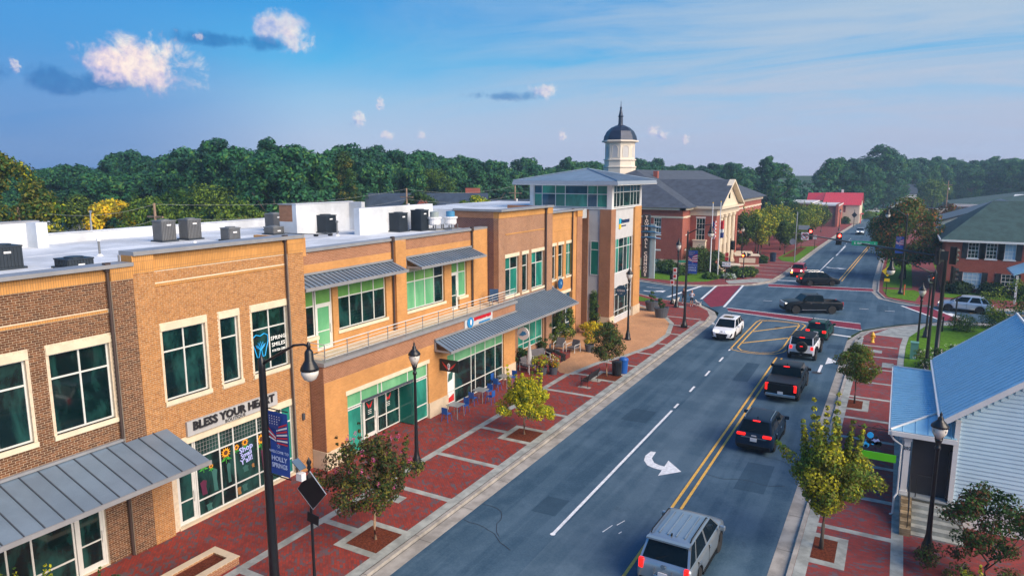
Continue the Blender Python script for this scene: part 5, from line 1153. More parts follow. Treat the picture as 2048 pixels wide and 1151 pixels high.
    def inset(a, b_, c, d, m=.06):
        ce = (V(a)+V(b_)+V(c)+V(d))/4
        return [tuple(ce+(V(p)-ce)*(1-m)) for p in (a, b_, c, d)]
    q = MB(); q.hexa([A[3],A[2],A[1],A[0],B[3],B[2],B[1],B[0]]); part('cabin_frame', q, S.get('cabm', pm), t, world=False)
    def glaz(nm, pts, push=.012, m=.08):
        pts = inset(*pts, m=m); n_ = (V(pts[1])-V(pts[0])).cross(V(pts[3])-V(pts[0])).normalized()
        ce = sum((V(p) for p in pts), Vector())/4
        if n_.dot(ce-Vector((0, (cb+rb)/2, (zb_+zr)/2))) < 0: n_ = -n_
        q = MB(); q.hexa([tuple(V(p)-n_*.02) for p in pts]+[tuple(V(p)+n_*push) for p in pts]); return part(nm, q, M_cglass, t, world=False)
    glaz('windscreen', (A[0],A[1],B[1],B[0])); glaz('rear_window', (A[2],A[3],B[3],B[2]), m=S.get('rgm', .1))
    for s_ in (-1, 1):
        a0 = (s_*wbm,cb,zb_); a1 = (s_*wbm,rb,zb_); b0 = (s_*wtp,ct,zr-.07); b1 = (s_*wtp,rt,zr-.07)
        cuts = S.get('pill', [0, .45, .8, 1.0])
        for c0, c1 in zip(cuts, cuts[1:]):
            g0 = c0+.015; g1 = c1-.015; L_ = lambda p, k_, f_: tuple(V(p).lerp(V(k_), f_))
            glaz('side_window', (L_(a0,a1,g0), L_(a0,a1,g1), L_(b0,b1,g1), L_(b0,b1,g0)), m=.07)
    # roof panel
    q = MB(); n_ = 5; 
    ys = [ct+.05, ct-.15, (ct+rt)/2, rt+.15, rt-.04]; zs = [zr-.08, zr-.02, zr, zr-.015, zr-.07]
    for y, z_ in zip(ys, zs):
        f_ = (y-ct)/(rt-ct)
        for x in (-wtp-.01, -wtp+.08, 0, wtp-.08, wtp+.01): q.v.append((x, y, z_ - (.045 if abs(x) > wtp-.02 else 0) + (.012 if x == 0 else 0)))
    for i in range(4):
        for j in range(4): q.f.append((i*5+j, (i+1)*5+j, (i+1)*5+j+1, i*5+j+1)); q.m.append(0)
    base_ = len(q.v)
    q.v += [(x, y, zr-.14) for (x, y) in ((-wtp,ct+.03),(wtp,ct+.03),(wtp,rt-.02),(-wtp,rt-.02))]; q.f.append((base_, base_+1, base_+2, base_+3)); q.m.append(0)
    rf_ = part('roof', q, S.get('roofm', pm), t, world=False, smooth=True); rf_.modifiers.new('s', 'SUBSURF').levels = 1
    if S.get('rails'):
        for s_ in (-1, 1): q = MB(); q.tube([(s_*(wtp-.06), ct-.2, zr-.03), (s_*(wtp-.06), ct-.35, zr+.05), (s_*(wtp-.06), rt+.3, zr+.05), (s_*(wtp-.06), rt+.15, zr-.03)], .022, 6); part('roof_rail', q, M_chrome if S['rails'] == 1 else M_cblack, t, world=False)
    if S.get('sunroof'): q = MB(); q.box(-wtp*.6, wtp*.6, rt+(ct-rt)*.5, ct-.3, zr+.0, zr+.022); part('sunroof', q, M_cglass, t, world=False)
    q = MB(); q.box(-.02,.02,rt+.2,rt+.3,zr-.01,zr+.06); part('antenna', q, M_cblack, t, world=False) if S.get('ant', 1) else None
    # wheels
    tm, rm = wheel_parts(r, S.get('tw', .24), S.get('darkrim'))
    for s_ in (-1, 1):
        for y in (-wb+wo_, wb+wo_):
            e = bpy.data.objects.new('tyre', tm); 
            w_o = link('wheel', tm, t, False); w_o.location = (s_*(hw-.14+S.get('wout',0)), y, r)
            if s_ < 0: w_o.rotation_euler = (0, 0, PI)
            ro_ = link('rim', rm, w_o, False); bpy.data.objects.remove(e)
    # lamps
    lt = S.get('lit', 1); zt_ = S.get('zt', deck-.22); tmn = M_tail if lt else M_tail2
    for s_ in (-1, 1):
        q = MB(); w1, h1 = S.get('tl', (.28,.16)); x0 = s_*(hw*.9); x1 = x0-s_*w1; q.box(min(x0,x1), max(x0,x1), -L2-.015, -L2+.12, zt_-h1/2, zt_+h1/2)
        bevel(part('tail_lamp', q, tmn, t, world=False), .03)
        q = MB(); w1, h1 = S.get('hl', (.36,.11)); zh = S.get('zh', nose+.02)-(.12 if lt else 0); x0 = s_*(hw*.78); x1 = x0-s_*w1; q.hexa([(min(x0,x1),L2-.25,zh-h1/2),(max(x0,x1),L2-.25,zh-h1/2),(max(x0,x1),L2-(.12 if s_ > 0 else .01),zh-h1/2),(min(x0,x1),L2-(.12 if s_ < 0 else .01),zh-h1/2),(min(x0,x1),L2-.3,zh+h1/2),(max(x0,x1),L2-.3,zh+h1/2),(max(x0,x1),L2-(.16 if s_ > 0 else .06),zh+h1/2),(min(x0,x1),L2-(.16 if s_ < 0 else .06),zh+h1/2)])
        bevel(part('headlight', q, M_head if not lt else M_cglass, t, world=False), .02)
        q = MB(); xm = s_*(hw+.02); q.box(min(xm, xm+s_*.22), max(xm, xm+s_*.22), cb-.42, cb-.28, belt-.02, belt+.17); bevel(part('mirror', q, S.get('mirm', pm), t, world=False), .04)
        q = MB()
        for f_ in S.get('handles', (.38,.72)): y = cb+(rb-cb)*f_; q.box(min(s_*hw*.985, s_*(hw+.02)), max(s_*hw*.985, s_*(hw+.02)), y-.1, y+.1, belt-.2, belt-.16)
        part('door_handle', q, S.get('handm', pm), t, world=False)
        q = MB()   # door gaps
        for f_ in (.02,.42,.78): y = cb+(rb-cb)*f_; q.box(min(s_*hw*.96, s_*(hw+.003)), max(s_*hw*.96, s_*(hw+.003)), y-.008, y+.008, gc+.25, belt-.08)
        q.box(min(s_*hw*.9, s_*(hw+.01)), max(s_*hw*.9, s_*(hw+.01)), -wb+wo_+r*1.25, wb+wo_-r*1.25, gc+.02, gc+.14); part('sill_trim', q, M_cblack, t, world=False)
    if lt: q = MB(); q.box(-.18,.18,rt-.10,rt-.02,zr-.1,zr-.055); part('brake_light', q, M_tail, t, world=False)
    q = MB(); q.box(-hw*.86,hw*.86,-L2-.04,-L2+.1,gc+.08,gc+.26); bevel(part('rear_bumper', q, S.get('bump', M_cblack), t, world=False), .03)
    pz = S.get('pz', (deck+gc)/2+.05); q = MB(); q.box(-.16+S.get('px',0),.16+S.get('px',0),-L2-.055,-L2-.02,pz-.08,pz+.08); part('number_plate', q, M_plate, t, world=False)
    q = MB(); gw, g0, g1 = S.get('grille', (.55, gc+.18, nose-.02)); q.hexa([(-gw*.8,L2-.12,g0),(gw*.8,L2-.12,g0),(gw*.8,L2+.015,g0),(-gw*.8,L2+.015,g0),(-gw,L2-.14,g1),(gw,L2-.14,g1),(gw,L2+.0,g1),(-gw,L2+.0,g1)]); part('grille', q, S.get('grm', M_cblack), t, world=False)
    q = MB(); q.tube([(0,cb-.02,belt+.03),(.35,cb-.12,belt+.10),(.6,cb-.2,belt+.16)], .012, 4); q.box(-hw*.8,hw*.8,cb-.03,cb+.06,belt-.005,belt+.02); part('wiper_cowl', q, M_cblack, t, world=False)
    q = MB(); q.tube([(-.3,rb-.02 if rb > -L2+.1 else rb+.02,belt+.1),(.15,(rb+rt)/2-.03,(belt+H)/2-.1)], .012, 4); part('rear_wiper', q, M_cblack, t, world=False) if S.get('suv', 1) else None
    return t, S
def suv(**k):
    d = dict(L=4.7, W=1.9, H=1.7, wb=2.75, r=.36, gc=.22, belt=1.08, hood=1.02, deck=1.06, cab=(1.22,.32,-1.7,-2.22), nose=.72, tail=.75, zt=.98, pz=.78); d.update(k); return d
P_navy = paint('paint_black_blue', (.010,.024,.05), 0); P_black = paint('paint_black', (.008,.011,.016), 0); P_white = paint('paint_white', (.72,.74,.78), 0)
P_silver = paint('paint_silver', (.34,.40,.45), .7); P_green = paint('paint_green', (.006,.055,.040)); P_red = paint('paint_red', (.42,.012,.035), .1)
t, S = vehicle('silver SUV at the bottom edge with roof ribs, first in the queue from the camera', 'suv', (-5.95, 23.65), R(-2), suv(L=4.85, W=1.93, H=1.83, r=.39, belt=1.15, hood=1.12, deck=1.14, cab=(1.3,.5,-1.85,-2.3), gc=.26, rails=2, paint=P_silver, lit=1, tl=(.16,.36), zt=1.0, mirm=P_silver, zh=.85, nose=.8, tumble=.78))
for x in (-.45,-.15,.15,.45): q = MB(); q.box(x-.03,x+.03,-1.6,.2,1.825,1.85); bevel(part('roof_rib', q, P_silver, t, world=False), .012)
q = MB(); q.box(-.75,.75,-2.06,-1.88,1.74,1.80); part('spoiler', q, P_silver, t, world=False)
text('badge', 'SUV', .01, M_cblack, (0,-2.42,1.0), 'y', None) if 0 else None
q = MB(); q.lathe((0,0,0), [(.0,0),(.09,0),(.09,.01),(0,.012)], 14); o_ = part('emblem', q, M_chrome, t, world=False); o_.rotation_euler = (PI/2,0,0); o_.location = (0,-2.44,1.06)
q = MB(); q.tube([(-.3,-2.45,.98),(-.3,-2.47,.72),(.3,-2.47,.72),(.3,-2.45,.98)], .02, 6); part('tailgate_trim', q, M_chrome, t, world=False)
q = MB(); q.box(.62,.85,-2.50,-2.3,.55,.62); part('tow_step', q, M_cblack, t, world=False)
t, S = vehicle('dark blue SUV with silver roof rails, brake lights on, second in the queue', 'suv', (-5.55, 37.55), R(-1.5), suv(L=4.65, W=1.88, H=1.68, rails=1, paint=P_navy, tl=(.42,.13), zt=1.0, px=0, handm=M_chrome))
q = MB(); q.box(-.62,.62,-2.34,-2.3,.86,.9); part('trim_strip', q, M_chrome, t, world=False)
q = MB(); q.box(-.12,.12,-2.345,-2.32,.97,1.01); part('emblem', q, M_plate, t, world=False)
trk = dict(L=5.9, W=2.05, H=1.93, wb=3.65, r=.42, gc=.34, belt=1.3, hood=1.28, deck=1.24, cab=(1.3,.75,-.85,-1.0), nose=.95, tail=1.0, zt=1.0, tl=(.2,.44), suv=0, box=1, pz=.68, zh=1.0, hl=(.42,.2), rgm=.06, pill=[0,.52,1.0], handles=(.42,.92), tumble=.8)
t, S = vehicle('black pickup with covered bed and lit brake lights, third in the queue', 'pickup truck', (-5.6, 47.3), R(-1), dict(trk, paint=P_black, bump=M_chrome, mirm=M_cblack), name='pickup_truck')
q = MB(); q.box(-.86,.86,-2.82,-1.05,1.245,1.285); bevel(part('bed_cover', q, mat('bed_cover_black', (.012,.018,.028), .6, var=.05), t, world=False), .02)
q = MB(); q.box(-.78,.78,-2.98,-2.94,.72,1.2); part('tailgate', q, P_black, t, world=False)
t, S = vehicle('white boxy off-road car with a black roof and spare wheel, fourth in the queue', 'off-road car', (-5.72, 57.8), R(-2), dict(L=4.3, W=1.9, H=1.87, wb=2.95, r=.43, gc=.38, belt=1.22, hood=1.2, deck=1.22, cab=(.72,.5,-1.95,-2.12), nose=1.0, tail=1.1, zt=1.02, tl=(.2,.26), box=1, paint=P_white, cabm=P_white, roofm=M_cblack, darkrim=True, wout=.1, tumble=.84, pz=.74, px=-.6, mirm=M_cblack, pill=[0,.36,.68,1.0], grm=P_white), name='off_road_car')
tm, rm = wheel_parts(.42, .26, True); w_o = link('spare_wheel', tm, t, False); w_o.location = (.05,-2.32,1.12); w_o.rotation_euler = (0,0,-PI/2)
q = MB(); q.lathe((0,0,0), [(.32,0),(.32,.06),(.25,.09),(0,.1)], 16); o_ = part('wheel_cover', q, M_cblack, w_o, world=False); o_.rotation_euler = (0,PI/2,0); o_.location = (.1,0,0)
q = MB(); q.box(-.05,.15,-2.52,-2.46,1.18,1.24); part('brake_light', q, M_tail, t, world=False)
for s_ in (-1,1):
    for y in (-1.475, 1.475): q = MB(); q.tube([(s_*1.0, y-.55, .62),(s_*1.0, y-.42, .95),(s_*1.0, y-.2, 1.02),(s_*1.0, y+.2, 1.02),(s_*1.0, y+.42, .95),(s_*1.0, y+.55, .62)], .07, 6); part('fender_flare', q, M_cblack, t, world=False)
t, S = vehicle('dark green estate car at the stop line, front of the queue', 'estate car', (-5.35, 65.3), R(-4), suv(L=4.6, W=1.78, H=1.52, belt=.98, hood=.92, deck=.95, r=.32, gc=.18, cab=(.95,.25,-1.5,-2.05), paint=P_green, tl=(.3,.2), zt=.85, rails=2), name='estate_car')
t, S = vehicle('white crossover driving towards the camera in the left lane', 'crossover', (-12.5, 61.4), R(180), suv(L=4.85, W=1.92, H=1.64, belt=1.04, hood=.98, deck=1.04, paint=P_white, sunroof=1, lit=0, grille=(.5,.35,.66), hl=(.42,.09), zh=.86, rails=0))
q = MB(); q.box(-.09,.09,2.42,2.45,.82,.9); part('emblem', q, M_chrome, t, world=False)
for s_ in (-1,1): q = MB(); q.hexa([(s_*.72-.06,2.2,.42),(s_*.72+.06,2.2,.42),(s_*.72+.06,2.38,.42),(s_*.72-.06,2.38,.42),(s_*.84-.06,2.2,.72),(s_*.84+.06,2.2,.72),(s_*.84+.06,2.3,.72),(s_*.84-.06,2.3,.72)]); part('air_vent', q, M_cblack, t, world=False)
hd = math.atan2(-(-4.2), -3.0) 
t, S = vehicle('black pickup with tan reflections crossing the middle of the intersection', 'pickup truck', (-7.35, 76.35), R(118), dict(trk, paint=P_black, lit=0, bump=M_chrome, bed=(-2.8,-1.12,.45), handm=M_chrome, grm=M_chrome, grille=(.7,.7,1.15)), name='pickup_truck')
q = MB(); q.box(-1.07,-1.0,-1.2,1.25,.42,.47); q.box(1.0,1.07,-1.2,1.25,.42,.47); part('side_step', q, M_chrome, t, world=False)
t, S = vehicle('black three-row SUV with silver roof rails turning onto the far road', 'suv', (-8.5, 95.9), R(-64), suv(L=5.0, W=1.95, H=1.75, rails=1, paint=P_black, tl=(.3,.18), cab=(1.35,.5,-1.9,-2.38)))
t, S = vehicle('red boxy SUV waiting at the far stop line beside the grass verge', 'suv', (-11.9, 104.0), R(180), suv(L=4.2, W=1.8, H=1.68, paint=P_red, lit=0, cab=(.8,.45,-1.75,-1.95), hl=(.2,.2), zh=.9, box=1))
q = MB(); q.box(.5,.72,2.02,2.13,.55,.68); part('indicator_lamp', q, M_amber, t, world=False)
t, S = vehicle('silver crossover on the right side street in front of the brick house', 'crossover', (6.6, 84.7), R(82), suv(L=4.8, W=1.9, H=1.68, paint=paint('paint_bright_silver', (.52,.60,.68), .5), lit=0))
t, S = vehicle('small silver car far up the road coming towards the camera', 'car', (-7.9, 182.5), R(180), suv(L=4.5, W=1.85, H=1.55, paint=P_silver, lit=0, hl=(.5,.2)))
for i, (x, y, c, l) in enumerate(((-9, 285, P_white, 'white car parked in the far lot by the red roofed house'), (-3.5, 288, P_navy, 'dark car parked in the far lot right of the white one'), (9, 300, P_silver, 'silver car in the far lot below the distant house'), (24, 292, P_red, 'red car at the right end of the far lot'), (-1.2, 170, P_navy, 'dark car half hidden by the big autumn tree at the far kerb'))):
    vehicle(l, 'car', (x, y), R(90 if i < 4 else 178), suv(paint=c, lit=0), group='cars parked far away')

# ================================================================== TRAFFIC SIGNALS AND SIGNS
M_sigy = mat('signal_housing', (.012,.014,.016), .5, var=.05); M_redlit = mat('signal_red_lit', (.6,.02,.02), .3, var=0, emit=((1,.03,.02), 14)); M_lens = mat('signal_lens_off', (.015,.04,.035), .3, var=0)
M_orlit = mat('signal_amber_lit', (.7,.1,.02), .3, var=0, emit=((1,.12,.02), 7)); M_sigback = mat('sign_back', (.33,.37,.42), .45, metal=.4, var=.05); M_sigw = mat('sign_white', (.72,.73,.75), .5, var=.02)
M_sigred = mat('sign_red', (.55,.03,.03), .5, var=0); M_siggr = mat('sign_green_street', (.01,.33,.17), .5, var=0); M_sigyel = mat('sign_yellow', (.85,.55,.01), .5, var=0)
def unread(par, xy, w_, z0, h, gap, m_, seed, ext):
    """lettering too small to read in the photograph: a row of unequal upright strokes"""
    r = random.Random(seed); y = xy[1]; q = MB(); e = y+w_
    while y < e-.03:
        a = min(r.uniform(.6, 1.3)*h*.42, e-y); b = r.uniform(0, .12)*h
        q.box(xy[0], xy[0]+ext, y, y+a, z0+b, z0+h-r.uniform(0, .1)*h); y += a+gap*.4
    return part('lettering', q, m_, par, kind='stuff')
def head(par, c, d, n=3, lit=None, hood=True):
    """signal head centred at c, facing direction d (unit, horizontal)"""
    d = Vector(d).normalized(); s_ = Vector((-d.y, d.x, 0)); M_ = Matrix((s_, d, Vector((0,0,1)))).transposed()
    q = MB(); q.obox(c, (.36,.22,.36*n), M_); q.obox(Vector(c)-d*.08, (.56,.02,.36*n+.2), M_); hb_ = part('signal_head', q, M_sigy, par)
    for k in range(n):
        z_ = (n-1)/2*.34-k*.34; p = Vector(c)+Vector((0,0,z_)); q = MB(); q.cyl(p+d*.10, p+d*.125, .14, n=14); part('lens', q, M_redlit if (lit == k) else (M_orlit if lit == -1-k else M_lens), hb_)
        q = MB(); ring = [Vector(p)+s_*math.cos(a)*.16+Vector((0,0,math.sin(a)*.16)) for a in [R(v) for v in range(-30, 211, 24)]]
        for a, b in zip(ring, ring[1:]): q.poly([a+d*.11, b+d*.11, b+d*.33, a+d*.3]); 
        part('visor', q, M_sigy, hb_)
    return hb_
ms = thing('mast_arm_signal', 'long black traffic signal mast arm reaching over the intersection from the right corner', 'traffic signal', (3.1, 58.2, 0))
pa, pb = Vector((2.9,58.2,8.1)), Vector((-10.9,88.2,7.05)); dr = (pb-pa).normalized()
q = MB(); q.lathe((3.1,58.2,0), [(.3,0),(.3,.3),(.17,.4),(.14,4),(.12,8.4),(.13,8.5),(0,8.55)], 14); part('pole', q, M_blk, ms, smooth=True)
q = MB(); q.tube([pa-dr*.3, pa.lerp(pb,.3), pa.lerp(pb,.6), pb], [.10,.09,.08,.06], 10); part('arm', q, M_blk, ms, smooth=True)
toC = Vector((.25,-.97,0)).normalized()
for t_ in (.915, .63): p = pa.lerp(pb, t_)+Vector((0,0,-.1))+toC*.2; 
head(ms, (-8.95,84.1+3.0,7.05), toC, 3, 0); head(ms, (-5.35,79.5-.2,7.3), toC, 3, 0)
q = MB(); c_ = Vector((-2.65,70.6,7.72)); 
ss = thing('street_name_sign', 'green street name sign reading E. Ballentine St on the mast arm', 'sign', tuple(c_)); M_ = Matrix.Identity(3)
q = MB(); q.obox(c_, (2.1,.04,.42), M_); part('sign_plate', q, M_siggr, ss); text('lettering', 'E. Ballentine', .26, M_sigw, c_+Vector((-.2,-.03,0)), 'y', ss, ext=.004, bold=.003); text('lettering', 'St', .15, M_sigw, c_+Vector((.85,-.03,.05)), 'y', ss, ext=.004)
ns_ = thing('no_left_turn_sign', 'square white no left turn sign on the mast arm beside the left red signal', 'sign', (-9.15,85.3,7.1)); c_ = Vector((-9.25,84.8,7.0)); q = MB(); q.obox(c_, (.8,.04,.85), M_); part('sign_plate', q, M_sigw, ns_)
q = MB()
for k in range(20):
    a, b = 2*PI*k/20, 2*PI*(k+1)/20; q.poly([(c_.x+math.cos(a)*.37,c_.y-.03,c_.z+math.sin(a)*.37),(c_.x+math.cos(b)*.37,c_.y-.03,c_.z+math.sin(b)*.37),(c_.x+math.cos(b)*.30,c_.y-.03,c_.z+math.sin(b)*.30),(c_.x+math.cos(a)*.30,c_.y-.03,c_.z+math.sin(a)*.30)])
q.poly([(c_.x-.25,c_.y-.032,c_.z+.2),(c_.x-.2,c_.y-.032,c_.z+.26),(c_.x+.25,c_.y-.032,c_.z-.2),(c_.x+.2,c_.y-.032,c_.z-.26)]); part('prohibition_ring', q, M_sigred, ns_)
q = MB(); q.tube([(c_.x+.13,c_.y-.028,c_.z-.22),(c_.x+.13,c_.y-.028,c_.z+.08),(c_.x-.1,c_.y-.028,c_.z+.1)], .03, 4); q.poly([(c_.x-.08,c_.y-.029,c_.z+.2),(c_.x-.24,c_.y-.029,c_.z+.1),(c_.x-.08,c_.y-.029,c_.z)]); part('arrow_print', q, M_blk, ns_)
# cluster of heads facing other ways near the pole
for c_, d_ in (((2.6,57.6,8.2),(.9,.45,0)),((3.6,58.6,8.2),(.7,.7,0)),((3.6,57.7,6.9),(1,.2,0))): head(ms, c_, d_, 3)
q = MB(); q.box(2.5,3.2,57.45,57.5,7.95,8.6); part('sign_plate', q, M_sigy, ms)
head(ms, (2.55,57.3,6.45), (-1,-.1,0), 3, -1)
def pole_sig(lab, loc, h, heads, black=True):
    t = thing('signal_post', lab, 'traffic signal', loc, 0); q = MB(); q.lathe(loc, [(.22,0),(.22,.2),(.13,.35),(.07,.6),(.06,h),(.1,h+.05),(0,h+.2)], 10); part('post', q, M_blk, t, smooth=True)
    for c_, d_, n_, l_ in heads: head(t, Vector(loc)+Vector(c_), d_, n_, l_)
    return t
t = pole_sig('black pedestrian signal post left of the pair at the left corner', (-20.9,73.1,0), 3.6, [((0,-.3,3.0),(0,-1,0),1,None),((.3,0,3.3),(1,0,0),2,None)])
t2 = thing('wayfinding_signs', 'red and white route shields on the black post by the left kerb', 'sign', (-20.05,71.3,0))
for z_ in (4.0,3.35,2.7): q = MB(); q.box(-20.35+(.25 if z_ < 3 else 0)*-1,-19.95+(.25 if z_ < 3 else 0)*-1,71.1,71.14,z_-.28,z_+.28); part('sign_plate', q, M_sigw, t2); q = MB(); q.box(-20.28,-20.02,71.08,71.1,z_-.12,z_+.18) if z_ > 3 else q.box(-20.53,-20.27,71.08,71.1,z_-.12,z_+.18); part('shield_print', q, M_sigred, t2)
pole_sig('black signal post with a green-side traffic head in front of the brick columns', (-20.2,98.3,0), 5.0, [((.3,0,4.2),(-.1,-1,0),3,None)])
pole_sig('black pedestrian post with an orange hand signal by the clipped hedge', (-18.0,96.6,0), 3.4, [((-.05,-.15,3.1),(-.1,-1,0),1,-1),((.5,.1,3.2),(1,0,0),1,None)])
t = thing('street_name_post', 'short green street name blade on a thin post beside the town hall lawn', 'sign', (-24.3,87.0,0)); q = MB(); q.cyl((-24.3,87,0),(-24.3,87,3.2),.04,n=6); part('post', q, M_blk, t); q = MB(); q.box(-24.25,-23.1,86.97,87.02,2.85,3.1); part('sign_plate', q, M_siggr, t)
t = thing('arrow_sign_post', 'thin sign post with red shields and arrow plates beside the flagpoles', 'sign', (-19.3,92.0,0)); q = MB(); q.cyl((-19.3,92,0),(-19.3,92,3.9),.04,n=6); part('post', q, M_blk, t)
for z_, m_, w_ in ((3.6,M_sigred,.22),(3.05,M_sigred,.22),(2.5,M_sigw,.55),(2.15,M_sigw,.55)): q = MB(); q.box(-19.3-w_,-19.3+w_,91.93,91.96,z_-.13 if w_ > .3 else z_-.24,z_+.13 if w_ > .3 else z_+.24); part('sign_plate', q, m_, t)
t = thing('warning_sign', 'yellow diamond pedestrian warning sign on the right grass corner', 'sign', (-.75,91.3,0)); q = MB(); q.cyl((-.75,91.35,0),(-.75,91.35,3.2),.04,n=6); part('post', q, M_blk, t)
q = MB(); c_ = Vector((-.75,91.28,2.75)); q.extr([(c_.x,c_.y,c_.z-.62),(c_.x+.62,c_.y,c_.z),(c_.x,c_.y,c_.z+.62),(c_.x-.62,c_.y,c_.z)], (0,.03,0)); part('sign_plate', q, M_sigyel, t)
q = MB(); Y = c_.y-.01; q.tube([(c_.x-.02,Y,c_.z+.1),(c_.x,Y,c_.z-.08),(c_.x-.14,Y,c_.z-.36)], .04, 5); q.tube([(c_.x,Y,c_.z-.08),(c_.x+.14,Y,c_.z-.34)], .04, 5); q.tube([(c_.x-.16,Y,c_.z),(c_.x,Y,c_.z+.1),(c_.x+.15,Y,c_.z)], .03, 5); q.cyl((c_.x+.01,Y,c_.z+.26),(c_.x+.01,Y+.01,c_.z+.26),.085,n=10); part('walker_print', q, M_blk, t)
q = MB(); q.box(c_.x-.28,c_.x+.28,c_.y,c_.y+.03,1.55,1.9); part('lower_plate', q, M_sigyel, t)
t = thing('tall_sign_post', 'tall grey post with blank sign backs at the far left verge', 'sign', (-14.3,118.9,0)); q = MB(); q.cyl((-14.3,118.9,0),(-14.3,118.9,8.0),.07,n=8); part('post', q, M_sigback, t); q = MB(); q.extr([(-14.3-.45+.9*(k in (1,2,3,4))*0+.5*math.cos(2*PI*k/8+.39),119.0,3.2+.5*math.sin(2*PI*k/8+.39)) for k in range(8)], (0,.03,0)); part('sign_plate', q, M_sigback, t)
q = MB(); q.box(-14,-12.4,118.8,118.84,5.2,5.9); part('sign_plate', q, M_sigback, t)
t = thing('parking_sign', 'small red and white sign on a post at the tip of the far verge', 'sign', (-13.6,141,0)); q = MB(); q.cyl((-13.6,141,0),(-13.6,141,2.6),.05,n=6); part('post', q, M_blk, t); q = MB(); q.box(-13.9,-13.3,140.9,140.94,1.9,2.6); part('sign_plate', q, M_sigw, t)
t = thing('diamond_sign', 'distant dark diamond sign by the red roofed house', 'sign', (-10.6,205,0)); q = MB(); q.cyl((-10.6,205,0),(-10.6,205,4.6),.07,n=6); part('post', q, M_blk, t); q = MB(); q.extr([(-10.6,204.9,2.4),(-9.9,204.9,3.2),(-10.6,204.9,4.0),(-11.3,204.9,3.2)], (0,.05,0)); part('sign_plate', q, M_blk, t)
# back of the diamond sign on the near left pavement
t = thing('diamond_sign', 'black-backed diamond sign with small solar panel on the near left pavement', 'sign', (-16.5,15.7,0))
q = MB(); q.lathe((-16.5,15.7,0), [(.12,0),(.12,.15),(.06,.3),(.05,.9),(.045,4.3),(.08,4.36),(.05,4.45),(.09,4.55),(.03,4.68),(0,4.75)], 10); part('post', q, M_blk, t, smooth=True)
q = MB(); q.extr([(-16.3,15.62,2.98),(-15.68,15.62,3.66),(-16.36,15.62,4.3),(-16.98,15.62,3.56)], (0,-.03,0)); part('sign_plate', q, M_blk, t)
q = MB(); q.tube([(-16.3,15.6,2.98),(-15.68,15.6,3.66),(-16.36,15.6,4.3),(-16.98,15.6,3.56),(-16.3,15.6,2.98)], .018, 5); part('sign_rim', q, M_sigback, t)
q = MB(); q.obox((-16.36,15.63,2.62), (.5,.03,.34), Matrix.Rotation(R(8), 3, 'Y')); part('lower_plate', q, M_blk, t)
q = MB(); q.obox((-16.75,15.5,4.5), (.45,.3,.03), Matrix.Rotation(R(35), 3, 'Y')); part('solar_panel', q, mat('solar_cell', (.12,.18,.25), .2, metal=.3, var=.05), t)
q = MB(); q.box(-16.75,-16.5,15.35,15.55,4.0,4.25); part('control_box', q, M_sigw, t)
# blade sign of the shopping block, wall signs
t = thing('blade_sign', 'tall dark vertical sign with white letters on the tower corner', 'sign', (-22.2,67.5,3.6))
q = MB(); q.box(-22.58,-21.8,67.35,67.6,3.6,9.95); part('board', q, mat('sign_charcoal', (.02,.035,.055), .5, var=.05), t); q = MB(); q.box(-22.0,-21.3,67.62,67.85,3.5,9.0); part('back_panel', q, mat('sign_greyblue', (.3,.4,.45), .5, var=.05), t)
for k, ch in enumerate('TOWN HALL COMMONS'):
    if ch != ' ': text('letter', ch, .44, M_sigw, (-22.15,67.33,9.65-k*.36), 'y', t, ext=.01, bold=.014)
for z_, l_ in ((8.75,1.5),(8.2,1.35),(7.65,1.5)): q = MB(); q.tube([(-22.9,67.3,z_),(-22.0,67.28,z_+.06),(-21.3,67.5,z_),(-20.85,67.9,z_-.1)], .09, 6); part('blue_fin', q, mat('fin_blue', (.01,.09,.22), .4, var=.05), t)
for z_ in (9.0,6.9,4.8): q = MB(); q.tube([(-22.65,66.9,z_),(-22.2,66.9,z_+.02),(-22.2,67.35,z_)], .035, 6); part('bracket', q, M_blk, t)
t = thing('boutique_sign', 'long pale sign board with big dark letters above the sunflower shop window', 'sign', (-23.9,18.8,3.75)); q = MB(); q.box(-23.985,-23.88,16.5,21.05,3.74,4.33); part('board', q, mat('sign_silver', (.42,.43,.44), .45, var=.05), t)
text('lettering', 'BLESS YOUR HEART', .47, mat('letter_charcoal', (.018,.018,.022), .5, var=0), (-23.84,18.78,4.1), 'x', t, ext=.03, bold=.014, spacing=1.02, sx=.97); text('lettering', 'BOUTIQUE', .2, MATS['letter_charcoal'], (-23.86,18.75,3.83), 'x', t, ext=.008, spacing=1.05)
t = thing('wall_sign', 'white wall sign with a blue disc and red and blue lettering above the lower canopy', 'sign', (-22.85,36.5,4.5)); q = MB(); q.box(-22.92,-22.83,34.95,38.25,4.5,5.24); part('board', q, mat('sign_silver2', (.5,.51,.52), .45, var=.05), t)
q = MB(); q.cyl((-22.83,35.5,4.88),(-22.76,35.5,4.88),.33,n=20); part('disc', q, mat('sign_azure', (.02,.22,.5), .4, var=0), t); q = MB(); q.lathe((0,0,0), [(.0,0),(.12,.02),(0,.04)], 10, sx=.8, sy=1.6) ; q.v = [(-22.755+z_, 35.5+x, 4.9+y) for x, y, z_ in q.v]; part('disc_print', q, M_sigw, t)
unread(t, (-22.83,35.98), 2.05, 4.88, .33, .06, mat('letter_red', (.5,.01,.02), .4, var=0), 31, .025); unread(t, (-22.83,36.55), 1.4, 4.62, .11, .02, MATS['sign_azure'], 32, .03)
t = thing('winged_sign', 'black projecting sign with red wings and a white shield, under the canopy end', 'sign', (-22.3,32.3,3)); q = MB(); q.box(-22.86,-21.6,32.27,32.36,2.62,3.32); part('board', q, M_blk, t)
q = MB()
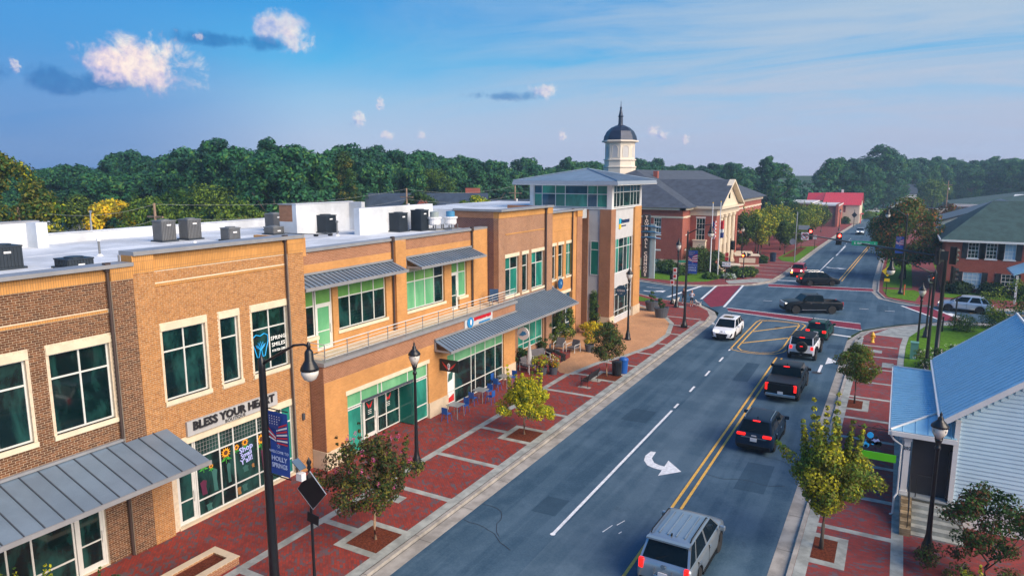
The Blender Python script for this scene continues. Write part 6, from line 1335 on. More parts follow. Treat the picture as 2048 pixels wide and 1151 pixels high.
for s_ in (-1,1): q.poly([(-22.23+s_*.05,32.26,2.85),(-22.23+s_*.5,32.26,3.2),(-22.23+s_*.35,32.26,2.95),(-22.23+s_*.1,32.26,2.72)][::s_])
part('wings', q, M_sigred, t); q = MB(); q.extr([(-22.33,32.26,3.05),(-22.3,32.26,2.8),(-22.23,32.26,2.7),(-22.16,32.26,2.8),(-22.13,32.26,3.05),(-22.23,32.26,3.15)], (0,-.012,0)); part('shield', q, M_sigw, t); q = MB(); q.box(-22.28,-22.18,32.235,32.246,2.88,2.93); q.box(-22.26,-22.2,32.235,32.246,2.98,3.04); part('shield_print', q, MATS['sign_blue'] if 'sign_blue' in MATS else M_blue, t)
t = thing('round_sign', 'round white projecting sign with a blue emblem, beside the teal glazing', 'sign', (-22.6,41.75,2.9)); q = MB(); q.cyl((-22.42,41.7,2.95),(-22.42,41.78,2.95),.46,n=24); part('disc', q, M_sigw, t); q = MB(); q.tube([(-22.95,41.74,3.5),(-22.0,41.74,3.5)], .025, 5); part('bracket', q, M_blk, t)
q = MB(); q.extr([(-22.76,41.69,2.83),(-22.6,41.69,2.8),(-22.42,41.69,2.78),(-22.3,41.69,2.86),(-22.18,41.69,2.9),(-22.1,41.69,3.02),(-22.22,41.69,3.03),(-22.2,41.69,3.14),(-22.32,41.69,3.1),(-22.42,41.69,3.16),(-22.5,41.69,3.05),(-22.6,41.69,2.93)], (0,-.015,0)); part('emblem_print', q, MATS['sign_azure'], t)
t = thing('blue_disc_sign', 'round blue wall sign above the far canopy', 'sign', (-24.5,50.9,4.9)); q = MB(); q.cyl((-24.55,51.6,5.1),(-24.0,51.6,5.1),.03,n=6); q2 = MB(); q2.cyl((-24.2,51.5,5.0),(-24.12,51.5,5.0),.45,n=22); part('disc', q2, mat('sign_blue', (.008,.09,.25), .4, var=0), t); part('bracket', q, M_blk, t); q = MB(); q.cyl((-24.12,51.55,5.05),(-24.1,51.55,5.05),.13,n=12); part('disc_print', q, mat('print_paleblue', (.15,.4,.7), .5, var=0), t)
t = thing('restaurant_sign', 'round dark blue projecting sign with pale lettering at the tower corner', 'sign', (-22.2,60.4,3.3)); q = MB(); q.cyl((-22.1,60.35,3.25),(-22.1,60.45,3.25),.52,n=24); part('disc', q, mat('sign_deepblue', (.01,.06,.12), .4, var=0), t); q = MB(); q.tube([(-22.75,60.4,3.4),(-22.5,60.4,3.4)], .03, 5); part('bracket', q, M_blk, t); text('lettering', 'OSHA', .30, M_sigw, (-22.1,60.33,3.28), 'y', t, ext=.005); q = MB(); q.box(-22.2,-22.0,60.33,60.345,2.98,3.0); q.box(-22.03,-22.0,60.33,60.345,3.01,3.06); part('small_print', q, M_sigw, t)
t = thing('office_sign', 'small office sign with blue and yellow square and navy letters on the tower', 'sign', (-22.8,62.7,9.4)); q = MB(); q.box(-22.84,-22.76,61.35,61.75,9.35,9.85); part('blue_block', q, mat('sign_sky', (.02,.4,.6), .4, var=0), t); q = MB(); q.box(-22.84,-22.76,61.35,61.75,8.9,9.35); part('yellow_block', q, M_sigyel, t)
text('lettering', 'S', .5, mat('letter_navy', (.01,.03,.1), .4, var=0), (-22.8,61.98,9.55), 'x', t, ext=.03, bold=.02); unread(t, (-22.84,62.2), 1.9, 9.4, .33, .05, MATS['letter_navy'], 33, .05); unread(t, (-22.84,61.9), 1.4, 9.07, .12, .03, MATS['letter_navy'], 34, .02)

# ================================================================== ROOFTOP PLANT
M_hv = mat('condenser_grey', (.17,.18,.19), .5, metal=.3, var=.08); M_hvd = mat('condenser_dark', (.028,.04,.055), .5, metal=.3, var=.1)
def condenser(lab, x, y, s=.85, h=1.1, dark=False, z0=10.2, rz=0):
    t = thing('condenser_unit', lab, 'air conditioner', (x, y, z0), rz, 'air conditioning units on the flat roof'); m_ = M_hvd if dark else M_hv
    q = MB(); q.box(-s/2-.1,s/2+.1,-s/2-.1,s/2+.1,0,.08); part('pad', q, M_hvd, t, world=False)
    q = MB(); q.box(-s/2,s/2,-s/2,s/2,.08,h-.06); part('casing', q, mat('coil_fin', (.07,.075,.085), .6, var=.1) if not dark else m_, t, world=False)
    q = MB()
    n_ = 9
    for k in range(n_): 
        u = -s/2+.04+(s-.08)*k/(n_-1)
        for a in (-1, 1): q.box(u-.018,u+.018,a*(s/2+.01)-.012,a*(s/2+.01)+.012,.1,h-.06); q.box(a*(s/2+.01)-.012,a*(s/2+.01)+.012,u-.018,u+.018,.1,h-.06)
    part('louvres', q, m_, t, world=False, kind='stuff')
    q = MB(); q.box(-s/2-.03,s/2+.03,-s/2-.03,s/2+.03,h-.06,h); q.lathe((0,0,h), [(s*.36,0),(s*.36,.05),(.05,.06)], 16); part('fan_top', q, m_, t, world=False)
    q = MB(); q.box(s/2+.022,s/2+.03,-.13,.13,h-.3,h-.22); part('badge', q, M_sigw, t, world=False); return t
for a in ((-36.4,24.7,.85,1.2,False,'tall grey condenser, left one of the pair behind the honey brick parapet'), (-36.2,26.2,.85,1.2,False,'tall grey condenser, right one of the pair behind the honey brick parapet'), (-33.6,26.9,.75,.75,False,'short grey condenser close to the honey brick parapet'),
          (-37.1,33.3,.85,1.15,False,'grey condenser standing left of the white penthouse wall'), (-34.6,31.0,.85,.5,False,'low flat condenser in front of the one beside the penthouse'), (-32.7,33.6,.95,1.15,True,'dark condenser standing alone against the white penthouse wall'),
          (-30.3,36.7,.8,.95,True,'dark square condenser at the left front of the roof cluster'), (-31.0,38.4,.8,1.35,True,'dark condenser behind the square one in the roof cluster'), (-29.0,36.5,.85,1.25,True,'tall dark condenser in the middle of the roof cluster'), (-28.3,37.9,.85,1.4,True,'tallest dark condenser at the right of the roof cluster'),
          (-31.6,14.2,1.1,.95,True,'large dark unit at the left image edge above the dark brick parapet'), (-29.5,15.9,1.0,.4,True,'low eight-sided unit just behind the dark brick parapet')):
    condenser(a[5], a[0], a[1], a[2], a[3], a[4])
for x, y, lab, m_ in ((-27.6,38.6,'white exhaust fan with pale grey cap, nearer the condensers', 0), (-26.9,39.5,'white exhaust fan with blue cap, nearer the shaded brick side wall', 1)):
    t = thing('exhaust_fan', lab, 'roof fan', (x, y, 10.2), 0, 'exhaust fans on the flat roof'); q = MB(); q.box(-.4,.4,-.4,.4,0,.12); [q.box(sx*.35-.03,sx*.35+.03,sy*.35-.03,sy*.35+.03,.1,.4) for sx in (-1,1) for sy in (-1,1)]; part('stand', q, M_hv, t, world=False)
    q = MB(); q.lathe((0,0,0), [(.35,.35),(.42,.45),(.42,.75),(.5,.8),(.5,.9)], 16); part('housing', q, M_sigw, t, world=False); q = MB(); q.lathe((0,0,0), [(.3,.9),(.3,1.25),(0,1.28)], 16); part('cap', q, [mat('cap_greygreen', (.25,.3,.3), .5), mat('cap_bluepaint', (.05,.22,.4), .5)][m_], t, world=False)
for x, y, h, lab in ((-32.5,18.7,.8,'white vent pipe with foil band standing on the bare left part of the roof'), (-30.4,32.2,.9,'thin conduit mast with small box near the dark condenser'), (-30.6,34.9,.8,'thin black pipe standing in front of the penthouse corner'), (-38.5,31.0,.25,'short white stub pipe at the rear of the roof'), (-33,24.1,.2,'small dark roof drain cap near the pair of condensers')):
    t = thing('vent_pipe', lab, 'vent pipe', (x, y, 10.2), 0, 'pipes on the flat roof'); q = MB(); q.cyl((0,0,0),(0,0,h),.05,n=8); part('pipe', q, M_hv if h > .5 else M_hvd, t, world=False); q = MB(); q.lathe((0,0,0), [(.09,h-.1),(.1,h),(.0,h+.05)], 8); part('pipe_cap', q, M_sigw if h < .85 else M_hv, t, world=False); q = MB(); q.lathe((0,0,0), [(.16,0),(.08,.1)], 8); part('flashing', q, M_sigw, t, world=False)
t = thing('roof_conduit', 'dark conduit run on small blocks near the low parapet', 'conduit', (-30.5,31,10.2)); q = MB(); q.tube([(-33.3,30.6,10.35),(-31.2,31.2,10.32),(-30.6,32.0,10.32),(-32.4,33.1,10.32)], .03, 5); part('pipe', q, M_hvd, t); 
for p in ((-32.2,30.9),(-31.2,31.2),(-30.7,31.9)): q = MB(); q.box(p[0]-.12,p[0]+.12,p[1]-.08,p[1]+.08,10.2,10.3); part('block', q, M_blk, t)

# ================================================================== STREET FURNITURE
M_bluech = mat('chair_blue', (.01,.09,.36), .4, var=.05); M_alu = mat('table_grey', (.30,.33,.35), .4, metal=.3, var=.06)
def cafe_chair(lab, x, y, rz):
    t = thing('metal_chair', lab, 'chair', (x, y, .0), rz, 'blue metal cafe chairs')
    q = MB(); q.box(-.2,.2,-.2,.2,.44,.47); bevel(part('seat', q, M_bluech, t, world=False), .015)
    q = MB(); q.box(-.19,.19,-.24,-.21,.47,.85); part('backrest', q, M_bluech, t, world=False)
    for sx in (-1,1):
        for sy in (-1,1): q = MB(); q.tube([(sx*.17,sy*.17,.44),(sx*.22,sy*.22,0)], .018, 5); part('leg', q, M_bluech, t, world=False)
for lab, x, y in (('grey square cafe table nearest the camera, in front of the winged sign', -21.75, 32.2), ('grey square cafe table in the middle of the three by the shop window', -21.95, 35.3), ('grey square cafe table farthest of the three, by the limestone pier', -22.1, 38.6)):
    t = thing('cafe_table', lab, 'table', (x, y, 0), 0, 'grey cafe tables'); q = MB(); q.box(-.4,.4,-.4,.4,.72,.76); bevel(part('tabletop', q, M_alu, t, world=False), .01)
    for sx in (-1,1):
        for sy in (-1,1): q = MB(); q.tube([(sx*.32,sy*.32,.72),(sx*.36,sy*.36,0)], .022, 5); part('leg', q, M_alu, t, world=False)
for lab, x, y, rz in (('blue metal chair at the near end of the nearest cafe table', -21.8,31.35,0),('blue metal chair at the far end of the nearest cafe table',-21.7,33.05,PI),('blue metal chair tucked at the near side of the middle table',-22.0,34.5,0),('blue metal chair on the street side of the middle table',-21.2,35.2,PI/2),('blue metal chair at the far end of the middle table',-21.9,36.1,PI),
                      ('blue metal chair between the middle and far tables',-22.2,37.75,0),('blue metal chair at the far end of the last table by the pier',-22.0,39.5,PI),('blue metal chair by the glass behind the far table',-22.75,38.4,-PI/2)): cafe_chair(lab, x, y, rz)
t = thing('bench', 'black slatted street bench with back on concrete pads beside the kerb trees', 'bench', (-17.45,41.9,0), R(0))
for k in range(4): q = MB(); q.box(-.2+k*.12,-.11+k*.12,-.9,.9,.44,.47); part('seat_slat', q, M_blk, t, world=False)
for k in range(4): q = MB(); q.box(.27+k*.035,.30+k*.035,-.9,.9,.52+k*.11,.60+k*.11); part('back_slat', q, M_blk, t, world=False)
for s_ in (-1,1): q = MB(); q.tube([(-.22,s_*.85,0),(-.2,s_*.85,.62),(.3,s_*.85,.64)], .025, 6); q.tube([(.28,s_*.85,0),(.26,s_*.85,.5),(.42,s_*.85,.98)], .025, 6); q.tube([(-.2,s_*.85,.43),(.27,s_*.85,.43)], .025, 6); part('end_frame', q, M_blk, t, world=False); q = MB(); q.box(-.4,.45,s_*.85-.18,s_*.85+.18,0,.02); part('pad', q, M_conc, t, world=False)
t = thing('litter_bin', 'black slatted round litter bin in front of the blue recycling bin', 'bin', (-16.55,44.75,0)); q = MB(); q.lathe((0,0,0), [(.3,0),(.33,.1),(.36,.9),(.37,.93),(.3,.98)], 16); part('drum', q, M_blk, t, world=False); q = MB(); q.lathe((0,0,0), [(.37,.93),(.38,1.0),(.2,1.06),(.15,1.04)], 16); part('lid', q, M_blk, t, world=False)
t = thing('recycling_bin', 'bright blue recycling bin with domed lid behind the black litter bin', 'bin', (-16.35,45.55,0)); q = MB(); q.lathe((0,0,0), [(.28,0),(.33,.95)], 16); part('drum', q, M_bluech, t, world=False); q = MB(); q.lathe((0,0,0), [(.36,.93),(.36,1.0),(.25,1.12),(.1,1.15),(0,1.15)], 16); part('lid', q, M_bluech, t, world=False)
t = thing('litter_bin', 'dark litter bin on the far pavement beside the low entrance wall', 'bin', (-17.4,117.5,0)); q = MB(); q.lathe((0,0,0), [(.45,0),(.5,1.3),(.3,1.45)], 12); part('drum', q, mat('bin_navy', (.01,.03,.07), .5), t, world=False); q = MB(); q.lathe((0,0,0), [(.5,1.3),(.52,1.38),(.2,1.5)], 12); part('lid', q, M_blk, t, world=False)
t = thing('fire_hydrant', 'yellow fire hydrant at the right kerb before the crossing', 'hydrant', (-1.2,64.3,0)); Mh = mat('hydrant_yellow', (.75,.42,.03), .45, var=.1)
q = MB(); q.lathe((0,0,0), [(.17,0),(.17,.06),(.12,.1),(.12,.6),(.17,.62),(.17,.68),(.13,.72),(.1,.82),(.03,.86),(.03,.93),(0,.93)], 12); part('barrel', q, Mh, t, world=False, smooth=True); q = MB(); q.cyl((-.22,0,.5),(.22,0,.5),.06,n=10); part('side_outlets', q, Mh, t, world=False); q = MB(); q.cyl((0,-.1,.45),(0,-.22,.45),.08,n=10); part('front_outlet', q, Mh, t, world=False)
t = thing('utility_cabinet', 'pale green utility cabinet beside the right pavement and flower bushes', 'utility box', (1.75,60.0,0)); Mu = mat('cabinet_green', (.10,.28,.24), .5, var=.05); q = MB(); q.box(-.25,.25,-.3,.3,.02,1.25); part('cabinet', q, Mu, t, world=False); q = MB(); q.box(-.28,.28,-.33,.33,1.25,1.32); part('cabinet_lid', q, Mu, t, world=False)
for x, y, h, lab, m_ in ((4.1,71.8,1.3,'short black bollard post on the lawn beside the round bush', 0), (5.2,74.8,2.6,'thin black post beside the round bush and the side street', 0), (1.1,91.8,1.3,'orange marker post on the grass corner', 1)):
    t = thing('marker_post', lab, 'post', (x, y, 0)); q = MB(); q.cyl((0,0,0),(0,0,h),.07,n=8); part('post', q, [M_blk, mat('marker_orange', (.6,.12,.03), .5)][m_], t, world=False); q = MB(); q.cyl((0,0,h),(0,0,h+.08),.09,n=8); part('post_cap', q, M_blk, t, world=False)
M_pot = mat('planter_charcoal', (.065,.075,.095), .7, var=.1); M_wframe = mat('lounge_white', (.6,.62,.62), .5, var=.03); M_cush = mat('cushion_grey', (.12,.115,.13), .9, var=.15)
def lounge(lab, x, y, rz, w_=.8, mfr=M_wframe, h=.42, cat='armchair'):
    t = thing('lounge_'+('chair' if w_ < 1 else 'sofa'), lab, cat, (x, y, .0), rz, 'patio seats with white frames'); hw = w_/2
    q = MB(); q.box(-hw+.06,hw-.06,-.35,.35,h-.12,h); bevel(part('seat', q, M_cush, t, world=False), .03); q = MB(); q.hexa([(-hw+.06,.28,h),(hw-.06,.28,h),(hw-.06,.38,h),(-hw+.06,.38,h),(-hw+.06,.42,h+.5),(hw-.06,.42,h+.5),(hw-.06,.50,h+.5),(-hw+.06,.50,h+.5)]); bevel(part('backrest', q, M_cush, t, world=False), .02)
    for s_ in (-1,1): q = MB(); q.tube([(s_*hw,-.36,0),(s_*hw,-.36,h+.2),(s_*hw,.42,h+.24),(s_*hw,.42,0)], .028, 5); part('arm_frame', q, mfr, t, world=False)
lounge('grey cushioned patio sofa with pale frame against the teal window', -22.9,45.2,R(60),1.5); lounge('white framed patio armchair, left one of the two facing the street', -23.1,49.2,R(10)); lounge('white framed patio armchair, right one beside the flower pot', -21.9,49.2,R(-12)); lounge('grey patio armchair behind the closed parasol', -22.6,42.8,R(80)); 
for x, y, s_, h, lab in ((-22.6,47.3,.7,.42,'low dark square patio table between the armchairs'), (-22.2,44.2,.75,.62,'dark square patio table beside the closed parasol')):
    t = thing('patio_table', lab, 'table', (x, y, 0), R(20)); q = MB(); q.box(-s_/2,s_/2,-s_/2,s_/2,h-.04,h); part('tabletop', q, M_pot, t, world=False); [part('leg', (lambda b: (b.box(sx*s_*.42-.03,sx*s_*.42+.03,sy*s_*.42-.03,sy*s_*.42+.03,0,h-.04), b)[1])(MB()), M_pot, t, world=False) for sx in (-1,1) for sy in (-1,1)]
t = thing('backless_bench', 'long black backless bench on the tan paving', 'bench', (-22.35,46.9,0), R(-32)); q = MB(); q.box(-1.15,1.15,-.2,.2,.42,.5); part('seat', q, M_blk, t, world=False); 
for s_ in (-1,1): q = MB(); q.box(s_*1.08-.04,s_*1.08+.04,-.18,.18,0,.42); part('leg', q, M_blk, t, world=False)
t = thing('parasol', 'closed grey-white parasol standing behind the yellow-green tree', 'parasol', (-22.0,41.9,0)); q = MB(); q.cyl((0,0,0),(0,0,2.5),.03,n=6); part('pole', q, M_wframe, t, world=False); q = MB(); q.lathe((0,0,0), [(.05,.7),(.2,.8),(.17,1.4),(.1,2.0),(.04,2.45),(0,2.5)], 9); part('canopy', q, mat('parasol_cloth', (.42,.42,.42), .9, var=.08), t, world=False)
t = thing('blue_patio_chair', 'dark blue folding chair on the upper balcony by the railing', 'chair', (-23.7,39.9,5.1), R(30)); q = MB(); q.box(-.3,.3,-.25,.25,.4,.46); part('seat', q, mat('fabric_navy', (.01,.05,.13), .7), t, world=False); q = MB(); q.hexa([(-.3,.2,.46),(.3,.2,.46),(.3,.26,.46),(-.3,.26,.46),(-.3,.4,1.1),(.3,.4,1.1),(.3,.46,1.1),(-.3,.46,1.1)]); part('backrest', q, MATS['fabric_navy'], t, world=False)
for s_ in (-1,1): q = MB(); q.tube([(s_*.3,-.3,0),(s_*.3,.35,.9)], .02, 5); q.tube([(s_*.3,.3,0),(s_*.3,-.25,.6)], .02, 5); part('leg', q, M_blk, t, world=False)
# brick planter near the camera
t = thing('brick_planter', 'low tan brick planter box on the pavement at the lower left', 'planter', (-21.3,13.2,0)); q = MB()
wallp = [(-21.3,12.6,-20.0,12.85),(-21.3,15.2,-20.0,15.45),(-21.3,12.85,-21.05,15.2),(-20.25,12.85,-20.0,15.2)]
for a in wallp: q.box(a[0],a[2],a[1],a[3],0,.26)
part('wall', q, B_brown, t); q = MB()
for a in wallp: q.box(a[0]-.03,a[2]+.03,a[1]-.03 if a[3]-a[1] < 1 else a[1]+.03,a[3]+.03 if a[3]-a[1] < 1 else a[3]-.03,.26,.31)
part('coping', q, B_mix, t); q = MB(); q.box(-21.05,-20.25,12.85,15.2,0,.2); part('soil', q, M_mulch, t)
# flag poles
for x, y, h, lab, st_ in ((-22.2,95.5,11.5,'left flagpole with the striped flag before the town hall', 1), (-21.6,97.5,11.6,'right flagpole with the red and blue state flag before the town hall', 0)):
    t = thing('flagpole', lab, 'flagpole', (x, y, 0)); q = MB(); q.cyl((0,0,0),(0,0,h-1.5),.09,.05,n=8); part('pole', q, M_sigw, t, world=False); q = MB(); q.lathe((0,0,h-1.5), [(0,0),(.1,.08),(0,.2)], 8); part('ball', q, M_sigyel, t, world=False)
    f = thing('flag', 'limp '+('striped red and white flag hanging on the left flagpole' if st_ else 'red, white and blue flag hanging on the right flagpole'), 'flag', (x, y, 5)); n_ = 10
    q = MB()
    for k in range(n_):
        z1 = 7.6-k*.24; z2 = z1-.24; o1 = math.sin(k*.9)*.06; o2 = math.sin((k+1)*.9)*.06
        for j in range(4): q.poly([(x+.08+j*.12,y+math.sin(j*1.9)*.06,z2+j*.02),(x+.2+j*.12,y+math.sin((j+1)*1.9)*.06,z2+(j+1)*.02),(x+.2+j*.12,y+math.sin((j+1)*1.9)*.06,z1+(j+1)*.02),(x+.08+j*.12,y+math.sin(j*1.9)*.06,z1+j*.02)], ((k+j) % 2 if k > 3 or j > 1 else 2) if st_ else (0 if k < 5 else (1 if k < 7 else 2)))
    part('cloth', q, [MATS['flag_red'], MATS['flag_white'], MATS['flag_navy']], f)
# iron fence
t = thing('iron_fence', 'short black iron fence between the flagpoles and the brick pier', 'fence', (-20.6,94.5,0)); a, b = Vector((-21.6,94.0,0)), Vector((-19.6,96.6,0))
pm_ = MB(); pm_.box(-.015,.015,-.015,.015,0,1.25); pm_ = pm_.mesh('picket', [M_blk])
for k in range(15): o = bpy.data.objects.new('picket', pm_); COL.objects.link(o); o.parent = t; o.location = a.lerp(b, k/14)-Vector(t.location)
for z_ in (.15,1.15): q = MB(); q.tube([a+Vector((0,0,z_)), b+Vector((0,0,z_))], .02, 4); part('rail', q, M_blk, t)
# utility poles and wires behind the building
M_wood = mat('pole_wood', (.30,.21,.15), .9, var=.2)
def upole(lab, x, y, h, cross=True):
    t = thing('utility_pole', lab, 'utility pole', (x, y, 0), 0, 'wooden utility poles'); q = MB(); q.cyl((0,0,0),(0,0,h),.16,.11,n=8); part('pole', q, M_wood, t, world=False)
    if cross: q = MB(); q.box(-1.1,1.1,-.06,.06,h-1.3,h-1.15); part('crossarm', q, M_wood, t, world=False)
    q = MB(); q.cyl((.3,0,h-2.6),(.3,0,h-2.1),.16,n=8); part('transformer', q, M_sigw, t, world=False)
    return (x, y, h)
pts = []
for col, dist, h, lab in ((28,72,11.2,'utility pole with crossarms before the autumn tree on the far left'),(303,70,11.4,'utility pole behind the roof right of the orange-leaved tree'),(812,98,12.0,'utility pole in front of the dark roofed brick house'),(1030,110,12.2,'slim utility pole left of the glass tower')):
    x, y = away(col, dist); pts.append(upole(lab, x, y, h))
x, y = away(1899, 240); upole('tall utility pole beyond the road on the right', x, y, 12.0)
wr_ = MB(); 
for dz in (0,1.4):
    for (a, b) in zip(pts, pts[1:]):
        n_ = 14; prev = None
        for k in range(n_+1):
            f_ = k/n_; p = Vector((a[0]+(b[0]-a[0])*f_, a[1]+(b[1]-a[1])*f_, a[2]-.1-dz+(b[2]-a[2])*f_-1.6*4*f_*(1-f_)*.5))
            if prev: wr_.cyl(prev, p, .012, n=3, cap=False)
            prev = p
tag(part('power_lines', wr_, mat('wire', (.25,.28,.3), .6), None, kind='stuff'), 'thin power lines strung between the wooden poles behind the roof', 'power lines')
sl = thing('cobra_street_light', 'grey curved street light on a mast behind the roof at the left', 'street lamp', (*away(172, 66), 0)); q = MB(); q.cyl((0,0,0),(0,0,10.2),.09,n=8); part('pole', q, M_sigback, sl, world=False); q = MB(); q.tube([(0,0,10.2),(-.5,.3,10.7),(-1.3,.8,10.9)], .05, 6); part('arm', q, M_sigback, sl, world=False); q = MB(); q.obox((-1.5,.9,10.88), (.6,.2,.12), Matrix.Rotation(R(148), 3, 'Z')); part('lamp_head', q, M_sigback, sl, world=False)
# houses behind
def house(lab, col, dist, w_, d_, hw_, hr_, wm, rm_, rz, gable=True):
    x, y = away(col, dist); t = thing('house', lab, 'building', (x, y, 0), rz); q = MB(); q.box(-w_/2,w_/2,-d_/2,d_/2,0,hw_)
    q.extr([(-w_/2,-d_/2,hw_),(-w_/2,d_/2,hw_),(-w_/2,0,hr_-.2)], (w_,0,0)); part('wall', q, wm, t, world=False)
    q = MB(); q.hexa([(-w_/2-.4,-d_/2-.5,hw_-.2),(w_/2+.4,-d_/2-.5,hw_-.2),(w_/2+.4,0,hr_),(-w_/2-.4,0,hr_),(-w_/2-.4,-d_/2-.5,hw_),(w_/2+.4,-d_/2-.5,hw_),(w_/2+.4,0,hr_+.2),(-w_/2-.4,0,hr_+.2)]); q.hexa([(-w_/2-.4,0,hr_),(w_/2+.4,0,hr_),(w_/2+.4,d_/2+.5,hw_-.2),(-w_/2-.4,d_/2+.5,hw_-.2),(-w_/2-.4,0,hr_+.2),(w_/2+.4,0,hr_+.2),(w_/2+.4,d_/2+.5,hw_),(-w_/2-.4,d_/2+.5,hw_)]); part('roof', q, rm_, t, world=False)
    for k in range(3): q = MB(); u = -w_/2+w_*(k+.5)/3; q.box(u-.5,u+.5,-d_/2-.05,-d_/2,1.2,2.6); part('window', q, M_gdark, t, world=False)
    return t, x, y
M_slate2 = mat('roof_navy', (.03,.05,.085), .85, var=.2, scale=1)
t, x, y = house('large house with a long dark blue roof and small red gable behind the flat roof', 815, 118, 26, 12, 6.5, 10.6, MATS['brick_red'], M_slate2, R(29))
q = MB(); q.extr([(0,-6.6,6.3),(6,-6.6,6.3),(3,-6.6,10.0)], (0,6,0)); part('gable', q, MATS['brick_red'], t, world=False); q = MB(); q.box(9.6,12.0,0,1.2,9.5,11.6); part('chimney', q, MATS['brick_red'], t, world=False)
house('small red brick house half hidden behind trees at the far left', 105, 92, 7, 6, 7.4, 8.6, MATS['brick_red'], M_capd, R(30))
house('grey roofed house left of the glass tower', 1010, 120, 14, 10, 5.5, 9.4, MATS['siding_white'], M_slate2, R(60))
house('small white house among the far trees at the end of the road', 1808, 330, 9, 8, 6, 9.5, MATS['siding_white'], M_slate2, R(10))
house('pale blue house at the far end of the parking lot', 1750, 345, 16, 8, 5, 8, MATS['siding_white'], M_slate2, R(0))
# porch roof of a neighbour at the right edge
nb = thing('porch_gable', 'small grey porch gable of the neighbouring house at the right edge', 'building', (13.5,93,0)); q = MB(); q.hexa([(11.2,91,3.1),(13.2,91,4.0),(13.2,97,4.0),(11.2,97,3.1),(11.2,91,3.3),(13.2,91,4.2),(13.2,97,4.2),(11.2,97,3.3)]); part('roof', q, M_mroof, nb); q = MB(); q.box(11.5,11.7,91.2,91.4,0,3.1); part('post', q, M_wwood, nb)
# manhole covers
for x, y, lab in ((-9.0,66.5,'round manhole cover inside the yellow hatched island'),(-4.3,52.3,'dark utility cover patch in the right lane')):
    t = MB(); X, Y = rs(x, y); t.cyl((X,Y,ZR+.002),(X,Y,ZR+.012),.35,n=20); tag(part('manhole_cover', t, M_crack), lab, 'manhole cover')
# ================================================================== TREES AND PLANTS
M_bark = mat('bark_pale', (.30,.20,.13), .9, var=.25, scale=8, bump=.4, bscale=20); M_bark2 = mat('bark_dark', (.07,.055,.045), .95, var=.3, scale=4)
def crown_mesh(name, seed, mats, clumps, nleaf, ls, jitter=.35, weights=None, up=.35, solid=.85, extra=None):
    """leaf-sized faces spread over the shells of many clumps; clumps = [(centre, radius)]"""
    r = random.Random(seed); v = []; f = []; mi = []; tot = sum(c[1]**1.5 for c in clumps)
    nm = len(mats)
    for ci, (c, rad) in enumerate(clumps):
        n = max(6, int(nleaf*rad**1.5/tot)); cm_ = r.random(); tone = r.random()
        for k in range(n):
            d = Vector((r.gauss(0,1), r.gauss(0,1), r.gauss(0,1)+up*.6)).normalized()
            rr_ = rad*(solid+(1-solid)*r.random() if r.random() < .75 else r.random())*(1+r.uniform(-jitter, jitter)*.5)
            p = Vector(c)+Vector((d.x*rr_, d.y*rr_, d.z*rr_*.85))
            n_ = (d+Vector((r.uniform(-.7,.7), r.uniform(-.7,.7), r.uniform(-.5,.9)))).normalized()
            t_ = n_.orthogonal().normalized(); t_.rotate(Quaternion(n_, r.uniform(0, 2*PI))); b_ = n_.cross(t_)
            s = ls*r.uniform(.6, 1.35); i = len(v)
            v += [tuple(p-t_*s*.5), tuple(p+b_*s*.28-t_*s*.05), tuple(p+t_*s*.5), tuple(p-b_*s*.28-t_*s*.05)]; f.append((i, i+1, i+2, i+3))
            q_ = r.random()*.55+tone*.45
            if weights:
                a = 0; m_ = nm-1
                for j, w_ in enumerate(weights):
                    a += w_
                    if q_ < a: m_ = j; break
            else: m_ = min(nm-1, int(q_*nm))
            mi.append(m_)
    if extra: extra(v, f, mi, r)
    me = bpy.data.meshes.new(name); me.from_pydata(v, [], f)
    for m in mats: me.materials.append(m)
    me.polygons.foreach_set('material_index', mi); me.update(); return me
def blob_clumps(seed, H0, H1, Rm, n, cr, shape='round', lop=.2):
    r = random.Random(seed); out = []; Hc = (H0+H1)/2; hh = (H1-H0)/2
    for k in range(n):
        u = r.uniform(-1, 1); a = r.uniform(0, 2*PI)
        if shape == 'cone': w_ = (1-(u+1)/2)**.8*.95+.08
        elif shape == 'vase': w_ = math.sqrt(max(0,1-u*u))*(.75+.35*u)
        elif shape == 'egg': w_ = math.sqrt(max(0,1-u*u))*(1-.3*u)
        elif shape == 'column': w_ = min(1, (1-abs(u))*3)**.5*.8
        else: w_ = math.sqrt(max(0,1-u*u))
        rad = Rm*w_*r.uniform(.55, .95)
        c = cr*r.uniform(.6, 1.25)
        out.append(((math.cos(a)*rad*(1+lop*math.sin(a+seed)), math.sin(a)*rad, Hc+u*(hh-c*.6)), c))
    return out
def trunk_mb(h, r0, r1, seed=0, lean=.03, limbs=4, lh=.5, ll=1.2):
    r = random.Random(seed); q = MB(); pts = [(0,0,0)]; rs_ = [r0*1.35]
    for k in range(1, 5): pts.append((r.uniform(-1,1)*lean*h, r.uniform(-1,1)*lean*h, h*k/4)); rs_.append(r0+(r1-r0)*k/4)
    q.tube(pts, rs_, 8)
    for k in range(limbs):
        a = 2*PI*k/limbs+r.uniform(-.4,.4); z_ = h*r.uniform(lh, .92); p = Vector((0,0,z_)); d = Vector((math.cos(a), math.sin(a), r.uniform(.7,1.3)))
        q.tube([p, p+d*ll*.5, p+d*ll+Vector((0,0,ll*.2))], [r1*.8, r1*.55, r1*.25], 6)
    return q
L_dark = leafmat('leaf_dark', (.030,.065,.018)); L_mid = leafmat('leaf_mid', (.060,.13,.024)); L_lite = leafmat('leaf_light', (.15,.23,.028))
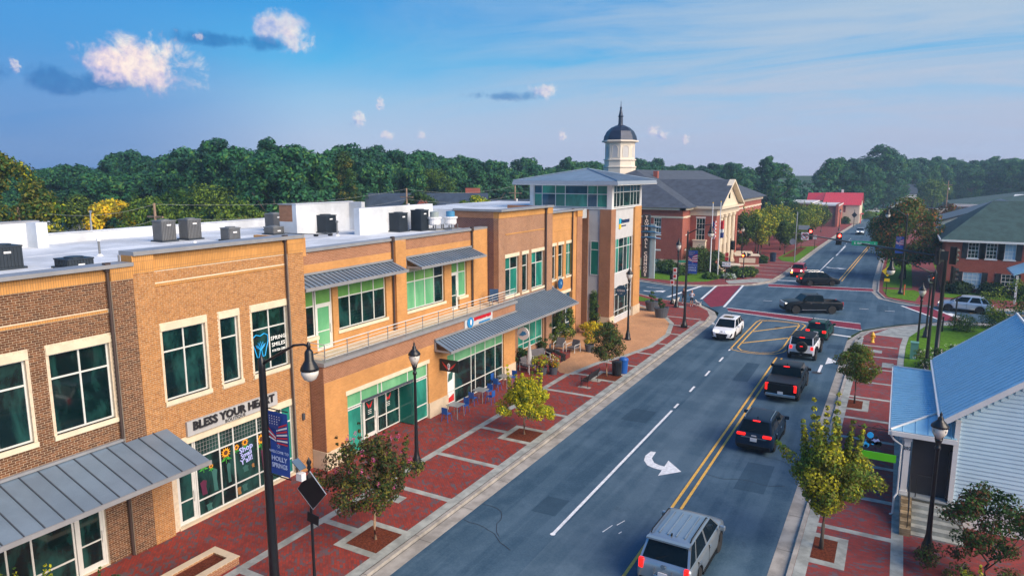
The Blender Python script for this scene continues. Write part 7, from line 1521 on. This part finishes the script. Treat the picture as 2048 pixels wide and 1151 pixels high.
L_ygr = leafmat('leaf_yellowgreen', (.46,.45,.022)); L_yel = leafmat('leaf_yellow', (.72,.54,.02)); L_org = leafmat('leaf_orange', (.34,.13,.03)); L_red = leafmat('leaf_russet', (.16,.05,.03)); L_ol = leafmat('leaf_olive', (.15,.15,.024)); L_brn = leafmat('leaf_bronze', (.085,.055,.025))
M_pink = mat('blossom_pink', (.45,.07,.22), .7, var=.2); M_fred = mat('blossom_red', (.42,.02,.04), .7, var=.2); M_fwh = mat('blossom_white', (.7,.68,.62), .7, var=.1)
def blossoms(v, f, mi, r, idx, n, Rm, H0, H1, s):
    for k in range(n):
        a = r.uniform(0, 2*PI); u = r.uniform(-.7, .95); w_ = math.sqrt(1-u*u); c = Vector((math.cos(a)*w_*Rm, math.sin(a)*w_*Rm, (H0+H1)/2+u*(H1-H0)/2))
        for j in range(12):
            p = c+Vector((r.gauss(0,s*.8), r.gauss(0,s*.8), r.gauss(0,s))); n_ = Vector((r.gauss(0,1), r.gauss(0,1), r.gauss(0,1))).normalized(); t_ = n_.orthogonal().normalized(); b_ = n_.cross(t_); i = len(v); q = s*.5
            v += [tuple(p-t_*q), tuple(p+b_*q), tuple(p+t_*q), tuple(p-b_*q)]; f.append((i,i+1,i+2,i+3)); mi.append(idx)
def tree(name, lab, loc, rz, trunk, crown, bark, group=None, scale=1):
    t = thing(name, lab, 'tree' if 'tree' in name else 'shrub', loc, rz, group); t.scale = (scale,)*3
    if trunk: part('trunk', trunk, bark, t, world=False, smooth=True)
    link('crown', crown, t, False); return t
def shoots(seed, n, R0, z0, z1, cr): 
    r = random.Random(seed); o = []
    for k in range(n):
        a = r.uniform(0, 2*PI); d = r.uniform(.2, 1)*R0; L = r.uniform(.5, 1)*(z1-z0)
        nj = 9
        for j in range(nj): o.append(((math.cos(a)*d*(1+j*.035), math.sin(a)*d*(1+j*.035), z0+L*j/(nj-1)), cr*(.9-.07*j)))
    return o
# --- kerb trees
cl1 = blob_clumps(11, 1.3, 4.1, 1.75, 55, .34, 'egg', .35)+shoots(4, 20, 1.5, 2.4, 4.75, .17)+[((-1.7,.2,2.3),.3),((-1.95,.1,2.25),.2),((1.5,-.1,2.9),.35),((1.75,.1,3.0),.25)]
tree('crape_myrtle_tree', 'dark bronze-green tree with pink flowers beside the boutique, nearest on the left kerb', (-16.8,19.2,.0), .5, trunk_mb(2.0,.055,.04,1,.02,5,.7,1.0),
     crown_mesh('crown', 1, [L_brn, L_dark, L_ol, L_red, M_pink], cl1, 15500, .112, weights=[.38,.27,.27,.09], extra=lambda v,f,mi,r: blossoms(v,f,mi,r,4,26,1.5,1.9,4.4,.05)), M_bark)
cl2 = blob_clumps(21, 1.0, 3.3, 1.6, 50, .34, 'cone', .3)+shoots(5, 12, 1.0, 1.8, 3.9, .2)+[((1.5,.3,2.0),.3),((-1.6,0,1.7),.28),((-1.3,.2,1.5),.3)]
tree('honey_locust_tree', 'bright yellow-green tree in front of the cafe tables on the left kerb', (-16.95,31.7,0), 1.2, trunk_mb(1.7,.05,.035,2,.03,5,.7,.9),
     crown_mesh('crown', 2, [L_ygr, L_yel, L_lite, L_ol], cl2, 15000, .12, weights=[.38,.30,.20,.12]), M_bark)
cl3 = blob_clumps(31, 1.2, 3.8, 1.1, 42, .36, 'egg')+shoots(6, 6, .7, 2.2, 4.1, .18)
tree('crape_myrtle_tree', 'small dark green tree between the black bench and the litter bins', (-17.05,44.1,0), 2.2, trunk_mb(1.7,.045,.035,3,.02,5,.75,.8),
     crown_mesh('crown', 3, [L_dark, L_mid, L_brn, L_ol], cl3, 9500, .115), M_bark)
cl4 = blob_clumps(41, 1.4, 3.8, 1.15, 50, .34, 'egg')
tree('maple_tree', 'small green and russet tree on the right kerb beside the pickup', (-1.55,46.2,0), .3, trunk_mb(1.8,.045,.035,4,.02,5,.75,.8),
     crown_mesh('crown', 4, [L_mid, L_ol, L_lite, L_org], cl4, 9500, .115, weights=[.22,.24,.30,.24]), M_bark2)
cl5 = blob_clumps(51, 1.45, 4.1, 1.5, 66, .38, 'vase', .3)+shoots(7, 13, 1.0, 3.2, 5.9, .25)+[((1.35,.2,3.0),.45),((1.65,.1,2.9),.35),((-1.3,0,3.4),.28),((-1.55,-.1,3.7),.18),((-1.75,-.1,3.9),.12)]
tree('maple_tree', 'bushy yellow-green tree with upright shoots on the near right kerb', (-1.62,26.9,0), .0, trunk_mb(1.9,.07,.05,5,.015,6,.7,1.1),
     crown_mesh('crown', 5, [L_ygr, L_ol, L_lite, L_mid], cl5, 24000, .12, weights=[.36,.24,.26,.14]), M_bark2)
cl6 = blob_clumps(61, .9, 3.3, 1.5, 55, .34, 'round')
tree('crape_myrtle_tree', 'dark open shrub-like tree with russet leaves by the white clapboard wall', (3.6,27.6,0), .8, trunk_mb(1.2,.05,.03,6,.15,7,.2,1.6),
     crown_mesh('crown', 6, [L_dark, L_mid, L_red, L_brn], cl6, 6500, .12, weights=[.42,.25,.15,.18]), M_bark2)
tree('young_tree', 'thin light green young tree at the right edge beside the round bush', (8.6,72.6,0), .8, trunk_mb(2.4,.06,.03,7,.08,6,.3,1.4),
     crown_mesh('crown', 7, [L_mid, L_lite, L_dark], blob_clumps(71, 1.2, 5.2, 2.1, 34, .5, 'round'), 1900, .17), M_bark2)
tree('young_tree', 'dark leafy tree cut by the right edge behind the lawn', (11.6,70,0), .8, trunk_mb(3,.09,.05,8,.08,6,.3,1.4),
     crown_mesh('crown', 8, [L_mid, L_dark, L_dark], blob_clumps(81, 1.0, 6.0, 2.4, 44, .7, 'round'), 4200, .2), M_bark2)
# --- corner: low plants at the bottom of the frame
tree('leafy_sapling_tree', 'bright green sapling tips rising at the lower left before the canopy', (-22.4,9.6,0), 0, trunk_mb(1.3,.03,.02,9,.1,5,.3,.8),
     crown_mesh('crown', 9, [L_lite, L_ygr, L_mid], blob_clumps(91, .3, 1.4, .9, 20, .22, 'round')+shoots(9, 12, 1.5, .9, 2.5, .13), 2300, .11), M_bark2)
tree('leafy_sapling_tree', 'bright green sapling tips beside the brick planter', (-20.9,10.2,0), 2, trunk_mb(1.0,.03,.02,10,.1,5,.3,.8),
     crown_mesh('crown', 10, [L_lite, L_mid, L_ygr], blob_clumps(92, .3, 1.2, .7, 18, .22, 'round')+shoots(10, 9, .9, .9, 1.9, .13), 1500, .11), M_bark2)
tree('conical_shrub', 'small dark conical evergreen shrub at the bottom edge', (-19.9,10.9,0), 0, None, crown_mesh('crown', 11, [L_dark, L_mid], blob_clumps(93, 0, 2.0, .55, 26, .2, 'cone'), 1800, .1), M_bark2)
tree('garden_shrub', 'yellow-green shrub at the lower right corner', (3.3,25.0,0), 0, None, crown_mesh('crown', 12, [L_lite, L_ygr, L_mid], blob_clumps(94, 0, 1.2, .8, 22, .26, 'round')+shoots(12, 8, .6, .8, 1.5, .1), 1800, .1), M_bark2)
tree('garden_shrub', 'dark low shrub at the foot of the large post lamp', (2.4,27.0,0), 0, None, crown_mesh('crown', 13, [L_dark, L_brn, L_mid], blob_clumps(95, 0, 1.0, 1.0, 22, .26, 'round'), 1800, .1), M_bark2)
tree('garden_shrub', 'dark ground shrub under the russet tree', (4.6,26.2,0), 0, None, crown_mesh('crown', 14, [L_dark, L_brn, L_mid], blob_clumps(96, 0, .9, 1.4, 26, .3, 'round'), 2200, .1), M_bark2)
# --- shrubs by the tower and patio
for x, y, h, rr_, lab, s_ in ((-23.6,57.4,3.7,.55,'tall narrow green shrub against the tower base',15),(-23.75,52.5,2.8,.6,'narrow evergreen by the far glazing, wider at the base',16),(-24.0,50.9,3.1,.5,'slim evergreen left of the wide one under the canopy end',17)):
    tree('columnar_shrub', lab, (x,y,0), 0, None, crown_mesh('crown', s_, [L_mid, L_dark, L_lite], blob_clumps(s_*3, .1, h, rr_, 34, .3, 'cone'), 2600, .13), M_bark2)
tree('golden_grass_shrub', 'spreading yellow-green grassy shrub beside the tower shrub', (-22.7,55.6,0), 0, None, crown_mesh('crown', 18, [L_ygr, L_yel, L_lite], blob_clumps(54, .1, 1.1, 1.2, 24, .3, 'round'), 2000, .16), M_bark2)
tree('russet_grass_shrub', 'pinkish russet ornamental grass behind the small dark tree', (-20.6,53.5,0), 0, None, crown_mesh('crown', 19, [mat('grass_plume', (.4,.16,.12), .9), L_red, L_ol], blob_clumps(57, .2, 1.8, .8, 22, .25, 'vase'), 1300, .16), M_bark2)
tp = thing('topiary', 'two-ball topiary standing before the dark glazing', 'shrub', (-24.0-.0,48.9,0)); q = MB(); q.cyl((0,0,0),(0,0,1.8),.04,n=6); part('stem', q, M_bark2, tp, world=False); q = MB(); q.lathe((0,0,0), [(.25,0),(.3,.5),(.2,.5)], 12); part('pot', q, M_pot, tp, world=False)
link('leaf_ball', crown_mesh('leaf_ball', 20, [L_dark, L_mid], [((0,0,1.1),.4),((0,0,2.0),.33)], 1500, .09), tp, False)
def potted(lab, x, y, s_, mats, fl, seed, rad=.34, ph=.55, up=.9, n=1400):
    t = thing('flower_pot', lab, 'planter', (x, y, .0), 0, 'round charcoal plant pots'); q = MB(); q.lathe((0,0,0), [(rad*.72,0),(rad,ph),(rad*.88,ph),(rad*.85,ph-.08),(0,ph-.08)], 16); part('pot', q, M_pot, t, world=False)
    ms_ = mats+fl; w_ = None
    link('plants', crown_mesh('plants', seed, ms_, blob_clumps(seed, ph-.1, ph+up, s_, 16, s_*.38, 'round'), n, .11), t, False)
potted('charcoal pot with red and yellow flowers, left of the pair by the parasol', -21.2,42.4,.62,[L_mid,L_ygr,L_lite],[M_fred],211); potted('charcoal pot with red and pale flowers, right of the pair by the parasol', -20.55,42.8,.52,[L_mid,L_yel,L_lite],[M_fred,M_fwh],212)
potted('charcoal pot with spiky yellow plant and red flowers beside the right armchair', -20.8,49.9,.62,[L_ygr,L_yel,L_mid],[M_fred],213,.4,.6,1.1); potted('charcoal pot with a dark evergreen, farther one at the crossing', -21.7,68.6,.35,[L_dark,L_mid],[L_dark],214,.75,1.0,1.0); potted('charcoal pot with a dark evergreen, nearer one at the crossing', -19.85,65.8,.35,[L_dark,L_mid],[L_dark],215,.75,1.0,1.05)
potted('pot with dark leaves by the teal glazing behind the sofa', -23.6,43.9,.4,[L_dark,L_mid],[L_mid],216); potted('pot with dark leaves at the pier of the far shop window', -23.5,42.3,.36,[L_dark,L_mid],[L_mid],217)
potted('pot with dark bushy leaves between topiary and sofa', -23.7,47.2,.5,[L_dark,L_mid],[L_brn],218)
# --- lawn bushes and rose bushes
tree('round_bush', 'clipped round green bush on the lawn, left one', (5.7,73.1,0), 0, None, crown_mesh('crown', 22, [L_mid, L_dark, L_lite], [((0,0,.7),1.0),((.3,.2,.6),.9),((-.3,-.1,.6),.9)], 3000, .12, solid=.93), M_bark2)
tree('round_bush', 'clipped round green bush at the right behind the young tree', (8.2,75.6,0), 0, None, crown_mesh('crown', 23, [L_mid, L_dark], [((0,0,.8),1.1),((.4,.2,.7),.9)], 3000, .12, solid=.93), M_bark2)
r = random.Random(8)
for k, (x, y, s_) in enumerate(((2.3,56.6,.8),(3.2,57.8,.9),(4.3,59.5,.8),(3.0,54.6,.8),(4.6,56.6,.7))):
    tree('rose_bush', 'rose bush with white flowers '+('at the foot of the black arm lamp','behind the utility cabinet side of the bed','farthest along the lawn','nearest the porch roof','deepest in the bed by the roof edge')[k], (x,y,0), k, None,
         crown_mesh('crown', 30+k, [L_dark, L_mid, L_lite, M_fwh], blob_clumps(30+k, 0, 1.5, s_, 18, .3, 'round'), 1500, .12, weights=[.4,.3,.22], extra=lambda v,f,mi,r: blossoms(v,f,mi,r,3,9,s_,.2,1.6,.05)), M_bark2)
# --- town hall planting
def bushy(lab, x, y, w_, h, mats, seed, name='shrub'):
    tree(name, lab, (x,y,0), seed, None, crown_mesh('crown', seed, mats, blob_clumps(seed, -.2, h, w_, 34, w_*.32, 'round'), 3200, .26), M_bark2)
bushy('large dark evergreen bush before the portico side wall', -24.6,99.3,2.7,3.9,[L_dark,L_mid],41); bushy('second dark evergreen bush right of the large one', -22.6,100.4,1.7,3.0,[L_dark,L_mid],42); bushy('low dark hedge bush under the town hall corner window', -28.4,96.4,1.6,1.9,[L_dark,L_mid],43)
bushy('clipped green hedge in front of the cream capped pier', -19.0,97.2,1.5,1.5,[L_mid,L_dark,L_lite],44); bushy('green hedge right part beside the pedestrian post', -17.6,98.6,1.1,1.4,[L_mid,L_dark,L_lite],45); bushy('silvery low shrub at the corner bed', -19.7,95.3,1.0,.7,[mat('leaf_silver', (.3,.36,.33), .8), L_mid],46); bushy('low green shrub left in the corner bed', -21.8,93.7,.9,.8,[L_lite,L_mid],47)
bushy('low hedge along the town hall lawn', -26.5,95.5,1.6,1.3,[L_dark,L_mid],48); bushy('small clipped bush beside the dark litter bin', -18.4,114.5,.8,1.3,[L_mid,L_dark],49)
bushy('green bush at the white wall of the red roofed house', -13.5,216.5,1.5,2.0,[L_mid,L_dark],50); bushy('bright green round bush on the far bank', -8.8,246,2.2,2.2,[L_mid,L_lite],51); bushy('dark round bush left of the red roofed house', -21.5,206,2.6,4.2,[L_mid,L_dark],52)
bushy('dark hedge under the brick house windows', 10.0,96.6,1.6,1.5,[L_dark,L_dark],53); bushy('dark hedge left under the brick house windows', 6.6,96.6,1.5,1.4,[L_dark,L_dark],54); bushy('dark hedge in front of the brick house right side', 13.5,95.5,1.8,2.0,[L_dark,L_dark],55)
# --- row of street trees before the town hall wing
sm = [crown_mesh('crown', 60+i, [L_mid, L_lite, L_ygr, L_dark] if i != 2 else [L_mid, L_dark, L_lite], blob_clumps(60+i, 2.0, 7.6, 3.0, 60, .95, 'vase')+shoots(60+i, 14, 2.2, 5.2, 8.3, .5), 5200, .34, weights=[.32,.25,.2,.23] if i != 2 else None) for i in range(3)]
st_m = [trunk_mb(3.2, .13, .08, 60+i, .04, 6, .4, 2.4).mesh('trunk', [M_bark2], True) for i in range(3)]
spots = [(-23.0,121,.95),(-20.4,124,1.0),(-17.2,129,.78),(-22.5,131,1.0),(-19,136,.95),(-16.3,137,.62),(-22,143,1.0),(-18.5,147,.9),(-16.0,141.5,.6),(-21.5,155,.95),(-17.8,158,.85),(-20.5,167,.95),(-17,170,.8),(-19.5,179,.9),(-16.5,183,.8),(-18.5,192,.85)]
ORD = ['first','second','third','fourth','fifth','sixth','seventh','eighth','ninth','tenth']; cnt = {}; SN = []
for x, y, s_ in sorted(spots, key=lambda p: p[1]):
    rw = 'kerbside' if x > -17.9 else ('inner' if x < -20.9 else 'middle'); cnt[rw] = cnt.get(rw, -1)+1; SN.append(ORD[cnt[rw]]+' of the '+rw+' row counting from the crossing')
spots = sorted(spots, key=lambda p: p[1])
for k, (x, y, s_) in enumerate(spots):
    t = thing('street_tree', 'street tree beside the town hall, '+SN[k], 'tree', (x,y,0), k*1.3, 'street trees beside the town hall'); t.scale = (s_,)*3; link('trunk', st_m[k % 3], t, False); link('crown', sm[k % 3] if x > -22 or k % 2 else sm[2], t, False)
# --- the big autumn tree beyond the crossing
tree('autumn_tree', 'big rounded tree turning bronze and gold beyond the crossing on the right', (.9,106.5,0), 0, trunk_mb(4,.35,.25,70,.03,7,.5,3.5),
     crown_mesh('crown', 70, [L_ol, L_mid, L_org, L_dark, L_brn], blob_clumps(70, 1.8, 10.8, 4.4, 110, 1.15, 'egg'), 17000, .34, weights=[.30,.26,.13,.2,.11]), M_bark2)
tree('autumn_tree', 'dark maroon-green tree left of and behind the big bronze tree', (-2.0,137,0), 0, trunk_mb(3,.2,.15,71,.03,6,.5,2.5), crown_mesh('crown', 71, [L_brn, L_dark, L_mid], blob_clumps(71, 1.5, 7.5, 3.6, 60, .95, 'round'), 6500, .34), M_bark2)
tree('autumn_tree', 'green tree at the kerb farther along the right side', (0,156,0), 0, trunk_mb(3,.2,.15,72,.03,6,.5,2.5), crown_mesh('crown', 72, [L_mid, L_dark, L_ol], blob_clumps(72, 1.5, 7.0, 3.2, 50, .95, 'round'), 5000, .36), M_bark2)
tree('autumn_tree', 'russet tree behind the brick house roof and the big bronze tree', (8,150,0), 0, trunk_mb(3,.2,.15,73,.03,6,.5,2.5), crown_mesh('crown', 73, [L_brn, L_red, L_ol], blob_clumps(73, 1.5, 8.5, 5.0, 60, 1.1, 'round'), 5000, .4), M_bark2)
# --- individual trees standing clear of the wood behind the flat roof
def mid(lab, col, dist, h, w_, mats, seed, z0=1.0, weights=None, shape='round', n=8500, ls=.34, name='garden_tree'):
    x, y = away(col, dist); tree(name, lab, (x,y,0), seed, trunk_mb(h*.35, .22, .15, seed, .03, 6, .5, h*.22), crown_mesh('crown', seed, mats, blob_clumps(seed, z0, h, w_, 60, w_*.27, shape), n, ls, weights=weights), M_bark2)
mid('tall tree turning yellow at the left edge of the picture', 8, 74, 16.3, 3.7, [L_mid, L_ol, L_dark, L_ygr], 80, 2, None, 'egg', 14000, .34)
mid('second yellowing tree behind the one at the left edge', 62, 84, 13.6, 2.9, [L_ol, L_mid, L_ygr], 81, 2, None, 'egg')
mid('small bright yellow tree behind the left roof', 213, 84, 11.4, 2.6, [L_yel, L_ygr, L_ol], 82, 4)
mid('spreading rust coloured tree with flat crown behind the left roof', 205, 74, 8.6, 5.6, [L_org, L_ol, L_brn, L_mid], 83, 5.4, [.22,.3,.3,.18]); mid('rust and green tree right of the spreading rust one', 128, 76, 8.3, 3.2, [L_brn, L_mid, L_ol], 84, 3.5)
mid('light green round tree behind the pair of condensers', 285, 82, 11.7, 3.4, [L_mid, L_lite, L_dark], 85, 3); mid('green tree left of the yellow one', 150, 88, 11.5, 3.4, [L_mid, L_dark, L_lite], 86, 3); mid('big light green tree behind the middle of the roof', 410, 86, 12.6, 5.2, [L_mid, L_lite, L_dark], 87, 3, None, 'round', 9000)
mid('green tree right of the big light one', 478, 84, 10.9, 3.0, [L_mid, L_lite, L_ol], 88, 3); mid('green tree between the utility pole and the big light tree', 345, 92, 12.3, 3.2, [L_mid, L_dark], 89, 3); mid('yellow-green tree beside the brick house chimney', 945, 88, 11.2, 2.9, [L_ygr, L_lite, L_mid], 90, 3); mid('yellow-green bush tree left of the glass tower', 975, 92, 10.6, 2.6, [L_lite, L_ygr, L_mid], 94, 3)
mid('dark ivy-like tree before the dark blue roof', 838, 112, 11.2, 3.0, [L_dark, L_mid], 95, 3); mid('bright green tree above the brick house chimney', 868, 135, 14.8, 5.0, [L_mid, L_lite, L_dark], 96, 3); mid('tall loose pine standing in front of the wood', 690, 112, 17.4, 3.6, [L_mid, L_dark, L_ol], 97, 3, None, 'cone', 7000)
mid('light green tree at the right behind the parking lot', 1870, 300, 12, 5.5, [L_mid, L_lite], 98, 2, None, 'round', 3000, .8)
# --- the wood: individual trees behind the town
F_d = leafmat('forest_dark', (.014,.068,.046), .6, .15); F_m = leafmat('forest_mid', (.026,.118,.048), .6, .15); F_l = leafmat('forest_light', (.07,.18,.04), .6, .15)
fm = []
for i in range(7):
    if i < 5: cm_ = blob_clumps(100+i, 2.5, 18.5, 5.2, 120, 1.2, ['egg','round','egg','vase','round'][i], .35)
    else: cm_ = blob_clumps(100+i, 7, 19.5, 3.6, 55, 1.15, 'vase', .4)+blob_clumps(120+i, 3, 12, 3.2, 40, 1.0, 'round')
    fm.append(crown_mesh('crown', 100+i, [F_d, F_m, F_l], cm_, 10500, .62, weights=[.38,.38,.24]))
ft = [trunk_mb(9, .3, .2, 100+i, .03, 5, .5, 4).mesh('trunk', [M_bark2], True) for i in range(2)]
def prof(col):   # distance of the edge of the wood and height of its crest, by bearing
    P_ = [(-150,150,15.5),(80,150,15.8),(250,135,17.6),(400,128,19.2),(520,112,18.8),(640,108,18.6),(740,124,18.6),(850,135,17.9),(1000,165,18.0),(1150,190,17.3),(1300,215,18.5),(1400,250,17.3),(1450,225,17.6),(1560,200,19.0),(1640,220,18.5),(1720,270,19.5),(1800,330,20.5),(1900,350,20.2),(2050,350,20.0),(2250,340,20)]
    for a, b in zip(P_, P_[1:]):
        if a[0] <= col <= b[0]: t_ = (col-a[0])/(b[0]-a[0]); return a[1]+(b[1]-a[1])*t_, a[2]+(b[2]-a[2])*t_
    return P_[-1][1], P_[-1][2]
rf_ = random.Random(77); nfor = 0
for row in range(3):
    col = -130
    while col < 2200:
        d_, h_ = prof(col); d_ += row*13+rf_.uniform(-5, 5); x, y = away(col, d_)
        hh = h_+(0 if row else -1.2)+rf_.uniform(-2.2, 1.2)
        if not ((x+15)**2+(y-225)**2 < 28**2):
            k = rf_.randrange(7); s_ = hh/18.8; e = bpy.data.objects.new('forest_tree', None); COL.objects.link(e); e.location = (x, y, -.3); e.rotation_euler = (0,0,rf_.uniform(0, 2*PI)); wd_ = s_*rf_.uniform(.85, 1.2); e.scale = (wd_, wd_, s_)
            tag(e, ['tall broadleaf tree standing in the dense green wood behind the town', 'tall high-crowned pine-like tree in the dense green wood behind the town'][k > 4], 'tree', ['broadleaf trees of the wood behind the town', 'high-crowned trees of the wood behind the town'][k > 4])
            link('trunk', ft[k % 2], e, False); link('crown', fm[k], e, False); nfor += 1
        col += (4.6+rf_.uniform(-.8, 1.6))/d_*1400*.62*(1.25 if row else 1.0)
# lone landmark tree on the far right skyline
x, y = away(1757, 300); t = thing('skyline_tree', 'tall round-headed tree rising above the far right treeline', 'tree', (x,y,0)); t.scale = (1.5,1.5,1.32); link('trunk', ft[0], t, False); link('crown', fm[1], t, False)
# understorey that closes the wood towards the ground
us = MB(); us_r = random.Random(5); cl = []
for col in range(-140, 2220, 16):
    d_, h_ = prof(col); x, y = away(col, d_+4); cl.append(((x, y, us_r.uniform(1.5, 4)), us_r.uniform(3.5, 5.5))); x, y = away(col+8, d_+30); cl.append(((x, y, 6), 7))
o = link('understorey', crown_mesh('understorey', 200, [F_d, F_m, F_d], cl, 26000, 1.7)); o['kind'] = 'stuff'; tag(o, 'dark undergrowth filling the foot of the wood behind the town', 'undergrowth')

# ================================================================== PEOPLE AND DOG
M_skin = mat('skin', (.45,.24,.16), .6, var=.05); M_tank = mat('shirt_pale', (.5,.55,.66), .8, var=.05); M_short = mat('shorts_navy', (.01,.012,.025), .8, var=.05); M_shoe = mat('shoe_white', (.7,.7,.72), .6, var=0); M_hair = mat('hair_dark', (.03,.018,.012), .7, var=.1); M_top = mat('top_maroon', (.10,.02,.035), .8); M_dog = mat('dog_white', (.6,.58,.54), .9, var=.06)
def skinned(name, verts, edges, radii, mats, assign, parent, sub=1):
    me = bpy.data.meshes.new(name); me.from_pydata(verts, edges, []); me.update(); o = bpy.data.objects.new(name, me); COL.objects.link(o)
    sm_ = o.modifiers.new('s', 'SKIN'); o.modifiers.new('u', 'SUBSURF').levels = sub
    for i, rr_ in enumerate(radii): sv = me.skin_vertices[0].data[i]; sv.radius = (rr_, rr_) if not isinstance(rr_, tuple) else rr_; sv.use_root = (i == 0)
    bpy.context.view_layer.update(); m2 = bpy.data.meshes.new_from_object(o.evaluated_get(bpy.context.evaluated_depsgraph_get())); bpy.data.objects.remove(o)
    m2.materials.clear()
    for m in mats: m2.materials.append(m)
    for p in m2.polygons: p.use_smooth = True; p.material_index = assign(p.center)
    m2.name = name; return link(name, m2, parent, False)
def person(lab, x, y, rz, pose='phone', top=None, h=1.68):
    t = thing('person', lab, 'person', (x, y, .0), rz); t.scale = (h/1.7,)*3; top = top or M_tank
    V_ = [(0,0,.95),(0,.01,1.12),(0,0,1.32),(0,0,1.46),(0,.01,1.54),  (.1,0,.9),(.11,.03,.5),(.12,-.02,.09),(.12,.12,.04),  (-.1,0,.9),(-.1,-.02,.5),(-.09,-.06,.09),(-.09,.08,.04)]
    Rr = [(.15,.10),(.125,.09),(.155,.10),(.06,.06),(.05,.05), .088,.062,.04,.035, .088,.062,.04,.035]
    E_ = [(0,1),(1,2),(2,3),(3,4),(0,5),(5,6),(6,7),(7,8),(0,9),(9,10),(10,11),(11,12)]
    for s_ in (1,-1):
        b = len(V_); 
        if pose == 'phone': a_ = [(s_*.18,0,1.38),(s_*.30,-.04,1.16),(s_*.14,.16,1.26)]
        else: a_ = [(s_*.18,0,1.38),(s_*.25,-.03,1.12),(s_*.24,.12,.92)]
        V_ += a_; Rr += [.05,.038,.027]; E_ += [(2,b),(b,b+1),(b+1,b+2)]
        hnd = Vector(a_[2]); dr_ = (hnd-Vector(a_[1])).normalized()
        for k in range(5):   # short separate fingers
            b2 = len(V_); off = Vector((s_*(-.02+.01*k), 0, (k-2)*.012)); V_ += [tuple(hnd+dr_*.07+off), tuple(hnd+dr_*(.12 if k else .09)+off*1.4+Vector((0,0,-.01)))]; Rr += [.009,.008]; E_ += [(b+2,b2),(b2,b2+1)]
    def asg(c):
        if c.z < .1: return 3
        if .62 < c.z < 1.0 and abs(c.x) < .24: return 2
        if 1.0 <= c.z < 1.43 and abs(c.x) < .2 and c.y < .13: return 1
        return 0
    skinned('body', V_, E_, Rr, [M_skin, top, M_short, M_shoe], asg, t)
    q = MB(); q.lathe((0,.015,0), [(.0,1.52),(.05,1.53),(.075,1.58),(.082,1.65),(.078,1.70),(.05,1.75),(0,1.765)], 12, sy=1.12); hd_ = part('head', q, M_skin, t, world=False, smooth=True)
    q = MB(); q.hexa([(-.012,.1,1.61),(.012,.1,1.61),(.012,.12,1.61),(-.012,.12,1.61),(-.006,.09,1.66),(.006,.09,1.66),(.006,.1,1.66),(-.006,.1,1.66)]); part('nose', q, M_skin, hd_, world=False)
    q = MB(); [q.lathe((sx*.03,.098,0), [(0,1.655),(.01,1.662),(0,1.67)], 6) for sx in (-1,1)]; part('eyes', q, M_hair, hd_, world=False); q = MB(); q.box(-.022,.022,.098,.104,1.585,1.592); part('mouth', q, mat('lips', (.35,.1,.09), .6), hd_, world=False); q = MB(); [q.lathe((sx*.083,.01,0), [(.008,1.62),(.014,1.65),(.008,1.68)], 6) for sx in (-1,1)]; part('ears', q, M_skin, hd_, world=False)
    q = MB(); q.lathe((0,-.012,0), [(.06,1.56),(.085,1.62),(.092,1.69),(.08,1.75),(.04,1.785),(0,1.79)], 12); q.tube([(0,-.09,1.7),(0,-.14,1.66),(0,-.13,1.52)], [.03,.03,.012], 6); part('hair', q, M_hair, t, world=False, smooth=True); return t
person('woman in pale tank top and dark shorts standing at the crossing corner, hands raised', -18.75,73.0, R(200)); person('person in a maroon top half hidden by the lamp post, holding a leash', -19.9,74.0, R(160), 'leash', M_top)
def dog(lab, x, y, rz):
    t = thing('dog', lab, 'dog', (x, y, 0), rz); V_ = [(0,0,.42),(0,.25,.45),(0,.36,.56),(0,.45,.64),(0,.58,.60),(0,-.25,.44),(0,-.36,.5),(0,-.46,.62)]; Rr = [.12,.135,.085,.085,.045,.115,.04,.02]; E_ = [(0,1),(1,2),(2,3),(3,4),(0,5),(5,6),(6,7)]
    for s_ in (1,-1):
        b = len(V_); V_ += [(s_*.08,.26,.3),(s_*.08,.25,.14),(s_*.08,.28,.03)]; Rr += [.05,.032,.03]; E_ += [(1,b),(b,b+1),(b+1,b+2)]
        b = len(V_); V_ += [(s_*.08,-.24,.32),(s_*.09,-.32,.17),(s_*.09,-.28,.03)]; Rr += [.065,.033,.03]; E_ += [(5,b),(b,b+1),(b+1,b+2)]
        b = len(V_); V_ += [(s_*.06,.42,.73)]; Rr += [.02]; E_ += [(3,b)]
    skinned('body', V_, E_, Rr, [M_dog], lambda c: 0, t); q = MB(); q.tube([(-.085,.37,.55),(0,.31,.50),(.085,.37,.55),(0,.42,.63),(-.085,.37,.55)], .015, 5); part('collar', q, M_redst, t, world=False)
dog('white dog standing right of the woman at the crossing', -18.0,72.9,R(60)); dog('white dog beside the person half hidden by the lamp post', -20.6,73.4,R(-30))
print('forest trees', nfor)
